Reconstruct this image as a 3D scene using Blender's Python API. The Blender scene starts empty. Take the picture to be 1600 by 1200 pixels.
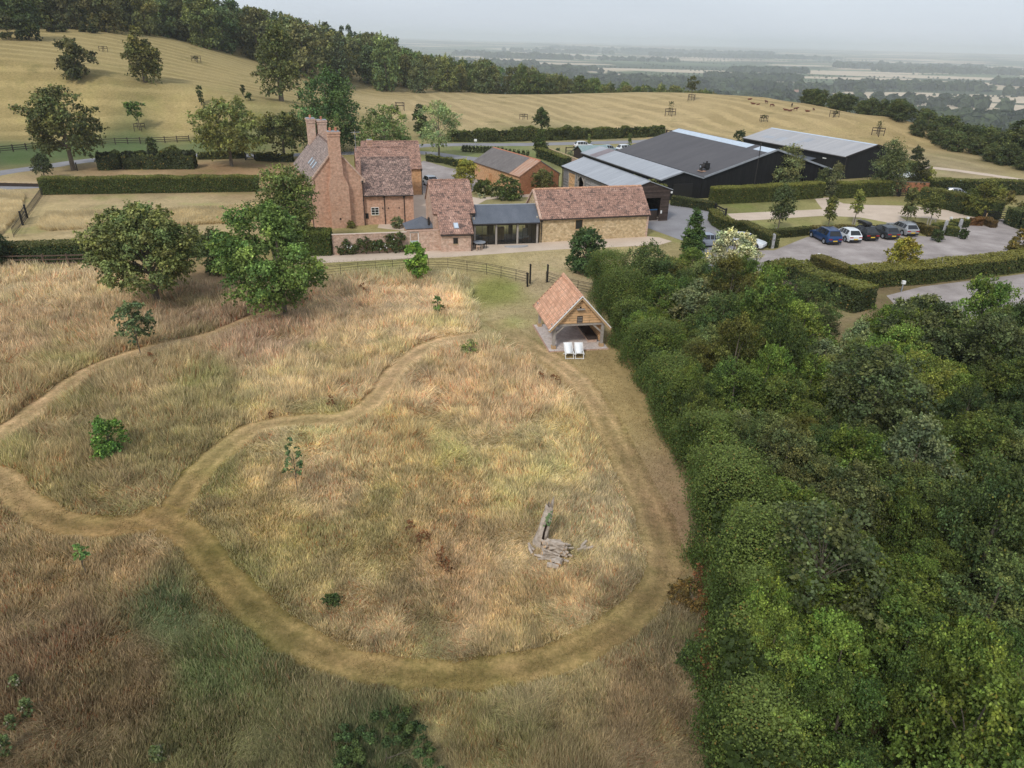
import bpy, bmesh, math, random
import numpy as np
from mathutils import Vector, Matrix, geometry
sc = bpy.context.scene
R = math.radians
# ------------------------------------------------------------------ camera
CAM_H = 21.0; FPX = 1110.0; PITCH = R(25.9); ROLL = R(1.5)
_f = np.array([0, math.cos(PITCH), -math.sin(PITCH)]); _u0 = np.array([0, math.sin(PITCH), math.cos(PITCH)]); _r0 = np.array([1., 0, 0])
_r = _r0*math.cos(ROLL)+_u0*math.sin(ROLL); _u = _u0*math.cos(ROLL)-_r0*math.sin(ROLL); _C = np.array([0, 0, CAM_H])
cam = bpy.data.cameras.new('camera'); camo = bpy.data.objects.new('camera', cam); sc.collection.objects.link(camo)
cam.sensor_fit = 'HORIZONTAL'; cam.sensor_width = 36; cam.lens = 36*FPX/1600; cam.clip_start = .5; cam.clip_end = 80000
camo.matrix_world = Matrix(((_r[0], _u[0], -_f[0], 0), (_r[1], _u[1], -_f[1], 0), (_r[2], _u[2], -_f[2], CAM_H), (0, 0, 0, 1)))
sc.camera = camo
# ------------------------------------------------------------------ sky and sun
SUN_EL, SUN_AZ = 44, 205      # azimuth clockwise from +Y
w = bpy.data.worlds.new('World'); sc.world = w; w.use_nodes = True
wn = w.node_tree; wn.nodes.clear()
wo = wn.nodes.new('ShaderNodeOutputWorld'); wb = wn.nodes.new('ShaderNodeBackground')
sky = wn.nodes.new('ShaderNodeTexSky'); sky.sky_type = 'NISHITA'; sky.sun_disc = False
sky.sun_elevation = R(SUN_EL); sky.sun_rotation = R(SUN_AZ)
tcw = wn.nodes.new('ShaderNodeTexCoord'); nzw = wn.nodes.new('ShaderNodeTexNoise'); nzw.inputs['Scale'].default_value = 2.2; nzw.inputs['Detail'].default_value = 5
mpw = wn.nodes.new('ShaderNodeMapping'); mpw.inputs['Scale'].default_value = (1, 1, 5)
rmw = wn.nodes.new('ShaderNodeValToRGB')
rmw.color_ramp.elements[0].position = .3; rmw.color_ramp.elements[0].color = (4.5, 4.98, 5.75, 1)
rmw.color_ramp.elements[1].position = .75; rmw.color_ramp.elements[1].color = (5.35, 5.85, 6.55, 1)
mxw = wn.nodes.new('ShaderNodeMix'); mxw.data_type = 'RGBA'; mxw.inputs[0].default_value = .9
wn.links.new(tcw.outputs['Generated'], mpw.inputs['Vector']); wn.links.new(mpw.outputs[0], nzw.inputs['Vector'])
wn.links.new(nzw.outputs['Fac'], rmw.inputs[0]); wn.links.new(sky.outputs[0], mxw.inputs[6]); wn.links.new(rmw.outputs[0], mxw.inputs[7])
wn.links.new(mxw.outputs[2], wb.inputs['Color']); wb.inputs['Strength'].default_value = .1; wn.links.new(wb.outputs[0], wo.inputs[0])
sl = bpy.data.lights.new('sun', 'SUN'); sl.energy = 1.5; sl.angle = R(10); sl.color = (1, .95, .87)
so = bpy.data.objects.new('sun', sl); sc.collection.objects.link(so)
_sd = Vector((math.sin(R(SUN_AZ))*math.cos(R(SUN_EL)), math.cos(R(SUN_AZ))*math.cos(R(SUN_EL)), math.sin(R(SUN_EL))))
so.rotation_euler = _sd.to_track_quat('Z', 'Y').to_euler(); so.location = (0, 0, 60)
sc.view_settings.view_transform = 'Standard'; sc.view_settings.look = 'None'; sc.view_settings.gamma = 1
sc.view_settings.exposure = 0.5
sc.render.engine = 'CYCLES'
try:
    sc.cycles.use_denoising = True; sc.cycles.max_bounces = 5; sc.cycles.diffuse_bounces = 3; sc.cycles.transparent_max_bounces = 8
    sc.cycles.volume_bounces = 3
except Exception: pass

# ------------------------------------------------------------------ pixel <-> ground helpers
def ray(px, py):
    d = _f*FPX+_r*(px-800)-_u*(py-600); return d/np.linalg.norm(d)
def proj(p):
    v = np.array(p, float)-_C; z = v@_f; return (800+FPX*(v@_r)/z, 600-FPX*(v@_u)/z)
def D(px, py, dist):
    d = ray(px, py); h = math.hypot(d[0], d[1]); return _C+d*dist/h
def up(px, py, x, y):
    lo, hi = -80, 200
    for _ in range(45):
        m = (lo+hi)/2
        if proj((x, y, m))[1] > py: lo = m
        else: hi = m
    return lo
def sstep(a, b, x):
    t = np.clip((x-a)/(b-a), 0, 1); return t*t*(3-2*t)
# terrain controls
_ctl = [tuple(D(*p)) for p in [
    (215,126,200),(120,118,195),(0,60,245),(150,50,262),(280,66,272),(400,100,280),(440,155,172),(0,135,185),(320,140,190),(0,205,158),(480,130,270),
    (580,154,288),(700,151,292),(800,148,300),(900,146,306),(1000,144,312),(1100,146,305),(1200,152,285),(1280,163,262),(1400,182,232),(1500,206,205),(1590,232,182),(1700,255,172),
    (0,14,330),(200,14,345),(400,62,350),(520,108,355),(-150,60,245),(-150,10,330),(100,85,225),(320,115,225)]]
_ctl += [(-300,120,12),(-300,250,34),(-300,500,38),(-120,480,24),(-40,420,2),(-90,360,17),(0,380,-8),(80,400,-14),(0,500,-30),(150,450,-40),(0,650,-55),
         (130,330,-16),(170,230,-22),(250,200,-40),(300,350,-65),(200,120,-16),(300,60,-25),(120,150,-2.5),(150,60,-3),(90,150,0),(60,200,0.3),(0,200,.6),(30,250,1.2),(-40,200,.8),(-30,250,1.6),
         (-400,60,15),(-150,40,0),(-100,100,0),(0,100,0),(100,100,0),(300,800,-85),(0,900,-80),(-300,900,-20),(-500,600,30),(600,400,-90),(600,100,-70)]
_ctl = np.array(_ctl)
def _rbf():
    n = len(_ctl); X = _ctl[:, :2]/100
    A = np.linalg.norm(X[:, None]-X[None], axis=2)
    Pm = np.c_[np.ones(n), X]
    K = np.block([[A-np.eye(n)*.02, Pm], [Pm.T, np.zeros((3, 3))]])
    return np.linalg.solve(K, np.r_[_ctl[:, 2], 0, 0, 0])
_rb = _rbf()
def hnoise(x, y, s, seed=0):
    x = np.asarray(x, float)/s; y = np.asarray(y, float)/s
    xi = np.floor(x).astype(np.int64); yi = np.floor(y).astype(np.int64); fx = x-xi; fy = y-yi
    fx = fx*fx*(3-2*fx); fy = fy*fy*(3-2*fy)
    def h(a, b):
        n = (a*374761393+b*668265263+seed*1274126177) & 0xffffffff
        n = ((n ^ (n >> 13))*1274126177) & 0xffffffff
        return ((n ^ (n >> 16)) & 0xffff)/65535.
    return (h(xi, yi)*(1-fx)+h(xi+1, yi)*fx)*(1-fy)+(h(xi, yi+1)*(1-fx)+h(xi+1, yi+1)*fx)*fy
def fbm(x, y, s, seed=0, o=3):
    v = 0; a = .5; t = 0
    for i in range(o):
        v = v+a*hnoise(x, y, s, seed+i*17); t += a; a *= .5; s *= .5
    return v/t
def T(x, y):
    x = np.atleast_1d(np.asarray(x, float)); y = np.atleast_1d(np.asarray(y, float))
    P2 = np.c_[x.ravel(), y.ravel()]/100
    z = np.zeros(len(P2))
    for i in range(0, len(P2), 20000):
        p = P2[i:i+20000]
        d = np.sqrt(((p[:, None]-_ctl[None, :, :2]/100)**2).sum(2))
        z[i:i+20000] = d@_rb[:len(_ctl)]+_rb[-3]+p@_rb[-2:]
    z = z.reshape(x.shape)
    d = np.hypot(x, y)
    fy0 = 150+28*sstep(-55, -10, x)
    z = z*sstep(fy0, fy0+32, y)
    val = -97+6*fbm(x, y, 900, 5)+ sstep(5500, 15000, d)*(20+75*fbm(x+3000, y, 4000, 9, 3))
    k = sstep(650, 1300, d)
    k = np.where(d < 650, 0, k)
    return z*(1-k)+val*k
def T1(x, y): return float(T(x, y)[0])
def G(px, py, z=0.):
    d = ray(px, py); t = (z-CAM_H)/d[2]; p = _C+d*t; return (p[0], p[1], z)
def P(px, py):
    d = ray(px, py)
    t0 = 20/abs(d[2]) if d[2] < 0 else 60
    if d[2] < -.02:
        p = _C+d*((-CAM_H)/d[2])
        if p[1] < 150: return (p[0], p[1], 0.)
    ts = np.linspace(60, 900, 1700); X = _C[None]+d[None]*ts[:, None]
    g = T(X[:, 0], X[:, 1]); b = X[:, 2] < g
    if not b[:1300].any(): p = D(px, py, 300); return (p[0], p[1], T1(p[0], p[1]))
    i = int(np.argmax(b))
    p = X[i]; return (p[0], p[1], float(g[i]))

# ------------------------------------------------------------------ object helpers
COL = sc.collection
def tag(o, label=None, cat=None, group=None, kind=None):
    if label: o['label'] = label
    if cat: o['category'] = cat
    if group: o['group'] = group
    if kind: o['kind'] = kind
    return o
def empty(name, label, cat, loc=(0, 0, 0), rz=0., group=None):
    o = bpy.data.objects.new(name, None); COL.objects.link(o); o.location = loc; o.rotation_euler = (0, 0, rz)
    o.empty_display_size = .3
    return tag(o, label, cat, group)
def link(name, me, parent=None, loc=None, rot=None):
    o = bpy.data.objects.new(name, me); COL.objects.link(o)
    if parent: o.parent = parent
    if loc is not None: o.location = loc
    if rot is not None: o.rotation_euler = rot
    return o
def copy_tree(root, loc, rz=None, scale=None, label=None, group=None, color=None):
    r = root.copy(); COL.objects.link(r); r.location = loc
    if rz is not None: r.rotation_euler = (0, 0, rz)
    if scale is not None: r.scale = scale
    if label: r['label'] = label
    if group: r['group'] = group
    for ch in root.children:
        c = ch.copy(); COL.objects.link(c); c.parent = r
        if color: c.color = color
        for g in ch.children:
            d = g.copy(); COL.objects.link(d); d.parent = c
    return r
def quadmesh(name, V, n, mat, cols=None, k=4, smooth=False):
    """V: (n*k,3) verts, n faces of k own verts each"""
    me = bpy.data.meshes.new(name)
    me.vertices.add(n*k); me.vertices.foreach_set('co', np.asarray(V, np.float32).ravel())
    me.loops.add(n*k); me.loops.foreach_set('vertex_index', np.arange(n*k, dtype=np.int32))
    me.polygons.add(n); me.polygons.foreach_set('loop_start', np.arange(0, n*k, k, dtype=np.int32))
    if cols is not None:
        a = me.color_attributes.new('Col', 'FLOAT_COLOR', 'POINT')
        c4 = np.ones((n*k, 4), np.float32); c4[:, :3] = np.repeat(cols, k, axis=0) if len(cols) == n else cols
        a.data.foreach_set('color', c4.ravel())
    me.update(calc_edges=True)
    if smooth: me.polygons.foreach_set('use_smooth', np.ones(n, bool))
    me.materials.append(mat)
    return me
class MB:
    def __init__(s): s.v = []; s.f = []
    def add(s, vs, fs):
        b = len(s.v); s.v += [tuple(v) for v in vs]; s.f += [tuple(b+i for i in f) for f in fs]; return s
    def box(s, x0, x1, y0, y1, z0, z1):
        return s.add([(x0,y0,z0),(x1,y0,z0),(x1,y1,z0),(x0,y1,z0),(x0,y0,z1),(x1,y0,z1),(x1,y1,z1),(x0,y1,z1)],
                     [(0,3,2,1),(4,5,6,7),(0,1,5,4),(1,2,6,5),(2,3,7,6),(3,0,4,7)])
    def bar(s, a, b, w, h=None, upv=(0, 0, 1)):
        h = h or w; a = Vector(a); b = Vector(b); d = (b-a).normalized(); u = Vector(upv)
        if abs(d.dot(u)) > .98: u = Vector((1, 0, 0))
        r = d.cross(u).normalized(); u = r.cross(d)
        vs = []
        for p in (a, b):
            for i, j in ((-1,-1),(1,-1),(1,1),(-1,1)): vs.append(p+r*(w/2*i)+u*(h/2*j))
        return s.add(vs, [(0,3,2,1),(4,5,6,7),(0,1,5,4),(1,2,6,5),(2,3,7,6),(3,0,4,7)])
    def tube(s, pts, rad, n=7, cap=True):
        pts = [Vector(p) for p in pts]; rings = []
        for i, p in enumerate(pts):
            d = (pts[min(i+1, len(pts)-1)]-pts[max(i-1, 0)]).normalized()
            u = Vector((0, 0, 1)) if abs(d.z) < .95 else Vector((1, 0, 0))
            a = d.cross(u).normalized(); b = a.cross(d)
            r = rad[i] if isinstance(rad, (list, tuple)) else rad
            rings.append([p+a*(r*math.cos(2*math.pi*k/n))+b*(r*math.sin(2*math.pi*k/n)) for k in range(n)])
        vs = [v for r_ in rings for v in r_]; fs = []
        for i in range(len(pts)-1):
            for k in range(n): fs.append((i*n+k, i*n+(k+1) % n, (i+1)*n+(k+1) % n, (i+1)*n+k))
        if cap: fs.append(tuple(range(n-1, -1, -1))); fs.append(tuple((len(pts)-1)*n+k for k in range(n)))
        return s.add(vs, fs)
    def extr(s, poly, y0, y1, axis='y'):
        """poly of (a,z) extruded along y (or x)"""
        n = len(poly)
        if axis == 'y': vs = [(a, y0, z) for a, z in poly]+[(a, y1, z) for a, z in poly]
        elif axis == 'x': vs = [(y0, a, z) for a, z in poly]+[(y1, a, z) for a, z in poly]
        else: vs = [(a, z, y0) for a, z in poly]+[(a, z, y1) for a, z in poly]
        return s.add(vs, [tuple(range(n)), tuple(range(2*n-1, n-1, -1))]+[(i, n+i, n+(i+1) % n, (i+1) % n) for i in range(n)])
    def mesh(s, name, m, smooth=False):
        me = bpy.data.meshes.new(name); me.from_pydata(s.v, [], s.f); 
        bm = bmesh.new(); bm.from_mesh(me); bmesh.ops.recalc_face_normals(bm, faces=bm.faces); bm.to_mesh(me); bm.free()
        if smooth: me.polygons.foreach_set('use_smooth', [True]*len(me.polygons))
        me.materials.append(m); return me
    def obj(s, name, m, parent=None, loc=None, rot=None, smooth=False): return link(name, s.mesh(name, m, smooth), parent, loc, rot)

# ------------------------------------------------------------------ materials
def _new(name):
    m = bpy.data.materials.new(name); m.use_nodes = True; nt = m.node_tree
    return m, nt, nt.nodes['Principled BSDF']
def N(nt, t, **kw):
    n = nt.nodes.new(t)
    for k, v in kw.items(): setattr(n, k, v)
    return n
def wallvec(nt, sx=1, sz=1):
    g = N(nt, 'ShaderNodeNewGeometry'); cr = N(nt, 'ShaderNodeVectorMath', operation='CROSS_PRODUCT'); cr.inputs[1].default_value = (0, 0, 1)
    nm = N(nt, 'ShaderNodeVectorMath', operation='NORMALIZE'); dt = N(nt, 'ShaderNodeVectorMath', operation='DOT_PRODUCT'); sp = N(nt, 'ShaderNodeSeparateXYZ'); cb = N(nt, 'ShaderNodeCombineXYZ')
    nt.links.new(g.outputs['True Normal'], cr.inputs[0]); nt.links.new(cr.outputs[0], nm.inputs[0]); nt.links.new(nm.outputs[0], dt.inputs[0]); nt.links.new(g.outputs['Position'], dt.inputs[1])
    nt.links.new(g.outputs['Position'], sp.inputs[0])
    a = N(nt, 'ShaderNodeMath', operation='MULTIPLY'); a.inputs[1].default_value = sx; b = N(nt, 'ShaderNodeMath', operation='MULTIPLY'); b.inputs[1].default_value = sz
    nt.links.new(dt.outputs['Value'], a.inputs[0]); nt.links.new(sp.outputs[2], b.inputs[0]); nt.links.new(a.outputs[0], cb.inputs[0]); nt.links.new(b.outputs[0], cb.inputs[1])
    return cb.outputs[0]
def ramp(nt, fac, stops):
    r = N(nt, 'ShaderNodeValToRGB'); e = r.color_ramp.elements
    while len(e) < len(stops): e.new(.5)
    for i, (p, c) in enumerate(stops): e[i].position = p; e[i].color = (*c, 1)
    nt.links.new(fac, r.inputs[0]); return r.outputs[0]
def noise(nt, vec, scale, detail=4, rough=.6, dist=0):
    n = N(nt, 'ShaderNodeTexNoise'); n.inputs['Scale'].default_value = scale; n.inputs['Detail'].default_value = detail; n.inputs['Roughness'].default_value = rough; n.inputs['Distortion'].default_value = dist
    if vec is not None: nt.links.new(vec, n.inputs['Vector'])
    return n.outputs['Fac']
def mulc(nt, a, b, fac=1., mode='MULTIPLY'):
    m = N(nt, 'ShaderNodeMix', data_type='RGBA', blend_type=mode)
    if isinstance(fac, float): m.inputs[0].default_value = fac
    else: nt.links.new(fac, m.inputs[0])
    for i, x in ((6, a), (7, b)):
        if isinstance(x, tuple): m.inputs[i].default_value = (*x, 1)
        else: nt.links.new(x, m.inputs[i])
    return m.outputs[2]
def pos(nt): return N(nt, 'ShaderNodeNewGeometry').outputs['Position']
def bumpit(nt, bs, h, strength, dist=.05):
    b = N(nt, 'ShaderNodeBump'); b.inputs['Strength'].default_value = strength; b.inputs['Distance'].default_value = dist
    nt.links.new(h, b.inputs['Height']); nt.links.new(b.outputs[0], bs.inputs['Normal'])
def M_plain(name, c, rough=.6, metal=0., var=.15, scale=3., spec=.3):
    m, nt, b = _new(name); n = noise(nt, pos(nt), scale, 5)
    col = ramp(nt, n, [(.3, tuple(x*(1-var) for x in c)), (.7, tuple(min(1, x*(1+var)) for x in c))])
    nt.links.new(col, b.inputs['Base Color']); b.inputs['Roughness'].default_value = rough; b.inputs['Metallic'].default_value = metal
    b.inputs['Specular IOR Level'].default_value = spec
    return m
def M_stops(name, stops, scale=1., detail=5, rough=.9, wall=False, sx=1, sz=1, dist=0, fine=0., finescale=8, bump=0.):
    m, nt, b = _new(name); v = wallvec(nt, sx, sz) if wall else pos(nt)
    n = noise(nt, v, scale, detail, .65, dist); col = ramp(nt, n, stops)
    if fine:
        f = noise(nt, v, finescale, 3); col = mulc(nt, col, ramp(nt, f, [(.3, (1-fine,)*3), (.7, (1+fine*.4,)*3)]))
        if bump: bumpit(nt, b, f, bump)
    nt.links.new(col, b.inputs['Base Color']); b.inputs['Roughness'].default_value = rough; b.inputs['Specular IOR Level'].default_value = .2
    return m
def M_brick(name, c1, c2, mortar, patch, amt=.6, bw=.23, bh=.085):
    m, nt, b = _new(name); v = wallvec(nt)
    bt = N(nt, 'ShaderNodeTexBrick'); nt.links.new(v, bt.inputs['Vector'])
    bt.inputs['Scale'].default_value = 1; bt.inputs['Brick Width'].default_value = bw; bt.inputs['Row Height'].default_value = bh; bt.inputs['Mortar Size'].default_value = .008
    bt.inputs['Color1'].default_value = (*c1, 1); bt.inputs['Color2'].default_value = (*c2, 1); bt.inputs['Mortar'].default_value = (*mortar, 1)
    n = noise(nt, v, .55, 6, .7); n2 = noise(nt, v, 3.2, 4, .7)
    col = mulc(nt, bt.outputs['Color'], patch, ramp_fac(nt, n, .48, .72, amt), 'MIX')
    col = mulc(nt, col, ramp(nt, n2, [(.3, (.64, .62, .6)), (.7, (1.2, 1.18, 1.15))]))
    nt.links.new(col, b.inputs['Base Color']); b.inputs['Roughness'].default_value = .92; b.inputs['Specular IOR Level'].default_value = .15
    return m
def ramp_fac(nt, f, a, b, hi):
    r = N(nt, 'ShaderNodeMapRange'); r.inputs[1].default_value = a; r.inputs[2].default_value = b; r.inputs[3].default_value = 0; r.inputs[4].default_value = hi
    nt.links.new(f, r.inputs[0]); return r.outputs[0]
def M_tiles(name, stops, dark, dk=(.5, .62), row=.28, scale=1.3):
    """clay or slate tiles: courses up the slope, mottled with lichen"""
    m, nt, b = _new(name); v = wallvec(nt, .62, 1.4)
    bt = N(nt, 'ShaderNodeTexBrick'); nt.links.new(v, bt.inputs['Vector']); bt.inputs['Scale'].default_value = 1
    bt.inputs['Brick Width'].default_value = row*.55; bt.inputs['Row Height'].default_value = row; bt.inputs['Mortar Size'].default_value = .02
    bt.inputs['Color1'].default_value = (.72, .72, .72, 1); bt.inputs['Color2'].default_value = (1.22, 1.18, 1.15, 1); bt.inputs['Mortar'].default_value = (.5, .5, .5, 1)
    n = noise(nt, v, scale, 6, .75, .6); col = ramp(nt, n, stops)
    n2 = noise(nt, v, scale*2.1, 5, .8, 1.2)
    col = mulc(nt, col, dark, ramp_fac(nt, n2, dk[0], dk[1], .9), 'MIX')
    col = mulc(nt, col, bt.outputs['Color'], .75)
    nt.links.new(col, b.inputs['Base Color']); b.inputs['Roughness'].default_value = .9; b.inputs['Specular IOR Level'].default_value = .15
    bumpit(nt, b, bt.outputs['Fac'], .35, .03)
    return m
def M_boards(name, c, row=.18, var=.3, rough=.85, vertical=False):
    m, nt, b = _new(name); v = wallvec(nt)
    bt = N(nt, 'ShaderNodeTexBrick'); bt.inputs['Scale'].default_value = 1
    if vertical:
        mp = N(nt, 'ShaderNodeMapping'); mp.inputs['Rotation'].default_value = (0, 0, R(90)); nt.links.new(v, mp.inputs['Vector']); v = mp.outputs[0]
    nt.links.new(v, bt.inputs['Vector']); bt.inputs['Brick Width'].default_value = 3.1; bt.inputs['Row Height'].default_value = row; bt.inputs['Mortar Size'].default_value = .014
    lo = tuple(x*(1-var) for x in c); hi = tuple(min(1, x*(1+var)) for x in c)
    bt.inputs['Color1'].default_value = (*lo, 1); bt.inputs['Color2'].default_value = (*hi, 1); bt.inputs['Mortar'].default_value = (*[x*.35 for x in c], 1)
    n = noise(nt, v, 2.3, 6, .7); col = mulc(nt, bt.outputs['Color'], ramp(nt, n, [(.3, (.75,)*3), (.7, (1.2,)*3)]))
    nt.links.new(col, b.inputs['Base Color']); b.inputs['Roughness'].default_value = rough; b.inputs['Specular IOR Level'].default_value = .2
    bumpit(nt, b, bt.outputs['Fac'], .5, .03)
    return m
def M_leaf(name):
    m, nt, b = _new(name); a = N(nt, 'ShaderNodeAttribute', attribute_name='Col'); oi = N(nt, 'ShaderNodeObjectInfo')
    col = mulc(nt, mulc(nt, a.outputs['Color'], oi.outputs['Color']), (1.07, 1.05, .84)); nt.links.new(col, b.inputs['Base Color'])
    b.inputs['Roughness'].default_value = .6; b.inputs['Specular IOR Level'].default_value = .25
    tr = N(nt, 'ShaderNodeBsdfTranslucent'); c2 = mulc(nt, col, (1.25, 1.35, .7)); nt.links.new(c2, tr.inputs['Color'])
    mx = N(nt, 'ShaderNodeMixShader'); mx.inputs[0].default_value = .22
    nt.links.new(b.outputs[0], mx.inputs[1]); nt.links.new(tr.outputs[0], mx.inputs[2]); nt.links.new(mx.outputs[0], nt.nodes['Material Output'].inputs[0])
    return m
MT = {}
MT['leaf'] = M_leaf('leaf')
def M_vcol(name, rough=.95, nz=True):
    m, nt, b = _new(name); a = N(nt, 'ShaderNodeAttribute', attribute_name='Col'); nt.links.new(a.outputs['Color'], b.inputs['Base Color'])
    b.inputs['Roughness'].default_value = rough; b.inputs['Specular IOR Level'].default_value = .1; return m
MT['grass'] = M_vcol('grass')
def _tr(m, f=.4):
    nt = m.node_tree; b = nt.nodes['Principled BSDF']; a = nt.nodes['Attribute']; t = nt.nodes.new('ShaderNodeBsdfTranslucent'); nt.links.new(a.outputs['Color'], t.inputs['Color'])
    x = nt.nodes.new('ShaderNodeMixShader'); x.inputs[0].default_value = f; nt.links.new(b.outputs[0], x.inputs[1]); nt.links.new(t.outputs[0], x.inputs[2]); nt.links.new(x.outputs[0], nt.nodes['Material Output'].inputs[0])
_tr(MT['grass'])
MT['bark'] = M_stops('bark', [(.3, (.10, .08, .06)), (.7, (.2, .17, .13))], 5, wall=False)
MT['brick'] = M_brick('brick', (.55, .31, .215), (.64, .40, .29), (.56, .43, .34), (.52, .27, .17), .5)
MT['orange_brick'] = M_brick('orange_brick', (.58, .32, .16), (.64, .38, .21), (.54, .4, .27), (.60, .31, .13), .7)
MT['old_brick'] = M_brick('old_brick', (.50, .30, .22), (.62, .45, .36), (.62, .52, .44), (.68, .55, .46), .55)
MT['shed_brick'] = M_brick('shed_brick', (.36, .15, .08), (.42, .19, .10), (.34, .2, .13), (.3, .12, .06), .5)
MT['stone'] = M_brick('stone', (.50, .37, .21), (.70, .56, .36), (.40, .32, .22), (.62, .47, .27), .5, .34, .17)
MT['tile_red'] = M_tiles('tile_red', [(.28, (.24, .15, .12)), (.5, (.42, .25, .19)), (.72, (.58, .38, .30))], (.13, .095, .085), (.515, .575), .27)
MT['tile_dark'] = M_tiles('tile_dark', [(.3, (.30, .20, .17)), (.55, (.42, .29, .24)), (.75, (.54, .40, .34))], (.11, .085, .08), (.47, .54), .3, 1.5)
MT['tile_grey'] = M_tiles('tile_grey', [(.3, (.28, .21, .19)), (.55, (.40, .32, .285)), (.75, (.50, .41, .37))], (.17, .14, .13), (.49, .6), .26, 1.4)
MT['tile_orange'] = M_tiles('tile_orange', [(.3, (.60, .32, .20)), (.55, (.72, .42, .28)), (.75, (.80, .51, .37))], (.45, .28, .22), (.62, .8), .3, 1.5)
MT['slate'] = M_stops('slate', [(.3, (.10, .115, .14)), (.7, (.15, .165, .195))], .8, wall=True, rough=.6, fine=.12)
MT['old_slate'] = M_stops('old_slate', [(.3, (.14, .125, .12)), (.7, (.22, .20, .19))], 1.2, wall=True, rough=.85, fine=.2)
MT['rust'] = M_stops('rust', [(.35, (.40, .17, .09)), (.55, (.45, .30, .22)), (.7, (.55, .47, .42))], 1.2, wall=True, sx=4, sz=.6)
MT['sheet_grey'] = M_stops('sheet_grey', [(.3, (.32, .34, .37)), (.7, (.44, .46, .49))], .6, wall=True, rough=.55, sx=2, sz=.5, fine=.1)
MT['sheet_pale'] = M_stops('sheet_pale', [(.3, (.36, .36, .37)), (.7, (.47, .46, .46))], .4, wall=True, rough=.6, sx=2.5, sz=.6, fine=.1)
MT['felt'] = M_stops('felt', [(.3, (.095, .092, .098)), (.7, (.125, .12, .125))], .5, wall=True, rough=.8, fine=.08)
MT['skylight'] = M_plain('skylight', (.52, .60, .68), .25, 0, .12, 1.5, .5)
MT['black_boards'] = M_boards('black_boards', (.013, .013, .014), .2, .3, .75, True)
MT['brown_boards'] = M_boards('brown_boards', (.07, .05, .042), .19, .35)
MT['grey_boards'] = M_boards('grey_boards', (.27, .26, .26), .2, .3)
MT['oak_boards'] = M_boards('oak_boards', (.64, .40, .21), .19, .2)
MT['oak'] = M_stops('oak', [(.3, (.42, .27, .14)), (.7, (.55, .38, .22))], 3)
MT['grey_oak'] = M_stops('grey_oak', [(.3, (.28, .25, .22)), (.7, (.42, .38, .34))], 4)
MT['teak'] = M_stops('teak', [(.3, (.42, .29, .21)), (.7, (.55, .41, .31))], 5)
MT['black_paint'] = M_plain('black_paint', (.018, .017, .017), .45)
MT['dark_wood'] = M_plain('dark_wood', (.045, .032, .026), .8)
MT['brown_rail'] = M_plain('brown_rail', (.12, .08, .06), .8)
MT['iron'] = M_plain('iron', (.035, .03, .028), .6)
MT['white_paint'] = M_plain('white_paint', (.78, .78, .76), .5, 0, .05)
MT['sage_paint'] = M_plain('sage_paint', (.45, .53, .52), .5, 0, .08)
MT['dark_hole'] = M_plain('dark_hole', (.012, .011, .01), .9)
MT['window_dark'] = M_plain('window_dark', (.02, .022, .025), .12, 0, .2, 1, .5)
MT['lead'] = M_plain('lead', (.28, .30, .33), .5)
MT['clay_pot'] = M_plain('clay_pot', (.5, .2, .12), .8)
MT['white_cloth'] = M_plain('white_cloth', (.85, .87, .88), .8, 0, .04)
MT['paving'] = M_stops('paving', [(.3, (.54, .46, .42)), (.7, (.68, .61, .57))], 1.8, rough=.95, fine=.25, finescale=5)
MT['gravel_tan'] = M_stops('gravel_tan', [(.3, (.54, .43, .33)), (.7, (.66, .54, .43))], .35, rough=1, fine=.12, finescale=14)
MT['gravel_grey'] = M_stops('gravel_grey', [(.32, (.27, .235, .22)), (.5, (.36, .315, .295)), (.68, (.46, .41, .385))], .3, rough=1, fine=.15, finescale=10)
MT['asphalt'] = M_stops('asphalt', [(.3, (.24, .23, .24)), (.7, (.32, .315, .325))], .3, rough=.95, fine=.1, finescale=12)
MT['log_bark'] = M_stops('log_bark', [(.3, (.26, .21, .165)), (.7, (.56, .48, .40))], 5)
MT['log_end'] = M_stops('log_end', [(.3, (.62, .40, .22)), (.7, (.78, .55, .34))], 9)
MT['moss'] = M_plain('moss', (.13, .19, .08), .95)
def M_paint(name, c, metal=.3): 
    m = M_plain(name, c, .28, metal, .03, .5, .5); return m
def M_glass(name):
    m, nt, b = _new(name); nt.nodes.remove(b)
    t = N(nt, 'ShaderNodeBsdfTransparent'); t.inputs[0].default_value = (.72, .74, .73, 1); g = N(nt, 'ShaderNodeBsdfGlossy'); g.inputs['Roughness'].default_value = .03
    fr = N(nt, 'ShaderNodeFresnel'); fr.inputs[0].default_value = 1.45; mx = N(nt, 'ShaderNodeMixShader')
    nt.links.new(fr.outputs[0], mx.inputs[0]); nt.links.new(t.outputs[0], mx.inputs[1]); nt.links.new(g.outputs[0], mx.inputs[2]); nt.links.new(mx.outputs[0], nt.nodes['Material Output'].inputs[0])
    return m
MT['glass'] = M_glass('glass')
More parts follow.
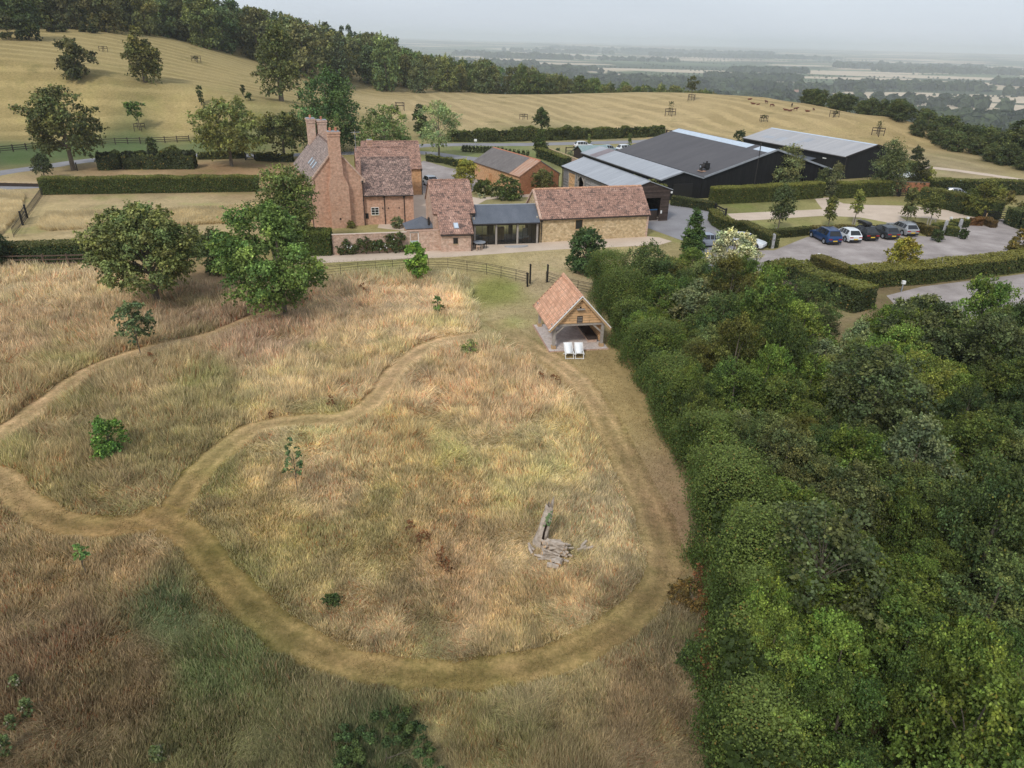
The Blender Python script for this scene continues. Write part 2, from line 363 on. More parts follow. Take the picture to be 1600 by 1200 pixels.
# ------------------------------------------------------------------ the ground
def s2l(c): return tuple((x/255/12.92 if x/255 <= .04045 else ((x/255+.055)/1.055)**2.4) for x in c)
GC = [(60,450,170,145,105),(60,600,148,124,78),(250,600,152,128,84),(150,760,128,106,62),(350,480,140,112,84),(420,530,160,128,100),(560,480,180,150,112),(680,470,196,166,124),(560,560,175,148,104),  # the sample between the two big meadow trees has their shade in its colour
 (300,620,138,122,72),(450,600,180,154,108),(700,600,180,150,108),(650,700,166,142,86),(800,620,178,148,106),(850,700,170,150,96),(500,760,164,138,96),(450,820,150,126,72),(600,850,150,126,76),
 (700,900,162,132,92),(850,930,158,132,88),(950,820,168,148,108),(600,950,150,125,82),(330,900,112,98,54),(265,950,64,74,38),(340,1040,76,86,40),(200,1050,98,76,46),(80,1000,104,78,50),(60,900,128,102,62),
 (200,870,138,110,70),(340,1150,92,88,46),(600,1170,66,72,38),(700,1120,122,104,62),(850,1150,112,96,58),(1000,1100,116,92,60),(900,1060,130,112,70),(1060,800,150,124,94),(1010,600,150,128,86),(1040,1000,116,98,68),(560,700,168,146,96),(250,700,132,116,66),
 (800,500,165,147,108),(850,440,170,150,116),(770,455,132,132,72),(600,405,140,132,86),(720,430,160,144,100),(250,330,168,148,112),(150,370,162,142,106),(0,350,170,150,108),(40,520,160,130,92),
 (200,262,160,132,98),(60,285,160,138,104),(200,228,86,100,62),(20,240,78,92,56),(120,236,84,98,60),(330,225,96,106,66),(350,272,150,120,88),(100,80,166,146,98),(100,180,168,146,96),(300,190,170,148,98),(30,120,160,140,92),(350,130,166,146,98),
 (560,215,150,134,90),(700,180,184,160,116),(1000,190,188,163,118),(1200,190,180,156,110),(1450,210,172,148,102),(1580,260,158,140,98),(1500,262,166,148,112),(900,220,150,138,98),(780,240,120,124,80),
 (1180,318,128,124,78),(1280,345,140,132,86),(1500,335,134,126,80),(780,318,150,140,98),(1450,300,130,118,76),(1300,480,130,114,84),(1400,470,120,104,76),(1300,700,64,62,40),(1300,1000,60,58,38),(1550,700,62,60,40),(1550,1100,58,56,38),(1190,620,74,72,46),(1180,1000,66,64,42)]
_gp = []; _gcol = []
for a in GC:
    p = P(a[0], a[1]); _gp.append((math.atan2(p[0], p[1])*1.6, math.log(math.hypot(p[0], p[1])))); _gcol.append(s2l(a[2:]))
_gp = np.array(_gp); _gcol = np.array(_gcol)**.90*1.04
def gcolor(x, y):
    q = np.c_[np.arctan2(x, y)*1.6, np.log(np.maximum(np.hypot(x, y), 3))]; out = np.zeros((len(q), 3))
    for i in range(0, len(q), 20000):
        d2 = ((q[i:i+20000, None]-_gp[None])**2).sum(2)
        wt = 1/(d2+3e-4)**2; out[i:i+20000] = (wt@_gcol)/wt.sum(1, keepdims=True)
    return out
def inpoly(x, y, poly):
    c = np.zeros(len(x), bool); n = len(poly)
    for i in range(n):
        x1, y1 = poly[i][:2]; x2, y2 = poly[(i+1) % n][:2]
        if y1 == y2: continue
        m = ((y1 > y) != (y2 > y)) & (x < (x2-x1)*(y-y1)/(y2-y1)+x1); c ^= m
    return c
def pxpoly(pts, z=0.): return [G(a, b, z) for a, b in pts]
def smoothline(pts, n=10):
    pts = [np.array(p[:2], float) for p in pts]; out = []
    for i in range(len(pts)-1):
        p0 = pts[max(i-1, 0)]; p1 = pts[i]; p2 = pts[i+1]; p3 = pts[min(i+2, len(pts)-1)]
        for k in range(n):
            t = k/n; out.append(.5*((2*p1)+(p2-p0)*t+(2*p0-5*p1+4*p2-p3)*t*t+(-p0+3*p1-3*p2+p3)*t**3))
    out.append(pts[-1]); return np.array(out)
PATHS = [([(455,480),(400,496),(330,524),(240,545),(150,575),(80,622),(20,668),(-25,700),(-40,730),(0,748),(45,792),(120,822),(190,822),(250,812)], .86),
         ([(262,812),(300,752),(345,706),(400,670),(470,657),(535,655),(582,628),(612,588),(645,556),(690,534),(760,524)], .84),
         ([(232,806),(262,815),(305,845),(345,895),(400,955),(480,1010),(580,1045),(700,1058),(820,1046),(900,1018),(975,972),(1022,925),(1035,880),(1015,800),(985,740),(955,680),(922,620),(885,578),(835,545),(800,522),(775,500)], .8)]
PL = [(smoothline([G(*p) for p in pts]), w_) for pts, w_ in PATHS]
def pathdist(x, y):
    best = np.full(len(x), 99.)
    for L, w_ in PL:
        L2 = L[::3]
        for i in range(len(L2)-1):
            a, b = L2[i], L2[i+1]; ab = b-a; den = ab@ab+1e-9
            t = np.clip(((x-a[0])*ab[0]+(y-a[1])*ab[1])/den, 0, 1)
            d = np.hypot(x-a[0]-t*ab[0], y-a[1]-t*ab[1])/w_; best = np.minimum(best, d)
    return best
LAWN = pxpoly([(738,440),(748,522),(795,545),(858,590),(905,640),(950,720),(985,790),(1010,860),(1030,905),(1092,905),(1075,850),(1040,700),(975,600),(945,545),(915,440),(1000,395),(1060,380),(840,395),(500,408),(345,425),(345,455),(505,440),(560,428),(640,424),(700,428)])
def ground_extra(x, y, c):
    """worn soil, seasonal green flush and dry patches that belong to the ground itself"""
    n1 = fbm(x, y, 5, 3, 4)[:, None]; n2 = fbm(x, y, 1.3, 8, 3)[:, None]
    near = sstep(260, 120, np.hypot(x, y))[:, None]
    c = c*(1+(n1-.5)*.55*near)*(1+(n2-.5)*.35*near)
    g = np.clip((fbm(x, y, 3.2, 21, 3)-.55)*4, 0, 1)[:, None]*near*.55
    return c*(1-g)+g*c*np.array([.72, .95, .62])
def build_ground():
    rad = [3.]
    while rad[-1] < 112: rad.append(rad[-1]+.36)
    while rad[-1] < 32000: rad.append(rad[-1]*1.0165)
    rad = np.array(rad); az = np.radians(np.linspace(-78, 78, 560)); nr, na = len(rad), len(az)
    RR, AA = np.meshgrid(rad, az, indexing='ij'); x = (RR*np.sin(AA)).ravel(); y = (RR*np.cos(AA)).ravel()
    z = T(x, y); V = np.c_[x, y, z]
    i = np.arange(nr-1)[:, None]*na+np.arange(na-1)[None]; F = np.stack([i, i+1, i+na+1, i+na], -1).reshape(-1, 4)[:, ::-1]
    me = bpy.data.meshes.new('ground'); me.vertices.add(len(V)); me.vertices.foreach_set('co', V.astype(np.float32).ravel())
    me.loops.add(F.size); me.loops.foreach_set('vertex_index', F.astype(np.int32).ravel()); me.polygons.add(len(F)); me.polygons.foreach_set('loop_start', np.arange(0, F.size, 4, dtype=np.int32))
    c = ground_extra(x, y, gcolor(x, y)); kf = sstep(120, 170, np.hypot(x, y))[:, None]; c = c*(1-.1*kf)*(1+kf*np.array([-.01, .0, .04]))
    d = np.hypot(x, y)
    val = sstep(-22, -38, z)*sstep(300, 420, d)
    fieldL = sstep(150, 156, y-(.05*x+2)) * sstep(-25, -45, x)*(1-val)*sstep(330, 290, d)
    fieldD = sstep(178, 192, y)*sstep(-45, -25, x)*(1-val)
    fieldR = sstep(125, 140, y-.1*x)*sstep(62, 75, x)*(1-val)
    fm = np.clip(fieldL+fieldD+fieldR, 0, 1)
    warp = fbm(x, y, 60, 31, 3)*2.2
    ph = np.where(x < -42, (y*.97-x*.14)/5.6+warp*.7, (x*.957+y*.287)/7.5+warp)
    a = me.color_attributes.new('Col', 'FLOAT_COLOR', 'POINT'); c4 = np.ones((len(V), 4), np.float32); c4[:, :3] = c; a.data.foreach_set('color', c4.ravel())
    for nm, arr in (('valley', val), ('field', fm), ('phase', ph)):
        t = me.attributes.new(nm, 'FLOAT', 'POINT'); t.data.foreach_set('value', arr.astype(np.float32))
    me.update(calc_edges=True); me.polygons.foreach_set('use_smooth', np.ones(len(F), bool))
    m, nt, b = _new('ground'); L = nt.links.new
    A = lambda n: N(nt, 'ShaderNodeAttribute', attribute_name=n)
    ps = pos(nt); n1 = noise(nt, ps, 2.2, 6, .7); n2 = noise(nt, ps, 11, 4, .7)
    col = mulc(nt, A('Col').outputs['Color'], ramp(nt, n1, [(.3, (.74, .76, .72)), (.7, (1.22, 1.2, 1.2))]))
    col = mulc(nt, col, ramp(nt, n2, [(.3, (.72, .74, .7)), (.7, (1.25, 1.22, 1.2))]))
    # mown swathes on the fields
    wv = N(nt, 'ShaderNodeMath', operation='MULTIPLY'); wv.inputs[1].default_value = 6.2832; L(A('phase').outputs['Fac'], wv.inputs[0])
    nn = noise(nt, ps, .35, 3, .6); ad = N(nt, 'ShaderNodeMath', operation='MULTIPLY_ADD'); ad.inputs[1].default_value = 3.2; L(nn, ad.inputs[0]); L(wv.outputs[0], ad.inputs[2])
    sn = N(nt, 'ShaderNodeMath', operation='SINE'); L(ad.outputs[0], sn.inputs[0])
    nb = noise(nt, ps, .06, 4, .6); sr = ramp(nt, sn.outputs[0], [(.0, (.80, .80, .77)), (.55, (1., 1., 1.)), (1., (1.07, 1.06, 1.05))])
    fm_ = N(nt, 'ShaderNodeMath', operation='MULTIPLY'); L(A('field').outputs['Fac'], fm_.inputs[0]); L(ramp_fac(nt, nb, .3, .6, 1.), fm_.inputs[1])
    fcol = mulc(nt, col, sr); col = mulc(nt, col, fcol, fm_.outputs[0], 'MIX')
    nbg = noise(nt, ps, .11, 5, .75); gm = N(nt, 'ShaderNodeMath', operation='MULTIPLY'); L(ramp_fac(nt, nbg, .56, .72, .75), gm.inputs[0]); L(A('field').outputs['Fac'], gm.inputs[1])
    col = mulc(nt, col, (.16, .145, .055), gm.outputs[0], 'MIX')
    # valley farmland
    mp = N(nt, 'ShaderNodeMapping'); mp.inputs['Scale'].default_value = (1/520, 1/330, 0); mp.inputs['Rotation'].default_value = (0, 0, .35); L(ps, mp.inputs['Vector'])
    vn = noise(nt, mp.outputs[0], .6, 2); va = N(nt, 'ShaderNodeVectorMath', operation='ADD'); L(mp.outputs[0], va.inputs[0]); L(vn, va.inputs[1])
    vo = N(nt, 'ShaderNodeTexVoronoi'); vo.distance = 'CHEBYCHEV'; vo.inputs['Scale'].default_value = 1; vo.inputs['Randomness'].default_value = .8; L(va.outputs[0], vo.inputs['Vector'])
    sp = N(nt, 'ShaderNodeSeparateColor'); L(vo.outputs['Color'], sp.inputs[0])
    vr = N(nt, 'ShaderNodeValToRGB'); vr.color_ramp.interpolation = 'CONSTANT'; e = vr.color_ramp.elements
    for _ in range(5): e.new(.5)
    for k, (p_, c_) in enumerate([(0, (.06, .08, .04)), (.26, (.11, .14, .065)), (.42, (.46, .37, .25)), (.55, (.13, .165, .08)), (.68, (.56, .46, .33)), (.80, (.28, .22, .15)), (.88, (.07, .09, .045))]): e[k].position = p_; e[k].color = (*c_, 1)
    L(sp.outputs[0], vr.inputs[0])
    vcol = mulc(nt, vr.outputs[0], ramp(nt, noise(nt, ps, .02, 5), [(.3, (.8,)*3), (.7, (1.15,)*3)]))
    col = mulc(nt, col, vcol, A('valley').outputs['Fac'], 'MIX')
    L(col, b.inputs['Base Color']); b.inputs['Roughness'].default_value = 1; b.inputs['Specular IOR Level'].default_value = .05
    bumpit(nt, b, n2, .5, .08)
    me.materials.append(m); o = link('ground', me); tag(o, kind='structure'); return o
build_ground()
def strip(name, L, hw, z, mat, cols=False, drape=False, cross=7, fade=.999):
    L = np.array(L); t = np.gradient(L, axis=0); t /= np.linalg.norm(t, axis=1, keepdims=True); nn = np.c_[-t[:, 1], t[:, 0]]
    off = np.linspace(-hw, hw, cross); wob = (fbm(L[:, 0], L[:, 1], 1.5, 77, 2)-.5)*.3
    X = L[:, None]+nn[:, None]*(off[None, :, None]*(1+wob[:, None, None])); x = X[..., 0].ravel(); y = X[..., 1].ravel()
    zz = (T(x, y) if drape else np.zeros(len(x)))+z
    n, m = len(L), cross; i = np.arange(n-1)[:, None]*m+np.arange(m-1)[None]; F = np.stack([i, i+m, i+m+1, i+1], -1).reshape(-1, 4)
    me = bpy.data.meshes.new(name); me.from_pydata(np.c_[x, y, zz].tolist(), [], F.tolist())
    if cols:
        g = ground_extra(x, y, gcolor(x, y)); s = np.tile(np.abs(np.linspace(-1, 1, m)), n)
        soil = np.array(s2l((180, 153, 123)))*1.03; lush = np.array(s2l((122, 101, 74)))
        far = sstep(30, 48, np.hypot(x, y))[:, None]
        pc = (lush*.5+g*.5)*(1-far)+soil*far*.9+far*g*.1
        rut = np.exp(-((s-.45)/.2)**2)[:, None]; nz = fbm(x, y, 1.1, 55, 3)[:, None]
        pc = pc*(1+.42*rut)*(.72+.56*nz)
        tt = np.repeat(np.linspace(0, 1, n), m); k = (sstep(1., .55, s+(fbm(x, y, .7, 66, 2)-.5)*.5)*sstep(1.0, fade, tt))[:, None]*.85; c = g*.92*(1-k)+pc*k
        a = me.color_attributes.new('Col', 'FLOAT_COLOR', 'POINT'); c4 = np.ones((len(x), 4), np.float32); c4[:, :3] = c; a.data.foreach_set('color', c4.ravel())
    me.materials.append(mat); return link(name, me)
def M_path():
    m, nt, b = _new('path'); a = N(nt, 'ShaderNodeAttribute', attribute_name='Col'); ps = pos(nt)
    col = mulc(nt, a.outputs['Color'], ramp(nt, noise(nt, ps, 4, 6, .75), [(.3, (.62, .66, .58)), (.7, (1.3, 1.26, 1.22))]))
    col = mulc(nt, col, ramp(nt, noise(nt, ps, .9, 5, .7), [(.38, (.8, .82, .74)), (.62, (1.12, 1.08, 1.06))]))
    col = mulc(nt, col, ramp(nt, noise(nt, ps, 17, 3, .7), [(.3, (.8, .8, .78)), (.7, (1.15, 1.15, 1.15))]))
    nt.links.new(col, b.inputs['Base Color']); b.inputs['Roughness'].default_value = 1; b.inputs['Specular IOR Level'].default_value = .05; bumpit(nt, b, noise(nt, ps, 12, 3), .4, .05); return m
MT['path'] = M_path()
for k, (L_, w_) in enumerate(PL): tag(strip('path', L_, w_*1.35, .008+.006*k, MT['path'], True, cross=15, fade=.82 if k == 2 else .97), kind='structure')
def sheet(name, pts, z, mat, px=True):
    poly = [Vector(p) for p in (pxpoly(pts) if px else pts)]; tri = geometry.tessellate_polygon([poly])
    me = bpy.data.meshes.new(name); me.from_pydata([(p.x, p.y, z) for p in poly], [], [tuple(t) for t in tri]); me.materials.append(mat)
    bm = bmesh.new(); bm.from_mesh(me); 
    for f in bm.faces:
        if f.normal.z < 0: f.normal_flip()
    bm.to_mesh(me); bm.free()
    return tag(link(name, me), kind='structure')
sheet('gravel_path', [(430,414),(505,411),(600,406),(700,402),(870,390),(960,386),(1030,383),(1050,377),(1030,371),(1010,369),(843,378),(740,383),(690,391),(521,398),(430,402)], .006, MT['gravel_tan'])
sheet('courtyard', [(590,356),(690,368),(700,352),(742,349),(742,322),(760,312),(850,306),(872,300),(860,300),(790,305),(745,309),(700,300),(650,300),(600,330)], .006, MT['gravel_tan'])
sheet('parking_yard', [(640,262),(662,251),(700,262),(742,270),(765,278),(745,292),(735,302),(640,302)], .01, MT['gravel_grey'])
sheet('car_park', [(1100,425),(1128,392),(1210,391),(1262,370),(1400,364),(1450,370),(1475,368),(1500,352),(1560,342),(1620,350),(1680,380),(1640,412),(1330,438),(1268,424)], .008, MT['gravel_grey'])
sheet('overflow_car_park', [(1385,462),(1440,448),(1600,428),(1700,420),(1750,520),(1600,560),(1440,520)], .008, MT['gravel_grey'])
sheet('yard_road', [(1000,352),(1010,340),(1045,318),(1112,322),(1122,345),(1150,372),(1150,420),(1085,425),(1092,385),(1055,372)], .012, MT['asphalt'])
sheet('garden_gravel', [(1136,334),(1200,331),(1285,327),(1278,318),(1272,309),(1296,309),(1318,318),(1345,320),(1430,322),(1440,324),(1500,331),(1545,343),(1530,350),(1450,341),(1405,338),(1418,346),(1398,350),(1345,340),(1290,337),(1150,346)], .014, MT['gravel_tan'])
tag(strip('road', smoothline([G(*p) for p in [(-120,300),(-20,274),(60,262),(150,250),(280,243),(420,243),(560,239),(650,238),(720,246),(790,255),(850,268)]]), 2.0, .012, MT['asphalt'], drape=True), kind='structure')
tag(strip('road', smoothline([G(*p) for p in [(560,240),(640,229),(720,226),(800,226),(900,224),(1000,221),(1080,216)]]), 2.3, .018, MT['asphalt'], drape=True), kind='structure')
tag(strip('road', smoothline([G(*p) for p in [(-60,296),(0,293),(80,290)]]), 1.9, .016, MT['asphalt']), kind='structure')
tag(strip('track', smoothline([G(*p) for p in [(1380,262),(1450,262),(1520,270),(1600,282),(1700,300)]]), 1.6, .02, MT['gravel_tan']), kind='structure')
# ------------------------------------------------------------------ meadow grass
MEADOW = pxpoly([(-260,1300),(-500,900),(-420,560),(-200,420),(60,418),(140,420),(345,452),(505,440),(560,428),(640,424),(700,428),(738,440),(748,522),(795,545),(858,590),(905,640),(950,720),(985,790),(1010,860),(1030,905),(1092,905),(1098,1000),(1102,1200),(1104,1400)])
def blades(rng, x, y, h, wd, lean, cols, name, mat, kind='grass'):
    n = len(x); th = rng.uniform(0, math.pi, n)
    dx = np.cos(th)*wd; dy = np.sin(th)*wd; V = np.zeros((n, 3, 3), np.float32)
    V[:, 0] = np.c_[x-dx, y-dy, np.zeros(n)-.02]; V[:, 1] = np.c_[x+dx, y+dy, np.zeros(n)-.02]; V[:, 2] = np.c_[x+lean[:, 0], y+lean[:, 1], h]
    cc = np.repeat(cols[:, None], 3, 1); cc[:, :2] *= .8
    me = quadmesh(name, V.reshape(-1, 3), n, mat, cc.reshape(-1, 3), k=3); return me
def build_meadow():
    rng = np.random.default_rng(5); M = 1500000
    # sample denser near the camera
    xs = []; ys = []
    r = 9*np.exp(rng.uniform(0, math.log(84/9), M)**1.0*1.0); a = rng.uniform(R(-52), R(24), M)
    x = r*np.sin(a); y = r*np.cos(a); keep = inpoly(x, y, MEADOW); x, y = x[keep], y[keep]
    p = pathdist(x, y); jit = fbm(x, y, .9, 12, 2); keep = p > .62+.6*jit; x, y, p = x[keep], y[keep], p[keep]
    d = np.hypot(x, y); n = len(x)
    tall = .24+.5*sstep(26, 50, d)+.32*(fbm(x, y, 6, 41, 3)-.4); tall = np.clip(tall, .16, .95)
    tall *= (.45+.55*sstep(.8, 1.6, p))*(.55+.9*fbm(x, y, .8, 71, 2)); flat = sstep(.56, .7, fbm(x, y, 2.6, 44, 3))
    h = tall*rng.uniform(.55, 1.15, n)
    ang = fbm(x, y, 3.2, 61, 3)*14+rng.normal(0, 1.15, n); mag = h*rng.uniform(.15, .75, n)*(1+1.3*flat); h = h*(1-.45*flat)
    lean = np.c_[np.cos(ang)*mag, np.sin(ang)*mag]
    c = gcolor(x, y); n1 = fbm(x, y, 4.5, 3, 4)[:, None]; n2 = fbm(x, y, 1.1, 8, 3)[:, None]
    n3 = fbm(x, y, .55, 81, 2)[:, None]; c = c**.77*(1+(n1-.5)*.4)*(1+(n2-.5)*.4)*(1+(n3-.5)*.65)*rng.lognormal(0, .24, n)[:, None]*1.62*np.array([.985, 1.0, .98]); lu = (c@np.array([.3, .6, .1]))[:, None]; c = c*.8+lu*.2*np.array([1.08, 1.0, .82])
    g = np.clip((fbm(x, y, 3.0, 21, 3)-.55)*4, 0, 1)*rng.uniform(.1, 1, n)*.5; c = c*(1-g[:, None])+c*g[:, None]*np.array([.66, .95, .5])
    u = rng.uniform(0, 1, n); c[u < .10] *= np.array([1.35, 1.3, 1.25]); m = (u > .93) & (fbm(x, y, 2.2, 91, 2) > .52); c[m] = c[m]*np.array([.9, .45, .35])
    m = (u > .82) & (u < .9); c[m] *= np.array([.6, .72, .5])
    wd = .011+.00042*d*rng.uniform(.6, 1.5, n)
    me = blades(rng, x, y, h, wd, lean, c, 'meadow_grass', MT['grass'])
    tag(link('meadow_grass', me), kind='stuff', label='dry golden meadow grass growing between the mown paths', cat='grass')
    k = rng.random(n) < .05; xs, ys, hs = x[k], y[k], h[k]*rng.uniform(1.25, 1.7, k.sum()); m_ = len(xs); an = rng.uniform(0, 6.28, m_)   # seed heads
    ch = np.array(s2l((206, 184, 146)))*rng.lognormal(0, .25, m_)[:, None]; ch[rng.random(m_) < .12] *= np.array([.7, .42, .35])
    me = blades(rng, xs, ys, hs, .008+.00022*d[k], np.c_[np.cos(an), np.sin(an)]*(hs*.3)[:, None], ch, 'seed_heads', MT['grass']); tag(link('seed_heads', me), kind='stuff', label='pale seed heads standing above the meadow grass', cat='grass')
    # short rough turf on the mown parts
    M = 260000; r = 12*np.exp(rng.uniform(0, math.log(90/12), M)); a = rng.uniform(R(-30), R(28), M); x = r*np.sin(a); y = r*np.cos(a)
    k = inpoly(x, y, LAWN); x, y = x[k], y[k]; n = len(x); d = np.hypot(x, y); h = rng.uniform(.03, .11, n); an = rng.uniform(0, 7, n)
    c = ground_extra(x, y, gcolor(x, y))*rng.uniform(.8, 1.35, n)[:, None]
    me = blades(rng, x, y, h, .012+.0003*d, np.c_[np.cos(an), np.sin(an)]*h[:, None]*.7, c, 'lawn_turf', MT['grass'])
    tag(link('lawn_turf', me), kind='stuff', label='short parched turf between the fence and the shelter', cat='grass')
    # cropped turf surviving on the paths
    M = 700000; r = 9*np.exp(rng.uniform(0, math.log(80/9), M)); a = rng.uniform(R(-52), R(24), M); x = r*np.sin(a); y = r*np.cos(a); p = pathdist(x, y); k = (p < 1.25) & (fbm(x, y, 1.2, 14, 3) > .40+.1*(np.abs(p-.45) < .18)); x, y, p = x[k], y[k], p[k]; n = len(x); d = np.hypot(x, y); h = rng.uniform(.02, .07, n)+.1*sstep(.75, 1.2, p)*rng.uniform(0, 1, n); an = rng.uniform(0, 7, n)
    far = sstep(30, 48, d)[:, None]; c = (np.array(s2l((116, 98, 70)))*(1-far)+np.array(s2l((180, 154, 124)))*far)*.5+gcolor(x, y)*.5; c = c*rng.lognormal(0, .3, n)[:, None]*1.15
    me = blades(rng, x, y, h, .012+.00035*d, np.c_[np.cos(an), np.sin(an)]*h[:, None]*.9, c, 'path_turf', MT['grass'])
    tag(link('path_turf', me), kind='stuff', label='cropped dry turf growing on the mown paths', cat='grass')
    # uncut strips in the walled garden lawn
    M = 70000; xs = []; 
    polys = [pxpoly([(62,358),(64,346),(72,340),(75,334),(180,331),(240,330),(405,322),(405,346),(300,352),(170,356),(80,361)]), pxpoly([(-150,372),(-120,305),(0,300),(40,306),(36,330),(0,372)])]
    lo = np.array([-75, 70]); hi = np.array([-22, 118]); x = rng.uniform(lo[0], hi[0], 900000); y = rng.uniform(lo[1], hi[1], 900000)
    k = inpoly(x, y, polys[0]) | inpoly(x, y, polys[1]); x, y = x[k][:160000], y[k][:160000]; n = len(x)
    h = rng.uniform(.3, .7, n); an = fbm(x, y, 3, 5)*9; base = np.array(s2l((206, 190, 152)))*1.3
    c = base*(.75+.5*fbm(x, y, 2.5, 4, 3))[:, None]*rng.uniform(.8, 1.2, n)[:, None]
    me = blades(rng, x, y, h, np.full(n, .035), np.c_[np.cos(an), np.sin(an)]*h[:, None]*.4, c, 'uncut_grass', MT['grass'])
    tag(link('uncut_grass', me), kind='stuff', label='pale uncut grass left standing in strips on the garden lawn', cat='grass')
build_meadow()
# ------------------------------------------------------------------ foliage
def leafquads(rng, C, nrm, size, asp=.55):
    size = size*1.22; asp = min(1, asp*1.35)
    n = len(C); a = rng.normal(size=(n, 3)); a -= (a*nrm).sum(1, keepdims=True)*nrm; a /= np.linalg.norm(a, axis=1, keepdims=True)+1e-9
    b = np.cross(nrm, a); s = (size*rng.uniform(.6, 1.35, n))[:, None]
    V = np.stack([C+a*s*.5, C+b*s*.5*asp, C-a*s*.5, C-b*s*.5*asp], 1); return V.reshape(-1, 3)
PROF = {
 'round': lambda t: np.sqrt(np.clip(1-(2*t-1)**2, 0, 1))**.85,
 'dome': lambda t: np.sqrt(np.clip(1-np.clip((t-.3)/.7, 0, 1)**2, 0, 1))*sstep(-.35, .3, t),
 'oval': lambda t: np.sqrt(np.clip(1-(2*t-1)**2, 0, 1))*(1.12-.35*t),
 'cone': lambda t: np.clip(1-t, 0, 1)**.75*sstep(-.12, .18, t)*1.05,
 'column': lambda t: np.clip(1-t**4, 0, 1)**.6*sstep(-.25, .25, t),
 'flame': lambda t: np.sin(np.clip(t, 0, 1)**.7*math.pi)**.7,
 'tall': lambda t: (.55+.45*np.sin(t*math.pi*.9+.2))*np.clip(1-t**3, 0, 1)**.5,
}
def crown_data(seed, rx, z0, z1, shape='round', n=6000, leaf=.3, clumps=60, cr=.26, col=(.07, .09, .03), var=.35, yellow=.0, ycol=(.35, .28, .06), lump=.25, core=True, asp=.55, ry=None, upbias=.3, shoots=.4):
    rng = np.random.default_rng(seed); ry = ry or rx; hz = z1-z0
    t = rng.uniform(.02, 1., clumps*6); pr = PROF[shape](t); keep = rng.uniform(0, 1, len(t)) < (pr+.12); t = t[keep][:clumps]; pr = PROF[shape](t); m = len(t)
    an = rng.uniform(0, 2*math.pi, m); q = rng.uniform(.15, 1, m)**.4
    lumpf = 1+lump*np.sin(an*2+seed)*np.cos(t*5+seed*1.7)+lump*.5*rng.normal(size=m)*.5
    rc = cr*1.22*min(rx, hz/2)*rng.uniform(.7, 1.35, m); rad = np.maximum(pr*q*lumpf*(1-.62*rc/rx), .0)
    CC = np.c_[np.cos(an)*rad*rx, np.sin(an)*rad*ry, z0+hz*t*.92+rc*.1]
    wts = rc**2; idx = rng.choice(m, n, p=wts/wts.sum())
    d = rng.normal(size=(n, 3)); d /= np.linalg.norm(d, axis=1, keepdims=True); d[:, 2] = np.where(d[:, 2] < -.35, -d[:, 2], d[:, 2])
    rr = rc[idx]*(.62+.42*rng.uniform(0, 1, n)**.7); sq = np.array([1, 1, .8])
    Pn = CC[idx]+d*rr[:, None]*sq
    ns = int(n*shoots); S = max(8, ns//16)
    if ns:
        ci = rng.choice(m, S, p=wts/wts.sum()); out = CC[ci]-np.array([0, 0, z0+hz*.35]); out /= np.linalg.norm(out, axis=1, keepdims=True)+1e-6
        sd = out*.8+rng.normal(size=(S, 3))*.5+np.array([0, 0, .45]); sd /= np.linalg.norm(sd, axis=1, keepdims=True)
        k = rng.integers(0, S, ns); u = rng.uniform(.35, 1.0, ns)**.8; ln = rng.uniform(1.1, 1.75, S)[k]*u
        Pn[:ns] = CC[ci[k]]+sd[k]*(rc[ci[k]]*ln)[:, None]*np.array([1, 1, .9])-np.array([0, 0, 1])*(rc[ci[k]]*.25*u**2)[:, None]+rng.normal(size=(ns, 3))*(rc[ci[k]]*.09)[:, None]
        idx[:ns] = ci[k]; rr[:ns] = rc[ci[k]]*np.clip(ln, 0, 1.05); d[:ns] = sd[k]
    nr = d*.7+rng.normal(size=(n, 3))*.55+np.array([0, 0, upbias]); nr /= np.linalg.norm(nr, axis=1, keepdims=True)
    V = leafquads(rng, Pn, nr, leaf, asp)
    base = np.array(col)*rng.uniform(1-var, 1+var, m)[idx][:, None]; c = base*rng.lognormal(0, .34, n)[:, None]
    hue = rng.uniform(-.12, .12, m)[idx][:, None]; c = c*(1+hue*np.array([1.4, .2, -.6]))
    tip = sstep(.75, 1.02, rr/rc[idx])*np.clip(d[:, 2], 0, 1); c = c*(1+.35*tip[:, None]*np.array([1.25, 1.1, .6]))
    if yellow: k = rng.uniform(0, 1, n) < yellow; c[k] = np.array(ycol)*rng.uniform(.6, 1.2, k.sum())[:, None]
    return V, c, n, CC, rc
def crown_mesh(name, *a, **k):
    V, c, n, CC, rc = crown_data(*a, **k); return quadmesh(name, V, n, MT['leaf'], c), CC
def trunk_mb(rng, h, r, CC, z0, nl=6, lean=(0, 0)):
    mb = MB(); p0 = Vector((0, 0, -.15)); top = Vector((lean[0], lean[1], h))
    pts = [p0, Vector((lean[0]*.2+rng.normal()*.04, lean[1]*.2, h*.3)), Vector((lean[0]*.6, lean[1]*.6+rng.normal()*.05, h*.65)), top]
    mb.tube(pts, [r*1.25, r, r*.7, r*.25], 7)
    if len(CC):
        for i in rng.choice(len(CC), min(nl, len(CC)), replace=False):
            e = Vector(CC[i]); s = pts[1].lerp(top, min(.85, max(.1, (e.z*.55-pts[1].z)/max(.1, h-pts[1].z))))
            if (e-s).length < .3: continue
            mid = s.lerp(e, .5)+Vector((0, 0, .08*(e-s).length)); mb.tube([s, mid, e], [r*.42, r*.26, r*.08], 5)
    return mb
_seed = [100]
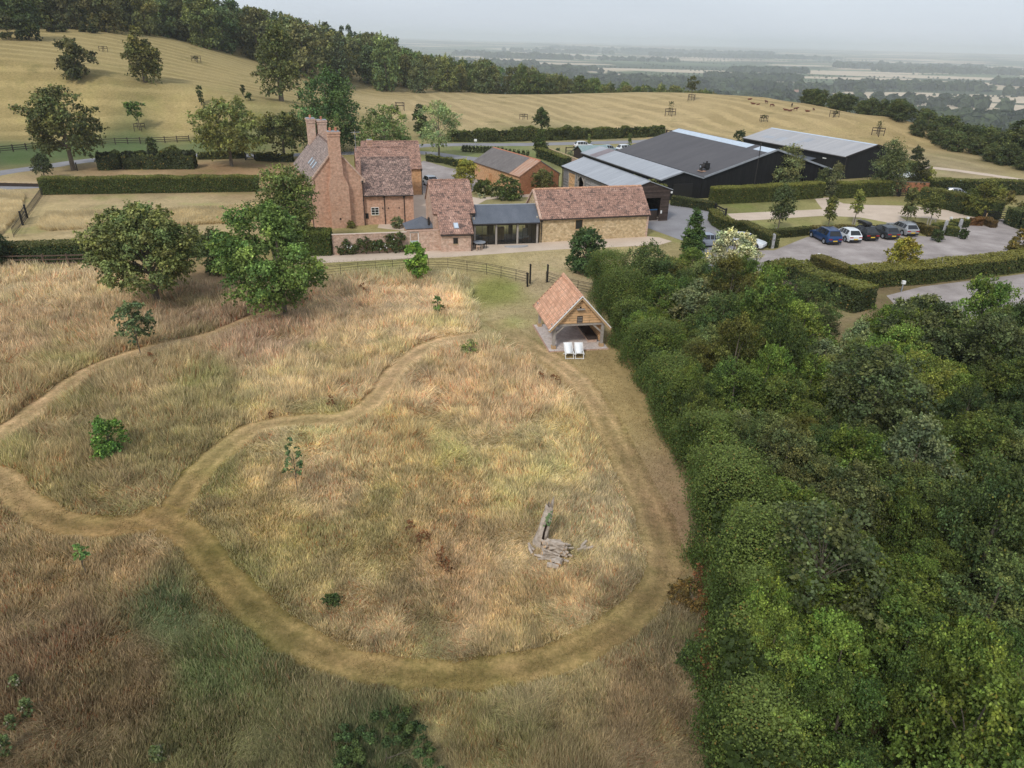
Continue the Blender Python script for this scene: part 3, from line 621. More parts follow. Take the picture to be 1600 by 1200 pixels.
def tree(name, label, loc, h, rx, shape='round', clear=.18, n=6000, leaf=.3, col=(.07, .09, .03), group=None, cat='tree', tr=None, bark='bark', nl=6, lean=(0, 0), rz=0, off=0, **k):
    _seed[0] += 1; sd = _seed[0]; rng = np.random.default_rng(sd)
    root = empty(name, label, cat, loc, rz, group)
    me, CC = crown_mesh('crown', sd, rx, h*clear, h, shape, n, leaf, col=col, **k)
    if tr is None: tr = max(.05, h*.022)
    trunk_mb(rng, h*.8, tr, CC, h*clear, nl, lean).obj('trunk', MT[bark], root)
    link('crown', me, root, (off, 0, 0)); return root
def hgt(base, top, p=None):
    p = p or P(*base); return max(.3, up(top[0], top[1], p[0], p[1])-p[2])
def ptree(name, label, base, top, wpx, shape='round', **k):
    """a tree standing on the ground point seen at base; its top and width as seen"""
    p = P(*base); h = hgt(base, (base[0]+(top[0]-base[0]), top[1]), p)*.97
    d = math.hypot(p[0], p[1]); dep = (np.array(p)-_C)@_f; rx = wpx/2*dep/FPX*.86
    return tree(name, label, p, h, rx, shape, **k)
OL = (.085, .088, .036); DK = (.045, .062, .028); MID = (.07, .10, .036); LT = (.13, .17, .065); YG = (.19, .19, .055); BR = (.10, .17, .045)
ptree('maple_tree', 'broad dark olive maple by the drive, left of the clipped hedge', (115,266), (115,134), 132, 'dome', n=15000, leaf=.3, clumps=120, cr=.2, col=(.092,.105,.045), clear=.2, yellow=.03, ycol=(.2,.15,.05), tr=.32)
ptree('topiary_tree', 'clipped dome of yew on a short stem at the left end of the long hedge', (70,279), (68,239), 33, 'dome', n=5000, leaf=.14, clumps=90, cr=.25, col=(.065,.085,.045), clear=.22, lump=.02, cat='topiary', nl=2)
ptree('lime_tree', 'yellow-green broad tree beyond the long hedge, left of the farmhouse', (362,260), (358,147), 122, 'dome', n=14000, leaf=.28, clumps=110, cr=.2, col=(.155,.172,.065), clear=.22, yellow=.02, tr=.25)
ptree('maple_tree', 'dark olive round tree directly left of the twin chimneys', (445,250), (443,172), 80, 'round', n=9000, leaf=.28, clumps=80, cr=.24, col=(.10,.112,.045), clear=.2, tr=.2)
ptree('lime_tree', 'tall olive tree standing at the foot of the wooded hillside', (440,158), (428,33), 78, 'tall', n=9000, leaf=.42, clumps=80, cr=.3, col=(.095,.108,.045), clear=.1, tr=.5)
ptree('oak_tree', 'large deep green tree behind the twin chimneys', (515,237), (514,112), 126, 'dome', n=16000, leaf=.34, clumps=110, cr=.24, col=(.075,.125,.05), clear=.06, tr=.4)
ptree('whitebeam_tree', 'light green bushy tree behind the back wing of the house', (602,243), (598,160), 92, 'round', n=9000, leaf=.27, clumps=80, cr=.22, col=(.14,.19,.08), clear=.08, tr=.2)
ptree('birch_tree', 'dark narrow tree between two light green trees', (657,214), (656,160), 28, 'oval', n=3500, leaf=.3, clumps=40, cr=.35, col=(.06,.075,.035), clear=.08)
ptree('willow_tree', 'pale airy light green tree on a thin stem beside the drive', (686,246), (688,157), 76, 'oval', n=7500, leaf=.27, clumps=70, cr=.22, col=(.21,.27,.15), clear=.22, asp=.35, tr=.16)
ptree('golden_tree', 'small yellow-green round tree at the corner of the parking yard', (727,296), (728,249), 42, 'round', n=6000, leaf=.16, clumps=60, cr=.25, col=(.24,.24,.06), clear=.14)
ptree('round_tree', 'small dark conical tree in front of the round one near the weatherboarded barn', (844,244), (843,198), 28, 'cone', n=4000, leaf=.22, clumps=50, cr=.3, col=(.065,.085,.03), clear=.14)
ptree('round_tree', 'small round dark tree on a stem by the field hedge, behind the conical one', (846,214), (845,168), 28, 'round', n=4000, leaf=.24, clumps=50, cr=.3, col=(.06,.08,.03), clear=.36)
ptree('thorn_tree', 'lopsided dark tree alone on the sloping field, left of the tall one', (122,121), (124,64), 60, 'round', n=6000, leaf=.38, clumps=50, cr=.3, col=(.075,.078,.035), clear=.04, lump=.5)
ptree('oak_tree', 'tall olive tree with a short trunk alone on the sloping field', (228,128), (216,41), 58, 'tall', n=8000, leaf=.38, clumps=70, cr=.3, col=(.12,.12,.045), clear=.14, tr=.5)
ptree('poplar_sapling', 'thin dark upright sapling on the sloping field above the yellow-green tree', (315,165), (311,133), 9, 'column', n=900, leaf=.25, clumps=20, cr=.7, col=(.06,.075,.03), clear=.08)
ptree('field_sapling', 'small dark sapling near the top of the yellow-green tree', (381,152), (380,133), 7, 'round', n=400, leaf=.3, clumps=10, cr=.6, col=(.06,.07,.03), clear=.3)
ptree('field_sapling', 'lowest small rounded sapling right of the yellow-green tree top', (389,158), (388,143), 9, 'round', n=400, leaf=.3, clumps=10, cr=.6, col=(.05,.08,.03), clear=.2)
ptree('apple_tree', 'old spreading apple tree at the left of the meadow', (246,474), (240,316), 186, 'dome', off=-.2, n=40000, leaf=.17, clumps=210, cr=.17, col=(.145,.172,.075), clear=.22, lump=.35, yellow=.03, ycol=(.3,.27,.09), tr=.24, nl=18)
ptree('walnut_tree', 'dense fresh green tree leaning over the meadow path, right of the spreading apple', (447,497), (430,314), 196, 'dome', off=-1.1, n=36000, leaf=.16, clumps=170, cr=.17, col=(.12,.185,.06), clear=.2, lump=.25, tr=.17, nl=14)
ptree('pear_tree', 'leafy tree growing up against the left side of the farmhouse', (455,392), (458,252), 108, 'oval', n=21000, leaf=.17, clumps=130, cr=.24, col=(.115,.15,.055), clear=.1, lump=.5, nl=10)
ptree('hawthorn_bush', 'ragged green bush under the spreading apple tree', (345,425), (340,360), 70, 'round', n=7000, leaf=.17, clumps=60, cr=.25, col=(.07,.095,.04), clear=.02)
ptree('grey_sapling', 'grey-green sapling with a bare stem on the edge of the upper path', (221,556), (224,466), 70, 'oval', n=3600, leaf=.13, clumps=70, cr=.16, col=(.11,.15,.085), clear=.3, nl=14, tr=.035, lump=.4)
ptree('hazel_bush', 'bright green bushy shrub in the left loop of meadow', (176,710), (177,653), 62, 'round', n=4200, leaf=.1, clumps=45, cr=.26, col=(.10,.19,.05), clear=.04, cat='bush')
ptree('whip_sapling', 'spindly grey-green sapling on a tall cane in the middle of the meadow', (466,772), (464,680), 44, 'oval', n=700, leaf=.1, clumps=26, cr=.16, col=(.10,.155,.08), clear=.35, nl=16, tr=.018)
ptree('staked_sapling', 'tiny bright green sapling in a white guard near the lower left', (137,896), (134,848), 26, 'round', n=420, leaf=.09, clumps=12, cr=.35, col=(.14,.24,.09), clear=.5, tr=.02)
ptree('acer_tree', 'vivid lime green young tree standing at the estate fence', (652,438), (650,377), 44, 'oval', n=5200, leaf=.15, clumps=50, cr=.25, col=(.16,.27,.06), clear=.16, lump=.4)
ptree('young_bush', 'small green bush among tall dry grass below the fence', (684,493), (684,461), 21, 'oval', n=900, leaf=.11, clumps=20, cr=.35, col=(.11,.17,.06), clear=.1, cat='bush')
ptree('thistle_bush', 'pale green low bush where the inner path meets the lawn', (735,556), (735,533), 34, 'dome', n=900, leaf=.1, clumps=24, cr=.3, col=(.17,.22,.10), clear=.05, cat='bush')
ptree('bay_tree', 'dense round dark green tree in front of the stone barn', (913,427), (913,358), 68, 'round', n=13000, leaf=.15, clumps=90, cr=.22, col=(.055,.095,.04), clear=.03)
ptree('cypress_tree', 'dark green conical cypress right of the stone barn', (1080,402), (1079,316), 42, 'cone', n=12000, leaf=.14, clumps=90, cr=.3, col=(.06,.105,.035), clear=.02)
ptree('blossom_shrub', 'creamy white flowering shrub at the top of the thicket', (1140,432), (1138,357), 104, 'dome', n=18000, leaf=.13, clumps=120, cr=.17, col=(.46,.47,.38), clear=.05, yellow=.2, ycol=(.10,.14,.05), cat='shrub')
ptree('silver_birch', 'tall grey-green tree against the wall of the big black barn', (1223,302), (1226,229), 66, 'tall', n=12000, leaf=.18, clumps=90, cr=.32, col=(.14,.155,.08), clear=.08)
ptree('hornbeam_tree', 'round headed tree on a clear stem beyond the left end of the car park', (1215,364), (1215,289), 38, 'round', n=6500, leaf=.15, clumps=60, cr=.4, col=(0.075,0.094,0.044), lump=.08, clear=.3, tr=.07)
ptree('hornbeam_tree', 'slim upright tree on a stem behind the blue car', (1293,356), (1295,299), 22, 'column', n=3500, leaf=.15, clumps=40, cr=.4, col=(0.125,0.138,0.050), lump=.08, clear=.28, tr=.05)
ptree('hornbeam_tree', 'sparse slim tree on a stem behind the white car', (1334,350), (1341,292), 21, 'flame', n=2200, leaf=.15, clumps=36, cr=.4, col=(0.163,0.188,0.062), lump=.08, clear=.3, tr=.05)
ptree('hornbeam_tree', 'egg shaped tree on a stem behind the silver estate car', (1416,348), (1421,293), 26, 'column', n=4000, leaf=.15, clumps=44, cr=.4, col=(0.119,0.131,0.056), lump=.08, clear=.25, tr=.05)
ptree('hornbeam_tree', 'round headed tree on a stem on the gravel island right of the cars', (1453,349), (1459,299), 30, 'round', n=4000, leaf=.15, clumps=44, cr=.4, col=(0.112,0.125,0.044), lump=.08, clear=.3, tr=.05)
ptree('holm_oak', 'left of two narrow grey-green trees by the garden hedge gap', (1281,305), (1283,264), 22, 'column', n=3600, leaf=.16, clumps=36, cr=.5, col=(.10,.12,.06), clear=.02)
ptree('holm_oak', 'taller right one of two narrow grey-green trees by the garden hedge gap', (1300,307), (1305,257), 26, 'flame', n=4200, leaf=.16, clumps=40, cr=.5, col=(.12,.135,.08), clear=.02)
ptree('poplar_tree', 'large drooping grey-green tree at the right end of the far black barn', (1380,303), (1384,221), 68, 'tall', n=13000, leaf=.18, clumps=90, cr=.32, col=(.10,.12,.06), clear=.04)
ptree('round_tree', 'small dark round tree on the field edge right of the far barn', (1429,256), (1431,229), 22, 'round', n=2600, leaf=.2, clumps=34, cr=.3, col=(.05,.062,.035), clear=.25)
ptree('yew_tree', 'dark spiky evergreen behind the yellow-green bush', (1430,298), (1436,248), 38, 'cone', n=4500, leaf=.2, clumps=50, cr=.35, col=(.05,.055,.025), clear=.04, lump=.5)
ptree('golden_bush', 'yellow-green bush in front of the dark evergreen', (1441,298), (1441,262), 32, 'round', n=4000, leaf=.16, clumps=45, cr=.28, col=(.17,.19,.045), clear=.05, cat='bush')
ptree('beech_tree', 'broad yellow-green tree rising over the garden hedge by the gate', (1528,338), (1527,281), 56, 'dome', n=8000, leaf=.17, clumps=70, cr=.24, col=(.115,.125,.035), clear=.12)
ptree('crab_apple_tree', 'small sparse tree beyond the garden gate', (1568,330), (1572,297), 26, 'dome', n=1800, leaf=.17, clumps=26, cr=.3, col=(.13,.12,.045), clear=.3)
ptree('beech_tree', 'bronze-green tree at the right edge beyond the gate', (1602,345), (1598,296), 36, 'round', n=4500, leaf=.17, clumps=50, cr=.25, col=(.12,.10,.035), clear=.1)
ptree('golden_bush', 'large golden-green bush rising from the hedge below the parked cars', (1406,428), (1405,370), 58, 'round', n=9000, leaf=.14, clumps=80, cr=.22, col=(.25,.23,.05), clear=.05, cat='bush')
ptree('golden_bush', 'dark golden round bush at the right edge of the car park', (1594,404), (1594,356), 54, 'dome', n=7000, leaf=.14, clumps=70, cr=.22, col=(.15,.12,.035), clear=.03, cat='bush')
ptree('round_tree', 'small dense dark round tree between the two black barns', (1152,231), (1152,203), 23, 'round', n=2600, leaf=.2, clumps=34, cr=.3, col=(.045,.065,.028), clear=.1)
ptree('magnolia_shrub', 'sprawling wall shrub against the red brick shed gable', (846,306), (848,264), 46, 'round', n=3400, leaf=.17, clumps=44, cr=.28, col=(.11,.12,.05), clear=.12, cat='shrub', lump=.6)
ptree('olive_bush', 'grey round bush beside the small green shed', (891,253), (891,236), 13, 'round', n=1300, leaf=.13, clumps=20, cr=.4, col=(.13,.16,.11), clear=.02, cat='bush')
ptree('olive_bush', 'smaller grey round bush by the brick wall of the drive', (871,242), (872,231), 9, 'round', n=900, leaf=.14, clumps=16, cr=.4, col=(.10,.13,.09), clear=.02, cat='bush')
ptree('golden_bush', 'little lime green bush between the sheds and the long grey roof', (911,249), (909,235), 13, 'round', n=1300, leaf=.13, clumps=20, cr=.4, col=(.19,.23,.06), clear=.02, cat='bush')
ptree('slim_cypress', 'thin upright cypress by the drive, left of the big black barn roof', (983,232), (984,208), 6, 'column', n=700, leaf=.2, clumps=16, cr=.8, col=(.09,.12,.04), clear=.02)
ptree('slim_cypress', 'thin yellow-green sapling behind the white car on the drive', (920,226), (920,206), 5, 'column', n=500, leaf=.2, clumps=12, cr=.8, col=(.16,.19,.07), clear=.02)
ptree('garden_shrub', 'large leafy green shrub in the bed between yard and lawn', (790,311), (785,275), 60, 'dome', n=7000, leaf=.17, clumps=70, cr=.24, col=(.08,.11,.04), clear=.02, cat='shrub')
ptree('garden_shrub', 'dark green shrub right behind the patched tile roof', (756,304), (752,280), 36, 'dome', n=4000, leaf=.17, clumps=40, cr=.28, col=(.07,.09,.03), clear=.02, cat='shrub')
ptree('lavender_bush', 'pale silvery border plant at the end of the shrub bed', (800,312), (803,293), 26, 'dome', n=1800, leaf=.13, clumps=30, cr=.25, col=(.17,.19,.12), clear=.02, cat='bush')
ptree('lavender_bush', 'low silver-leaved plant beside the patched tile roof', (752,309), (752,301), 22, 'dome', n=900, leaf=.11, clumps=20, cr=.3, col=(.3,.33,.27), clear=.02, cat='bush')
ptree('wall_shrub', 'grey-green rounded shrub against the front of the house wing', (621,356), (620,338), 25, 'dome', n=2400, leaf=.12, clumps=30, cr=.3, col=(.15,.17,.10), clear=.02, cat='shrub')
ptree('wall_shrub', 'small yellowish shrub at the foot of the big chimney breast', (549,356), (549,345), 18, 'dome', n=1500, leaf=.12, clumps=24, cr=.3, col=(.14,.14,.05), clear=.02, cat='shrub')
ptree('yew_tree', 'dark clipped evergreen at the left edge by the lower hedge', (-8,418), (-6,338), 70, 'cone', n=9000, leaf=.15, clumps=70, cr=.3, col=(.05,.075,.04), clear=.02)
ptree('conifer_sapling', 'dark bushy evergreen top poking out of the loose hedge', (242,258), (242,210), 26, 'cone', n=2500, leaf=.2, clumps=34, cr=.4, col=(.06,.08,.035), clear=.02)
ptree('hillside_tree', 'rounded tree at the top left corner beside the field', (46,62), (44,-6), 48, 'round', n=5000, leaf=.5, clumps=50, cr=.3, col=(.055,.075,.035), clear=.05)
for k_, (bx, by, ty, wd_) in enumerate([(14,62,24,48),(78,50,36,20),(96,50,38,18),(130,50,36,14),(146,52,38,14)]):
    ptree('hillside_bush', ['large dark bush at the extreme top left of the sloping field','low clipped dark bush on the upper field edge, nearest the corner tree','second low dark bush along the upper field edge','third low rounded bush along the upper field edge','rightmost low rounded bush on the upper field edge'][k_], (bx, by), (bx, ty), wd_, 'dome', n=1800, leaf=.4, clumps=26, cr=.35, col=(.06,.07,.035), clear=.02, cat='bush')
# ---- shared crown library for woods and thicket
def tree_proto(kind, seed, h, rx, shape, n, leaf, col, **k):
    me, CC = crown_mesh('crown', seed, rx, h*k.pop('clear', .1), h, shape, n, leaf, col=col, **k)
    tm = trunk_mb(np.random.default_rng(seed), h*.8, h*.02, CC, h*.1, 4).mesh('trunk', MT['bark'])
    return me, tm
def place_proto(name, label, pr, loc, rz, scale, group, cat='tree', color=(1, 1, 1, 1)):
    r = empty(name, label, cat, loc, rz, group); r.scale = scale
    a = link('crown', pr[0], r); a.color = color; link('trunk', pr[1], r); return r
WP = {'broadleaf_tree': [tree_proto('b', 400+i, 15, 6.2, ['dome', 'round', 'oval'][i % 3], 7000, .55, (.07, .088, .042), clumps=70, cr=.24, clear=.04) for i in range(5)],
      'conifer_tree': [tree_proto('c', 420+i, 16, 3.3, 'cone', 4500, .5, (.035, .052, .036), clumps=60, cr=.35, clear=.02) for i in range(2)],
      'poplar_tree': [tree_proto('p', 430, 16, 2.2, 'column', 3500, .45, (.05, .065, .038), clumps=50, cr=.5, clear=.03)]}
def build_wood():
    rng = random.Random(7)
    sky_x = [-200, 0, 300, 400, 440, 480, 520, 560, 600, 632, 645, 700, 800, 880, 950, 1000, 1050, 1110]; sky_y = [-60, -50, -20, 8, 15, 25, 36, 42, 50, 70, 78, 84, 97, 112, 124, 130, 134, 137]
    front_x = [-200, 0, 180, 300, 400, 470, 560, 650, 800, 900, 1000, 1110]; front_d = [262, 262, 268, 278, 292, 288, 298, 306, 318, 332, 345, 352]
    done = []; n = 0; tries = 0
    while n < 215 and tries < 9000:
        tries += 1; px = rng.uniform(-180, 1115); u = rng.random()**1.4; fd = np.interp(px, front_x, front_d); d = fd+u*np.interp(px, [0, 400, 640, 800, 1100], [70, 120, 110, 70, 25])
        p = D(px, 100, d); x, y = p[0], p[1]
        if any((x-a)**2+(y-b)**2 < 6.6**2 for a, b in done): continue
        z = T1(x, y); lim = np.interp(px, sky_x, sky_y)+rng.uniform(-3, 9); hm = up(px, lim, x, y)-z
        far = u > .5
        h = min(hm, rng.uniform(13, 21)); 
        if px > 640: h = min(h, rng.uniform(9, 15)+ (4 if far else 0))
        if h < 4: continue
        done.append((x, y)); k = 'broadleaf_tree'; 
        if 430 < px < 560 and rng.random() < .45: k = 'conifer_tree'
        elif 640 < px < 800 and rng.random() < .06: k = 'poplar_tree'
        pr = rng.choice(WP[k]); s = h/15.5; w_ = s*rng.uniform(.75, 1.15)
        if px < 420: lab, gr = 'dark %s in the wood along the top of the sloping field', 'trees of the upper hillside wood'
        elif px < 640: lab, gr = 'tall %s in the wood behind the farmhouse chimneys', 'trees of the wood behind the farmhouse'
        else: lab, gr = 'rounded %s in the belt beyond the crest of the pale field', 'trees of the belt beyond the crest'
        kn = {'broadleaf_tree': 'broadleaf tree', 'conifer_tree': 'dark pointed conifer', 'poplar_tree': 'narrow poplar'}[k]
        b = rng.uniform(1.1, 2.1); g = (b*rng.uniform(.85, 1.25), b, b*rng.uniform(.8, 1.15), 1)
        place_proto(k, (lab % kn), pr, (x, y, z-.3), rng.uniform(0, 6.28), (w_, w_, s), gr, color=g); n += 1
build_wood()
# ---- the belt of small trees along the right edge of the pale field
def build_crest_belt():
    rng = random.Random(11); L = smoothline([D(*p)[:2] for p in [(1262,163,264),(1330,174,250),(1400,184,231),(1470,202,212),(1530,219,197),(1600,236,181),(1700,262,170)]], 9)
    for i, q in enumerate(L[::2]):
        for j in range(2):
            x, y = q[0]+rng.uniform(-2, 2)+j*4.5, q[1]+rng.uniform(-2, 2)+j*6; z = T1(x, y); h = rng.uniform(3.4, 5.0)+j*1.2+ (2.5 if i > 20 and j else 0); s = h/15.5
            pr = rng.choice(WP['broadleaf_tree']); b = rng.uniform(.9, 1.3)
            place_proto('hedgerow_tree', 'low dark tree in the thick hedgerow along the right edge of the pale field', pr, (x, y, z-.2), rng.uniform(0, 6), (s*1.25, s*1.25, s), 'trees of the hedgerow on the field edge', color=(b, b, b*.9, 1))
build_crest_belt()
# ---- the dense thicket on the right
def build_thicket():
    rng = random.Random(3); r_ = lambda a, b: rng.uniform(a, b)
    kinds = [  # name, label phrase, colour, leaf, shape, weight, leaves
        ('hawthorn_shrub', 'dark green small-leaved shrub', (.085, .125, .038), .085, 'dome', 5, 24000),
        ('blackthorn_shrub', 'blue-green dusky shrub', (.075, .11, .046), .085, 'round', 3, 23000),
        ('hazel_shrub', 'fresh green broad-leaved shrub', (.115, .17, .045), .10, 'dome', 4, 20000),
        ('field_maple', 'yellow-green bushy maple', (.135, .175, .048), .09, 'round', 2, 22000),
        ('silver_willow', 'silver-grey leaved willow', (.17, .205, .125), .12, 'tall', .6, 13000),
        ('dogwood_shrub', 'olive shrub with bronze tips', (.13, .14, .045), .09, 'dome', 1, 20000),
        ('goat_willow', 'dull sage green loose shrub', (.12, .15, .07), .09, 'oval', 3, 20000)]
    PR = {}
    for i, k in enumerate(kinds):
        PR[k[0]] = [tree_proto(k[0], 500+i*7+j, 4.2, 2.1, k[4], k[6], k[3], k[2], clumps=110, cr=.2, lump=.55, clear=.02, asp=.5, upbias=.1, shoots=.6, yellow=.02, ycol=(.28, .26, .07)) for j in range(2)]
    poly = pxpoly([(950,458),(1000,444),(1050,434),(1110,438),(1180,466),(1215,492),(1262,530),(1300,570),(1345,580),(1362,552),(1420,530),(1500,538),(1620,528),(1760,548),(2300,900),(3400,1500),(1230,1700),(1200,1300),(1186,1100),(1172,900),(1112,690),(1050,580),(1000,530)])
    px_ = np.array([q[0] for q in poly]); py_ = np.array([q[1] for q in poly]); pts = []; tries = 0
    gap = G(1470, 590)
    # the edge hedge first
    edge = smoothline([G(*p)[:2] for p in [(925,448),(952,520),(985,582),(1045,690),(1085,800),(1104,900),(1112,1050),(1118,1200),(1122,1400)]], 14)
    acc = 0; last = edge[0]; k_hedge = 0
    for q in edge:
        if np.linalg.norm(q-last) < 1.5 and k_hedge: continue
        last = q; k_hedge += 1; pts.append((q[0]+1.35+r_(-.25, .5), q[1], r_(.75, 1.1), True))
    while len(pts) < 298 and tries < 40000:
        tries += 1; x, y = r_(px_.min(), min(px_.max(), 62)), r_(max(py_.min(), 6), (34 if tries < 9000 else py_.max()))
        if not inpoly(np.array([x]), np.array([y]), poly)[0]: continue
        if math.atan2(x, y) > R(44) : continue
        R0 = r_(1.0, 1.9)*(1.15 if math.hypot(x, y) > 45 else 1)
        if math.hypot(x-gap[0], y-gap[1]) < 3.0 or any(math.hypot(x-q[0], y-q[1]) < rr for q, rr in ((G(1135, 452), 3.6), (G(1228, 480), 3.2), (G(1080, 425), 2.4))): continue
        if any((x-a)**2+(y-b)**2 < ((R0+c)*.72)**2 for a, b, c, e in pts): continue
        pts.append((x, y, R0, False))
    names = [k[0] for k in kinds]; wts = [k[5] for k in kinds]
    for x, y, R0, e in pts:
        k = rng.choices(kinds, wts)[0]
        if e: k = kinds[rng.choice([0, 2, 2, 3])]
        s = R0/2.1*1.12; hs = s*r_(.85, 1.25)*(1.0 if not e else 1.35)
        if not e and y < 62 and rng.random() < .15: hs *= 1.5
        if y > 62: hs *= .72
        near = math.hypot(x, y) < 32
        where = ('in the edge hedge between thicket and meadow' if e else 'in the near lower part of the thicket' if near else 'in the upper part of the thicket towards the car park')
        b = r_(.72, 1.25); 
        if x > 12 and not e: b *= .88  # shrubs further right tinted darker, for painted shade as well as darker species
        if e: b *= .85
        place_proto(k[0], k[1]+' '+where, rng.choice(PR[k[0]]), (x, y, -.1), r_(0, 6.28), (s, s, hs), 'shrubs '+where, 'shrub', (b*r_(.92, 1.1), b, b*r_(.85, 1.05), 1))
    # two taller trees with bare grey limbs showing
    for (bx, by), hh, lab in [((1348,700), 6.2, 'taller tree with pale branches standing above the middle of the thicket'), ((1262,960), 5.2, 'thin half-bare tree with pale twigs in the near thicket'), ((1420,585), 5.8, 'dark broad tree above the thicket near the overflow car park'), ((1530,610), 5.6, 'olive broad tree above the thicket near the right edge')]:
        p = G(bx, by); tree('thicket_tree', lab, (p[0], p[1], 0), hh, 2.6, 'dome', n=12000 if hh > 5.5 else 5000, leaf=.13, clumps=90, cr=.2, col=(.075, .095, .045), clear=.3, nl=20, tr=.07, lump=.4)
build_thicket()
# ------------------------------------------------------------------ buildings
def gable_wall(mb, L, Dp, ev, rg, ax='x', x0=0, y0=0, ev2=None):
    """solid block with gables; ridge runs along ax"""
    ev2 = ev if ev2 is None else ev2
    if ax == 'x': mb.extr([(y0, -.1), (y0+Dp, -.1), (y0+Dp, ev2), (y0+Dp/2, rg), (y0, ev)], x0, x0+L, 'x')
    else: mb.extr([(x0, -.1), (x0+L, -.1), (x0+L, ev2), (x0+L/2, rg), (x0, ev)], y0, y0+Dp, 'y')
    return mb
def slab(mb, a, b, c, d, t=.12):
    """roof slab from 4 corner points (eave a-b, ridge c-d), thickened downwards"""
    P4 = [Vector(p) for p in (a, b, c, d)]; n = (P4[1]-P4[0]).cross(P4[3]-P4[0]).normalized()
    if n.z < 0: n = -n
    return mb.add([p+n*t for p in P4]+[p+n*.004 for p in P4], [(0,1,2,3),(7,6,5,4),(0,4,5,1),(1,5,6,2),(2,6,7,3),(3,7,4,0)])
def gable_roof(mb, L, Dp, ev, rg, ax='x', x0=0, y0=0, oh=.25, og=.12, t=.14, sides=(1, 1)):
    half = (Dp if ax == 'x' else L)/2; sl_ = (rg-ev)/half; e = ev-oh*sl_
    if ax == 'x':
        if sides[0]: slab(mb, (x0-og, y0-oh, e), (x0+L+og, y0-oh, e), (x0+L+og, y0+half, rg), (x0-og, y0+half, rg), t)
        if sides[1]: slab(mb, (x0-og, y0+Dp+oh, e), (x0+L+og, y0+Dp+oh, e), (x0+L+og, y0+half, rg), (x0-og, y0+half, rg), t)
    else:
        if sides[0]: slab(mb, (x0-oh, y0-og, e), (x0-oh, y0+Dp+og, e), (x0+half, y0+Dp+og, rg), (x0+half, y0-og, rg), t)
        if sides[1]: slab(mb, (x0+L+oh, y0-og, e), (x0+L+oh, y0+Dp+og, e), (x0+half, y0+Dp+og, rg), (x0+half, y0-og, rg), t)
    return mb
def ridge_tiles(L, x0, y0, z, ax='x'):
    mb = MB(); n = int(L/.4)
    for i in range(n):
        a = i*L/n; b = (i+.94)*L/n; zz = z+.11+(.015 if i % 2 else 0)
        if ax == 'x': mb.tube([(x0+a, y0, zz), (x0+b, y0, zz)], .13, 6)
        else: mb.tube([(x0, y0+a, zz), (x0, y0+b, zz)], .13, 6)
    return mb
def verge_line(mb, a, b, w=.1): return mb.bar(a, b, w, w)
def chimney(parent, x, y, zb, zt, w, d, pots=2, mat='brick', name='chimney'):
    mb = MB(); mb.box(x-w/2, x+w/2, y-d/2, y+d/2, zb, zt-.5); mb.box(x-w/2-.07, x+w/2+.07, y-d/2-.07, y+d/2+.07, zt-.5, zt-.38); mb.box(x-w/2-.03, x+w/2+.03, y-d/2-.03, y+d/2+.03, zt-.38, zt-.2)
    mb.box(x-w/2-.11, x+w/2+.11, y-d/2-.11, y+d/2+.11, zt-.2, zt)
    c = mb.obj(name, MT[mat], parent)
    MB().box(x-w/2-.02, x+w/2+.02, y-d/2-.02, y+d/2+.02, zt, zt+.06).obj('chimney_cap', MT['lead'], c)
    for i in range(pots):
        px = x+(i-(pots-1)/2)*w*.5; MB().tube([(px, y, zt+.06), (px, y, zt+.3), (px, y, zt+.33), (px, y, zt+.42)], [.15, .12, .16, .14], 9).obj('chimney_pot', MT['clay_pot'], c)
    return c
def pipe(parent, x, y, z0, z1, kick=None):
    mb = MB(); mb.tube([(x, y, z0), (x, y, z1)], .055, 7)
    for k in range(1, int(z1-z0), 2): mb.box(x-.08, x+.08, y-.04, y+.06, z0+k, z0+k+.06)
    if kick: mb.tube([(x, y, z1), (x+kick, y-.08, z1+.35)], .055, 7)
    mb.box(x-.11, x+.11, y-.09, y+.07, z1-.02, z1+.18)
    return mb.obj('drainpipe', MT['iron'], parent)
def window(parent, x, y, z, w, h, frame='white_paint', nx=2, nz=3, pane='window_dark', name='window'):
    """window in a front wall (facing -y) whose face is at y"""
    mb = MB(); f = .055; mb.box(x, x+w, y-.05, y+.02, z, z+f); mb.box(x, x+w, y-.05, y+.02, z+h-f, z+h); mb.box(x, x+f, y-.05, y+.02, z+f, z+h-f); mb.box(x+w-f, x+w, y-.05, y+.02, z+f, z+h-f)
    for i in range(1, nx): xx = x+w*i/nx; mb.box(xx-.022, xx+.022, y-.045, y+.01, z+f, z+h-f)
    for j in range(1, nz): zz = z+h*j/nz; mb.box(x+f, x+w-f, y-.042, y+.005, zz-.018, zz+.018)
    o = mb.obj(name, MT[frame], parent)
    MB().box(x+f, x+w-f, y-.02, y-.006, z+f, z+h-f).obj('pane', MT[pane], o)
    MB().box(x-.05, x+w+.05, y-.09, y+.01, z-.07, z-.004).obj('sill', MT['stone'], o); return o
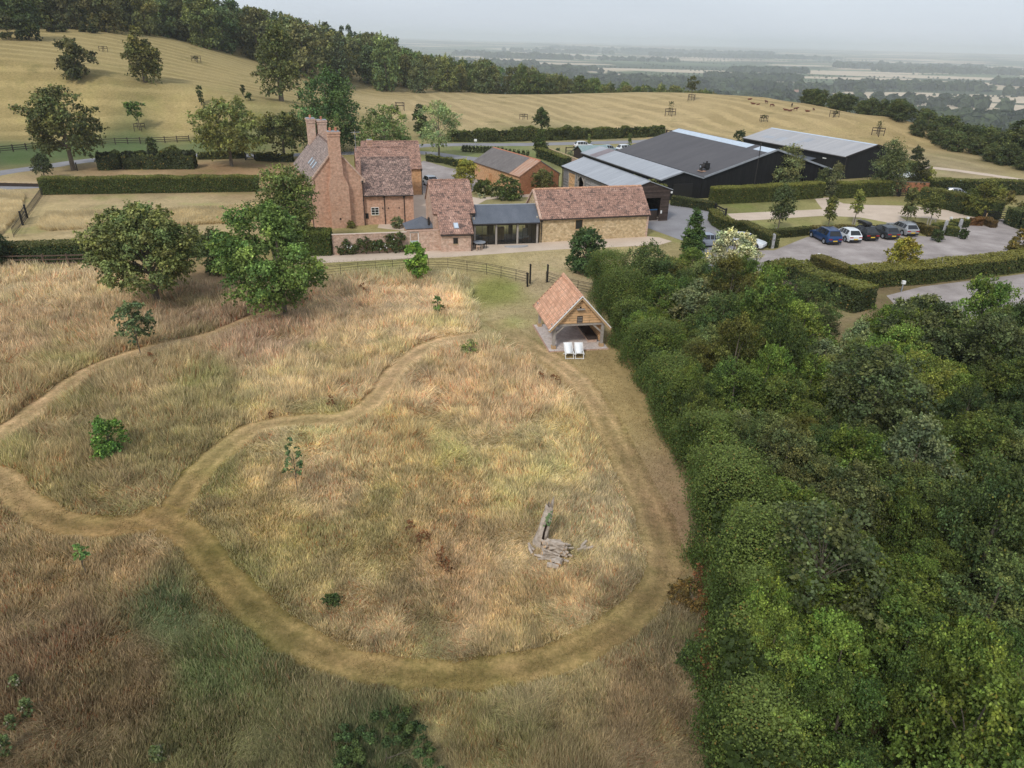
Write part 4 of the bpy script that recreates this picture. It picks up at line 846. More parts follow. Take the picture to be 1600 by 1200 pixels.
def rooflight(parent, roof_pt, w, ln, slope, ax='y', sgn=1):
    """small opening rooflight; lies on a roof slope"""
    x, y, z = roof_pt; c, s_ = math.cos(slope), math.sin(slope)
    def q(u, v, t): # u across, v up slope, t out
        return (x+u, y+v*c-t*s_, z+v*s_+t*c) if ax == 'y' else (x+sgn*(v*c-t*s_), y+u, z+v*s_+t*c)
    mb = MB(); vs = [q(u, v, t) for t in (.0, .24) for u, v in ((-w/2, 0), (w/2, 0), (w/2, ln), (-w/2, ln))]
    mb.add(vs, [(0,3,2,1),(4,5,6,7),(0,1,5,4),(1,2,6,5),(2,3,7,6),(3,0,4,7)]); o = mb.obj('rooflight', MT['lead'], parent)
    vs = [q(u, v, t) for t in (.245, .26) for u, v in ((-w/2+.06, .06), (w/2-.06, .06), (w/2-.06, ln-.06), (-w/2+.06, ln-.06))]
    MB().add(vs, [(0,3,2,1),(4,5,6,7),(0,1,5,4),(1,2,6,5),(2,3,7,6),(3,0,4,7)]).obj('pane', MT['skylight'], o); return o
# farmhouse: gable front towards the camera, wing to the right, two ranges behind
def build_farmhouse():
    A = R(17); cr = (-18.5, 86.8); W = 6.0
    ox, oy = cr[0]-W*math.cos(A), cr[1]-W*math.sin(A)
    A = R(22.5); ox, oy = cr[0]-W*math.cos(A), cr[1]-W*math.sin(A); h = empty('farmhouse', 'tall red brick farmhouse with big front chimney breast and mottled tile roofs', 'house', (ox, oy, 0), A)
    Dm = 14.5; EV = 5.6; RG = 9.0
    gable_wall(MB(), W, Dm, EV, RG, 'y').obj('main_wall', MT['brick'], h)
    r = gable_roof(MB(), W, Dm, EV, RG, 'y', oh=.3, og=-.02).obj('main_roof', MT['tile_grey'], h)
    ridge_tiles(Dm-.2, W/2, .1, RG+.02, 'y').obj('ridge', MT['tile_dark'], r)
    mb = MB()
    for sg in (-1, 1):
        mb.bar((W/2+sg*(W/2+.12), -.06, EV-.05), (W/2, -.06, RG+.16), .2, .16); mb.box(W/2+sg*(W/2+.02)-.28, W/2+sg*(W/2+.02)+.28, -.16, .12, EV-.45, EV-.02)
    mb.obj('parapet', MT['old_brick'], h)
    # chimney breast stepping in
    x0 = 1.92; mb = MB(); mb.extr([(x0, -.1), (x0+2.3, -.1), (x0+2.3, 4.9), (x0+1.75, 6.3), (x0+1.75, 7.3), (x0+.35, 7.3), (x0+.35, 6.3), (x0, 4.9)], -.62, -.004, 'y'); mb.obj('chimney_breast', MT['brick'], h)
    chimney(h, x0+1.05, -.1, 7.3, 11.0, 1.3, .95, 2)
    chimney(h, W/2-.75, Dm-.9, 6.8, 11.1, .95, 1.5, 1, 'old_brick'); chimney(h, W/2+.6, Dm-1.1, 6.8, 10.9, 1.15, 1.1, 1, 'old_brick')
    sl_ = math.atan2(RG-EV, W/2)
    for k in range(3): rooflight(h, (.75, 2.6+k*1.75, EV+.75*math.tan(sl_)), .6, .95, sl_, 'x', 1)
    pipe(h, W-.05, -.1, 0, 5.2, .0); pipe(h, -.12, .4, 0, 5.0)
    MB().box(W-1.0+.45, W-.55+.45, -.05, .01, .9, 1.0)
    MB().box(2.95-.1, 3.15-.1, -.66, -.60, 1.0, 1.2).obj('air_vent', MT['dark_hole'], h)
    # wing
    before = set(h.children)
    WL = 6.0; WD = 7.0; mb = gable_wall(MB(), WL, WD, 3.75, 7.3, 'x', W+.003, .25); mb.obj('wing_wall', MT['brick'], h)
    r = gable_roof(MB(), WL, WD, 3.75, 7.3, 'x', W+.02, .25, .28, .0).obj('wing_roof', MT['tile_dark'], h)
    ridge_tiles(WL, W+.02, .25+WD/2, 7.32).obj('ridge', MT['tile_dark'], r)
    MB().tube([(W+.1, -.12, 3.52), (W+WL, -.12, 3.5)], .075, 6).obj('gutter', MT['iron'], h)
    pipe(h, W+2.45, .17, 0, 3.3); pipe(h, W+4.85, .17, 0, 3.2, 0)
    window(h, W+.8, .25, 1.15, .95, .95); MB().box(W+.1, W+.45, .2, .26, .75, 1.4).obj('meter_box', MT['black_paint'], h)
    mb = MB()
    for xx in (W+2.2, W+2.9, W+4.2): mb.box(xx-.05, xx+.05, .14, .26, 1.9, 2.05)
    mb.obj('wall_lamp', MT['iron'], h)
    # middle range, further back
    gable_wall(MB(), 7.0, 6.6, 4.6, 7.4, 'x', W-.3, 8.9).obj('middle_wall', MT['brick'], h)
    r = gable_roof(MB(), 7.0, 6.6, 4.6, 7.4, 'x', W-.3, 8.9, .25, .1).obj('middle_roof', MT['tile_red'], h); ridge_tiles(7.0, W-.3, 8.9+3.3, 7.42).obj('ridge', MT['tile_red'], r)
    chimney(h, W+1.7, 13.2, 6.6, 8.35, .6, .6, 0)
    # back range
    bx = W+.9; by = 18.0
    gable_wall(MB(), 8.2, 6.4, 3.9, 7.0, 'x', bx, by).obj('back_wall', MT['orange_brick'], h)
    r = gable_roof(MB(), 8.2, 6.4, 3.9, 7.0, 'x', bx, by, .25, .1).obj('back_roof', MT['tile_red'], h); ridge_tiles(8.2, bx, by+3.2, 7.02).obj('ridge', MT['tile_red'], r)
    pipe(h, bx+8.25, by-.05, 0, 3.5)
    MB().box(bx-3, bx-.003, by-8, by+1, -.1, 2.6).obj('link_wall', MT['brick'], h)
    tw = R(-8.5); c_, s_ = math.cos(tw), math.sin(tw)
    for ch in h.children:
        if ch not in before: ch.rotation_euler = (0, 0, tw); ch.location = (W-c_*W, -s_*W, 0)
    # television aerial
    a = MB(); a.bar((W+.1, 3.6, 8.2), (W+.1, 3.6, 10.6), .05); a.bar((W-.4, 3.6, 10.4), (W+.7, 3.6, 10.45), .04)
    for k in range(4): a.bar((W-.2+k*.25, 3.35, 10.42), (W-.2+k*.25, 3.85, 10.42), .025)
    a.obj('aerial', MT['lead'], h)
build_farmhouse()
# brick outbuilding with catslide roof
def build_outbuilding():
    A = R(13); o = (-9.15, 78.5); h = empty('brick_outbuilding', 'small brick outbuilding whose patched tile roof sweeps low over a front lean-to', 'outbuilding', (*o, 0), A)
    L = 4.55; Dp = 8.0; gable_wall(MB(), L, Dp, 3.5, 6.25, 'x').obj('wall', MT['old_brick'], h)
    r = gable_roof(MB(), L, Dp, 3.5, 6.25, 'x', oh=.15, og=.1).obj('roof', MT['tile_red'], h); r['label'] = 'mottled clay tile roof with black patches of missing tiles'
    ridge_tiles(L, 0, Dp/2, 6.27).obj('ridge', MT['tile_red'], r)
    # lean-to (solid wedge under continued slope)
    x0, x1 = .45, 3.85; yf = -3.0; ef = 1.95
    MB().extr([(yf, -.1), (-.003, -.1), (-.003, 3.45), (yf, ef)], x0, x1, 'x').obj('lean_to_wall', MT['old_brick'], h)
    m = MB(); slab(m, (x0-.1, yf-.2, ef-.1), (x1+.12, yf-.2, ef-.1), (x1+.12, -.12, 3.42), (x0-.1, -.12, 3.42), .14); m.obj('lean_to_roof', MT['tile_red'], h)
    rooflight(h, (2.2, yf+.55, ef+.25), .55, .95, math.atan2(1.5, 3.0))
    window(h, 1.75, yf, .85, .5, .62, 'black_paint', 1, 1); pipe(h, x1-.1, yf-.1, 0, 1.7)
    MB().tube([(x0-.1, yf-.27, ef-.12), (x1+.12, yf-.27, ef-.14)], .06, 6).obj('gutter', MT['iron'], h)
    MB().tube([(3.9, -.2, 3.38), (L+.12, -.2, 3.38)], .06, 6).obj('gutter', MT['iron'], h); pipe(h, L-.06, -.1, 0, 3.1)
    MB().box(x0-.06, x0+.004, yf+1.0, yf+1.9, .0, 1.9).obj('door', MT['oak'], h)
build_outbuilding()
# glazed link
def build_link():
    A = R(12.5); h = empty('glazed_room', 'low slate roofed garden room with a glass front between brick and stone barns', 'garden room', (-4.72, 78.8, 0), A)
    L = 7.4; Dp = 4.6; EV = 2.4
    mb = MB(); [mb.box(a, b, Dp-.2, Dp, -.1, EV+.1) for a, b in ((0, .5), (2.3, 3.1), (4.9, 5.4), (7.0, L))]; mb.box(0, .18, .2, Dp-.2, -.1, EV+.6); mb.box(L-.18, L, .2, Dp-.2, -.1, EV+.6); mb.obj('back_wall', M_stops('plaster', [(.3, (.34, .30, .25)), (.7, (.44, .40, .34))], 1.5), h)
    MB().box(.02, L-.02, .02, Dp-.2, -.1, .05).obj('floor', MT['grey_oak'], h)
    m = MB(); slab(m, (-.12, -.35, EV-.02), (L+.12, -.35, EV-.02), (L+.12, 2.3, 3.85), (-.12, 2.3, 3.85), .12); slab(m, (-.12, Dp+.15, EV), (L+.12, Dp+.15, EV), (L+.12, 2.3, 3.85), (-.12, 2.3, 3.85), .12); r = m.obj('roof', MT['slate'], h)
    MB().tube([(-.12, 2.3, 3.98), (L+.12, 2.3, 3.98)], .08, 6).obj('ridge', MT['lead'], r)
    MB().tube([(-.1, -.42, EV), (L+.1, -.42, EV)], .06, 6).obj('gutter', MT['iron'], h)
    MB().box(0, L, -.02, .12, EV-.16, EV-.02).obj('beam', MT['grey_oak'], h)
    for x in (.0, 2.45, 4.9, L-.2):
        MB().box(x, x+.2, -.14, .06, -.05, EV-.17).obj('post', MT['grey_oak'], h)
    for a, b, n in ((.2, 2.45, 3), (2.65, 4.9, 4), (5.1, L-.2, 4)):
        fr = MB(); fr.box(a, b, .0, .05, .0, .07); fr.box(a, b, .0, .05, EV-.24, EV-.165)
        for k in range(n+1): xx = a+(b-a-.04)*k/n; fr.box(xx, xx+.04, .0, .05, .07, EV-.24)
        f = fr.obj('glazing', MT['black_paint'], h); MB().box(a+.03, b-.03, .02, .03, .05, EV-.2).obj('pane', MT['glass'], f)
    # furniture seen through the glass
    def wmat(v): c, s_ = math.cos(A), math.sin(A); return (-4.72+v[0]*c-v[1]*s_, 78.8+v[0]*s_+v[1]*c, .05)
    t = empty('trestle_table', 'pale wooden table with crossed legs behind the left glass', 'table', wmat((1.3, 1.0)), A); MB().box(-.6, .6, -.35, .35, .72, .77).obj('table_top', MT['oak'], t)
    for s_ in (-1, 1): MB().bar((s_*.35, -.25, 0), (-s_*.35+s_*.1, .25, .72), .06).obj('leg', MT['oak'], t)
    for k, (lx, mt, lb) in enumerate([(3.3, 'teak', 'dark wooden dresser behind the middle glass'), (5.7, 'white_cloth', 'white armchair behind the right glass'), (6.4, 'white_cloth', 'taller white chair behind the right glass')]):
        c = empty(['cabinet', 'armchair', 'armchair'][k], lb, ['cabinet', 'chair', 'chair'][k], wmat((lx, 1.6-.5*(k == 1))), A)
        if k == 0: MB().box(-.5, .5, 0, .4, 0, 1.5).obj('carcass', MT[mt], c); MB().box(-.46, -.02, -.03, -.005, .1, 1.4).obj('door', MT['oak'], c); MB().box(.02, .46, -.03, -.005, .1, 1.4).obj('door', MT['oak'], c)
        else:
            MB().box(-.3, .3, 0, .6, .25, .45).obj('seat', MT[mt], c); MB().box(-.3, .3, .5, .62, .45, .9+.3*(k-1)).obj('backrest', MT[mt], c)
            for a in (-1, 1): MB().box(a*.27-.03, a*.27+.03, .05, .5, 0, .249).obj('leg', MT['oak'], c)
build_link()
# stone barn
def build_stone_barn():
    A = R(17.2); h = empty('stone_barn', 'long golden stone barn with red tiled roof and one wooden window', 'barn', (2.75, 80.75, 0), A)
    L = 13.6; Dp = 5.7; gable_wall(MB(), L, Dp, 2.8, 5.35, 'x').obj('wall', MT['stone'], h)
    r = gable_roof(MB(), L, Dp, 2.8, 5.35, 'x', oh=.22, og=.1).obj('roof', MT['tile_red'], h); ridge_tiles(L, 0, Dp/2, 5.37).obj('ridge', MT['tile_orange'], r)
    mb = MB(); mb.bar((-.05, 0-.2, 2.72), (-.05, Dp/2, 5.42), .24, .18); mb.bar((-.05, Dp+.2, 2.72), (-.05, Dp/2, 5.42), .24, .18); mb.obj('verge', MT['old_brick'], h)
    mb = MB()
    for k in range(9): w_ = .3 if k % 2 else .2; mb.box(L-w_, L+.006, -.006, .15, k*.3, k*.3+.298)
    mb.obj('quoins', MT['old_brick'], h)
    MB().tube([(0, -.3, 2.62), (L, -.3, 2.58)], .06, 6).obj('gutter', MT['iron'], h); pipe(h, .12, -.1, 0, 2.4)
    window(h, 4.25, 0, 1.3, .95, 1.15, 'oak', 1, 1); MB().box(4.1, 5.35, -.05, .01, 2.46, 2.6).obj('lintel', MT['oak'], h)
build_stone_barn()
# small brick shed
def build_brick_shed():
    A = R(30); h = empty('brick_shed', 'squat brick shed with slate roof ending in rusty sheeting', 'shed', (.4, 108.2, 0), A)
    L = 6.8; Dp = 15; gable_wall(MB(), L, Dp, 2.75, 4.7, 'y').obj('wall', MT['shed_brick'], h)
    mb = MB(); mb.box(-.012, .02, 0.1, Dp-.1, 0, 2.6); mb.obj('side_wall', MT['orange_brick'], h)
    m = MB(); m2 = MB(); half = L/2; sl_ = (4.7-2.75)/half; e = 2.75-.25*sl_
    slab(m2, (-.25, -.1, e), (-.25, 2.9, e), (half, 2.9, 4.7), (half, -.1, 4.7), .1); slab(m, (-.25, 2.9, e), (-.25, Dp+.1, e), (half, Dp+.1, 4.7), (half, 2.9, 4.7), .12)
    slab(m, (L+.25, -.1, e), (L+.25, Dp+.1, e), (half, Dp+.1, 4.7), (half, -.1, 4.7), .12)
    m.obj('roof', MT['old_slate'], h); m2.obj('rusty_roof', MT['rust'], h)
    MB().tube([(L/2, -.1, 4.8), (L/2, Dp, 4.8)], .1, 6).obj('ridge', MT['clay_pot'], h); pipe(h, L+.08, .1, 0, 2.4)
    MB().box(-.5, -.02, 9.0, 9.8, -.1, 1.6).obj('buttress', MT['orange_brick'], h)
build_brick_shed()
# weatherboarded barn with grey sheet roof
def build_timber_barn():
    A = R(20); cx, cy = 13.7, 91.4; h = empty('weatherboarded_barn', 'weatherboarded barn with pale grey sheet roof and a dark open end', 'barn', (cx, cy, 0), A)
    W = 6.5; Dp = 20; EV = 4.05; RG = 5.15; t = .18
    # gable end with wide opening 2.9..5.3
    mb = MB(); x0, x1, zt = 3.0, 5.25, 3.05
    mb.box(0, x0, 0, t, -.1, EV); mb.box(x1, W, 0, t, -.1, EV); mb.box(x0, x1, 0, t, zt, EV); mb.extr([(0, EV), (W, EV), (W/2, RG)], 0, t, 'y'); mb.obj('end_wall', MT['brown_boards'], h)
    mb = MB(); mb.box(W-t, W, t, Dp, -.1, EV); mb.box(0, W, Dp-t, Dp, -.1, EV); mb.obj('far_wall', MT['brown_boards'], h)
    mb = MB(); yo0, yo1, yc0, yc1 = 12.4, 14.6, 15.4, 17.8    # arched opening and closed door on the left side
    mb.box(0, t, t, yo0, -.1, EV); mb.box(0, t, yo1, yc0, -.1, EV); mb.box(0, t, yc1, Dp-t, -.1, EV); mb.box(0, t, yo0, yo1, 3.5, EV); mb.box(0, t, yc0, yc1, 3.5, EV); mb.obj('side_wall', MT['grey_boards'], h)
    d = MB().box(.03, .1, yc0, yc1, 0, 3.49).obj('barn_door', MT['oak_boards'], h)
    mb = MB(); mb.box(-.02, .03, yc0, yc1, .3, .45); mb.box(-.02, .03, yc0, yc1, 1.9, 2.05); mb.box(-.02, .03, yc0, yc1, 3.2, 3.35); mb.bar((0, yc0+.1, 2.05), (0, yc1-.1, 3.2), .06, .14, (1, 0, 0)); mb.obj('ledge', MT['oak'], d)
    mb = MB()
    for yy in (yo0, yo1, yc0, yc1): MB().box(-.06, .2, yy-.1, yy+.1, -.1, 3.9).obj('door_post', MT['grey_oak'], h)
    for q0, q1 in ((yo0, yo0+.7), (yo1, yo1-.7)): MB().bar((-.02, q0, 2.9), (-.02, q1, 3.5), .12, .12).obj('arch_brace', MT['grey_oak'], h)
    r = MB(); gable_roof(r, W, Dp, EV, RG, 'y', oh=.25, og=.2, t=.08); ro = r.obj('roof', MT['sheet_grey'], h)
    MB().tube([(W/2, -.2, RG+.09), (W/2, Dp+.2, RG+.09)], .07, 6).obj('ridge', MT['lead'], ro)
    MB().tube([(-.32, 0, EV-.06), (-.32, Dp, EV-.06)], .07, 6).obj('gutter', MT['iron'], h)
    pipe(h, -.15, Dp-.1, 0, 3.7)
    MB().box(x0+.05, x1-.05, .5, .56, 0, 1.35).obj('half_door', MT['dark_wood'], h); MB().box(x0+.1, x1-.1, .44, .5, 1.36, 1.5).obj('rail', M_plain('blue_paint', (.03, .10, .22), .5), h)
    MB().box(x1+.1, x1+.3, -.05, -.004, 1.0, 1.4).obj('notice', MT['white_paint'], h)
    mb = MB(); mb.box(.2, W-.2, .2, Dp-.2, -.05, .02); mb.obj('floor', MT['gravel_grey'], h)
    MB().box(W+.05, W+.25, -.15, 0, 3.55, 3.8).obj('security_lamp', MT['white_paint'], h)
build_timber_barn()
# large black barn with its pale roofed aisle
def build_black_barn():
    A = R(20.5); h = empty('black_barn', 'very large black boarded barn with a vast low-pitched charcoal roof', 'barn', (27.7, 109.1, 0), A)
    W = 25; Dp = 27.5; EV = 3.15; RG = 6.75
    gable_wall(MB(), W, Dp, EV, RG, 'y').obj('wall', MT['black_boards'], h)
    ro = gable_roof(MB(), W, Dp, EV, RG, 'y', oh=.05, og=.25, t=.1).obj('roof', MT['felt'], h)
    sl_ = (RG-EV)/(W/2); m = MB()
    def rp(u, v): return (u, v, EV+u*sl_+.115)
    for k in range(2):
        a, b = (W/2-1.6, W/2-.12)
        v0, v1 = ((-.1, 3.6), (5.2, Dp+.1))[k]; m.add([rp(a, v0), rp(b, v0), rp(b, v1), rp(a, v1)], [(0,1,2,3)])
    m.obj('ridge_skylight', MT['skylight'], ro)
    mb = MB(); mb.bar((0, -.3, EV+.02), (W/2, -.3, RG+.05), .1, .26); mb.bar((W, -.3, EV+.02), (W/2, -.3, RG+.05), .1, .26); mb.obj('bargeboard', MT['lead'], h)
    # aisle
    aw = 7.1; g = MB(); gable_wall(g, aw, Dp-.3, 3.0, 4.0, 'y', -aw-.01, .1); g.obj('aisle_wall', MT['black_boards'], h)
    r = MB(); gable_roof(r, aw, Dp-.3, 3.0, 4.0, 'y', -aw-.01, .1, .2, .25, .09); ra = r.obj('aisle_roof', MT['sheet_grey'], h)
    MB().add([(-aw-.15, 21.6, 3.075), (-aw/2, 21.6, 4.115), (-aw/2, 24.2, 4.115), (-aw-.15, 24.2, 3.075)], [(0,1,2,3)]).obj('brown_sheet', M_stops('brown_sheet', [(.3, (.22, .19, .2)), (.7, (.3, .26, .27))], 1), ra)
    mb = MB(); mb.bar((-aw-.2, -.18, 2.98), (-aw/2, -.18, 4.05), .08, .2); mb.bar((0, -.18, 3.02), (-aw/2, -.18, 4.05), .08, .2); mb.obj('aisle_bargeboard', MT['lead'], h)
    MB().tube([(-aw-.3, 0, 2.9), (-aw-.3, Dp, 2.9)], .08, 6).obj('gutter', MT['iron'], h)
    MB().box(-4.9, -1.6, .04, .1, 0, 2.3).obj('door', MT['black_paint'], h)
    # extractor unit near the lower corner of the roof
    u = empty('extractor_unit', 'black ventilation unit on a rusty tray at the low corner of the charcoal roof', 'extractor', (27.7+1.3*math.cos(A)-2.1*math.sin(A), 109.1+1.3*math.sin(A)+2.1*math.cos(A), EV+1.2*sl_+.1), A)
    MB().box(-.6, 1.0, -.5, .7, .02, .1).obj('tray', MT['rust'], u); MB().box(.1, .85, -.35, .45, .45, 1.25).obj('casing', MT['black_paint'], u)
    MB().tube([(-.55, .05, .75), (.1, .05, .85)], [.34, .3], 12).obj('fan_housing', MT['iron'], u); MB().tube([(-.57, .05, .75), (-.56, .05, .75)], .2, 10).obj('fan', MT['lead'], u)
    for a in (-.4, .75): MB().box(a-.05, a+.05, -.3, .4, .1, .6).obj('leg', MT['iron'], u)
    MB().tube([(.5, .05, 1.25), (.5, .05, 1.5)], .16, 8).obj('outlet', MT['iron'], u)
    f = empty('flue_pipe', 'tall thin black flue rising against the gable of the large black barn', 'flue', (27.7+9.2*math.cos(A)+.3*math.sin(A), 109.1+9.2*math.sin(A)-.3*math.cos(A), 0), A)
    MB().tube([(0, 0, 0), (0, 0, 7.6)], .07, 8).obj('pipe', MT['iron'], f); MB().tube([(0, 0, 7.6), (0, 0, 7.7), (0, 0, 7.85)], [.12, .14, .03], 8).obj('cowl', MT['iron'], f)
build_black_barn()
def build_far_barn():
    A = R(24.5); h = empty('far_black_barn', 'black boarded barn with pale patched sheet roof, right of the charcoal roofed one', 'barn', (57.3, 129.7, 0), A)
    W = 14; Dp = 26.5; EV = 3.85; RG = 5.6
    gable_wall(MB(), W, Dp, EV, RG, 'y').obj('wall', MT['black_boards'], h)
    ro = gable_roof(MB(), W, Dp, EV, RG, 'y', oh=.2, og=.2, t=.1).obj('roof', MT['sheet_pale'], h); s_ = (RG-EV)/(W/2)
    m = MB(); 
    for a, b, v0, v1 in ((1.2, 3.4, 17.5, 19.4), (.4, 2.8, 13.2, 14.6), (2.9, 5.0, 12.2, 14.0), (1.6, 2.9, 20.6, 23.5)): m.add([(a, v0, EV+a*s_+.113), (b, v0, EV+b*s_+.113), (b, v1, EV+b*s_+.113), (a, v1, EV+a*s_+.113)], [(0,1,2,3)])
    m.obj('grey_sheet_patch', MT['sheet_grey'], ro)
    MB().add([(W/2-.5, -.1, RG+.0), (W/2-.05, -.1, RG+.115), (W/2-.05, Dp, RG+.115), (W/2-.5, Dp, RG+.0)], [(0,1,2,3)]).obj('ridge_cap', MT['skylight'], ro)
    mb = MB(); mb.bar((-.2, -.24, EV), (W/2, -.24, RG+.04), .08, .22); mb.bar((W+.2, -.24, EV), (W/2, -.24, RG+.04), .08, .22); mb.obj('bargeboard', MT['iron'], h)
    pipe(h, .12, -.12, 0, 3.5); MB().tube([(-.3, 0, EV-.1), (-.3, Dp, EV-.1)], .08, 6).obj('gutter', MT['iron'], h)
    # entrance canopy on the long side facing the garden
    MB().add([(-.02, 6.5, 2.6), (-3.6, 6.5, 2.0), (-3.6, 10.5, 2.0), (-.02, 10.5, 2.6), (-.02, 6.5, 2.72), (-3.6, 6.5, 2.12), (-3.6, 10.5, 2.12), (-.02, 10.5, 2.72)], [(0,1,2,3),(7,6,5,4),(0,4,5,1),(1,5,6,2),(2,6,7,3),(3,7,4,0)]).obj('canopy', MT['slate'], h)
    for yy in (6.8, 10.2): MB().box(-3.45, -3.25, yy-.1, yy+.1, 0, 2.02).obj('canopy_post', MT['grey_oak'], h)
    MB().box(-.12, -.02, 4.2, 5.0, 2.9, 3.05).obj('wall_lamp', MT['white_paint'], h)
build_far_barn()
def build_small_shed():
    p = G(885, 254); A = R(20); h = empty('green_roofed_shed', 'little shed with a pale green pitched roof behind the pale grey barn roof', 'shed', (15.6, 141.5, 0), A)
    gable_wall(MB(), 5.5, 4.5, 1.9, 2.9, 'x', -3.4, 0).obj('wall', MT['dark_wood'], h); gable_roof(MB(), 5.5, 4.5, 1.9, 2.9, 'x', -3.4, 0, .3, .25, .08).obj('roof', M_plain('green_sheet', (.25, .33, .33), .6), h)
build_small_shed()
# slate roofed well house behind the garden wall
def build_wellhouse():
    h = empty('store_shed', 'small slate hipped roof with a black cowl just behind the garden wall', 'shed', (-12.2, 78.6, 0), R(15))
    MB().box(0, 3.3, 0, 2.6, -.1, 1.75).obj('wall', MT['old_brick'], h)
    MB().add([(-.15, -.15, 1.7), (3.45, -.15, 1.7), (3.45, 2.75, 1.7), (-.15, 2.75, 1.7), (1.9, 1.3, 2.75)], [(0,1,4),(1,2,4),(2,3,4),(3,0,4),(3,2,1,0)]).obj('roof', MT['slate'], h)
    MB().tube([(2.55, .3, 1.9), (2.55, .3, 2.75), (2.55, .3, 2.9)], [.13, .13, .02], 8).obj('cowl', MT['iron'], h)
build_wellhouse()
# garden wall with gate
def build_garden_wall():
    a = Vector(G(521, 398)); b = Vector(G(688, 391)); d = b-a; L = d.length; A = math.atan2(d.y, d.x)
    h = empty('garden_wall', 'mellow brick garden wall with a doorway, covered in climbing roses', 'wall', a, A)
    gx = L*.715; gw = .95; mb = MB(); t = .34; Hh = 2.05
    mb.box(0, gx-.0, 0, t, -.1, Hh); mb.box(gx+gw, L+.3, 0, t, -.1, Hh+.12); mb.obj('brickwork', MT['old_brick'], h)
    MB().box(gx-.02, gx+gw+.02, .02, t-.02, 1.98, 2.12).obj('lintel', MT['grey_oak'], h)
    mb = MB(); mb.box(-.02, gx, -.04, t+.04, Hh, Hh+.08); mb.box(gx-.3, L+.28, -.04, t+.04, Hh+.12, Hh+.2); mb.obj('coping', MT['old_brick'], h)
    mb = MB(); mb.box(gx, gx+.07, .05, .2, 0, 1.97); mb.box(gx+gw-.07, gx+gw, .05, .2, 0, 1.97); mb.obj('gate_frame', MT['white_paint'], h)
    g = MB().box(gx+.08, gx+gw-.08, .1, .15, .05, 1.15).obj('gate', MT['sage_paint'], h); MB().box(gx+.13, gx+.2, .06, .1, .7, .78).obj('handle', MT['iron'], g)
    for k, (fx, w_, hh) in enumerate([(.13, .9, 1.7), (.3, 1.1, 1.95), (.2, .6, 1.0), (.42, 1.0, 1.5), (.52, .9, 2.2), (.615, 1.0, 2.2), (.07, .5, .8), (.675, .4, .9)]):
        q = a+d.normalized()*(fx*L)+Vector((math.sin(A), -math.cos(A), 0))*.28
        r = empty('climbing_rose', ['climbing rose with white blooms left of the bench','tall climbing rose just left of the bench back','low sprawling rose stem beside the bench arm','climbing rose above the bench','dense climbing rose reaching the wall top right of the bench','dense climbing rose beside the garden doorway','small clump of rose at the left end of the brick wall','little shrub at the foot of the wall by the doorway'][k], 'climber', q, A, 'climbers along the garden wall')
        V, c, n, CC, rc = crown_data(900+k, w_, .1, hh, 'oval', 1500, .12, 34, .22, (.075, .10, .045), lump=.8, ry=.16, yellow=.05, ycol=(.3, .12, .06)); link('leaves', quadmesh('leaves', V, n, MT['leaf'], c), r)
        mb = MB(); rg = random.Random(k)
        for s_ in range(4): x = rg.uniform(-.6, .6)*w_; mb.tube([(0, .05, 0), (x*.6, .08, hh*.45), (x, .1, hh*.85)], [.03, .02, .01], 5)
        mb.obj('stem', MT['bark'], r)
        if k in (0, 3, 4):
            mb = MB()
            for s_ in range(5): x, z = rg.uniform(-.6, .6)*w_, rg.uniform(.5, hh*.8); mb.tube([(x, -.17, z), (x, -.1, z)], .06, 6)
            mb.obj('bloom', MT['white_cloth'], r)
build_garden_wall()
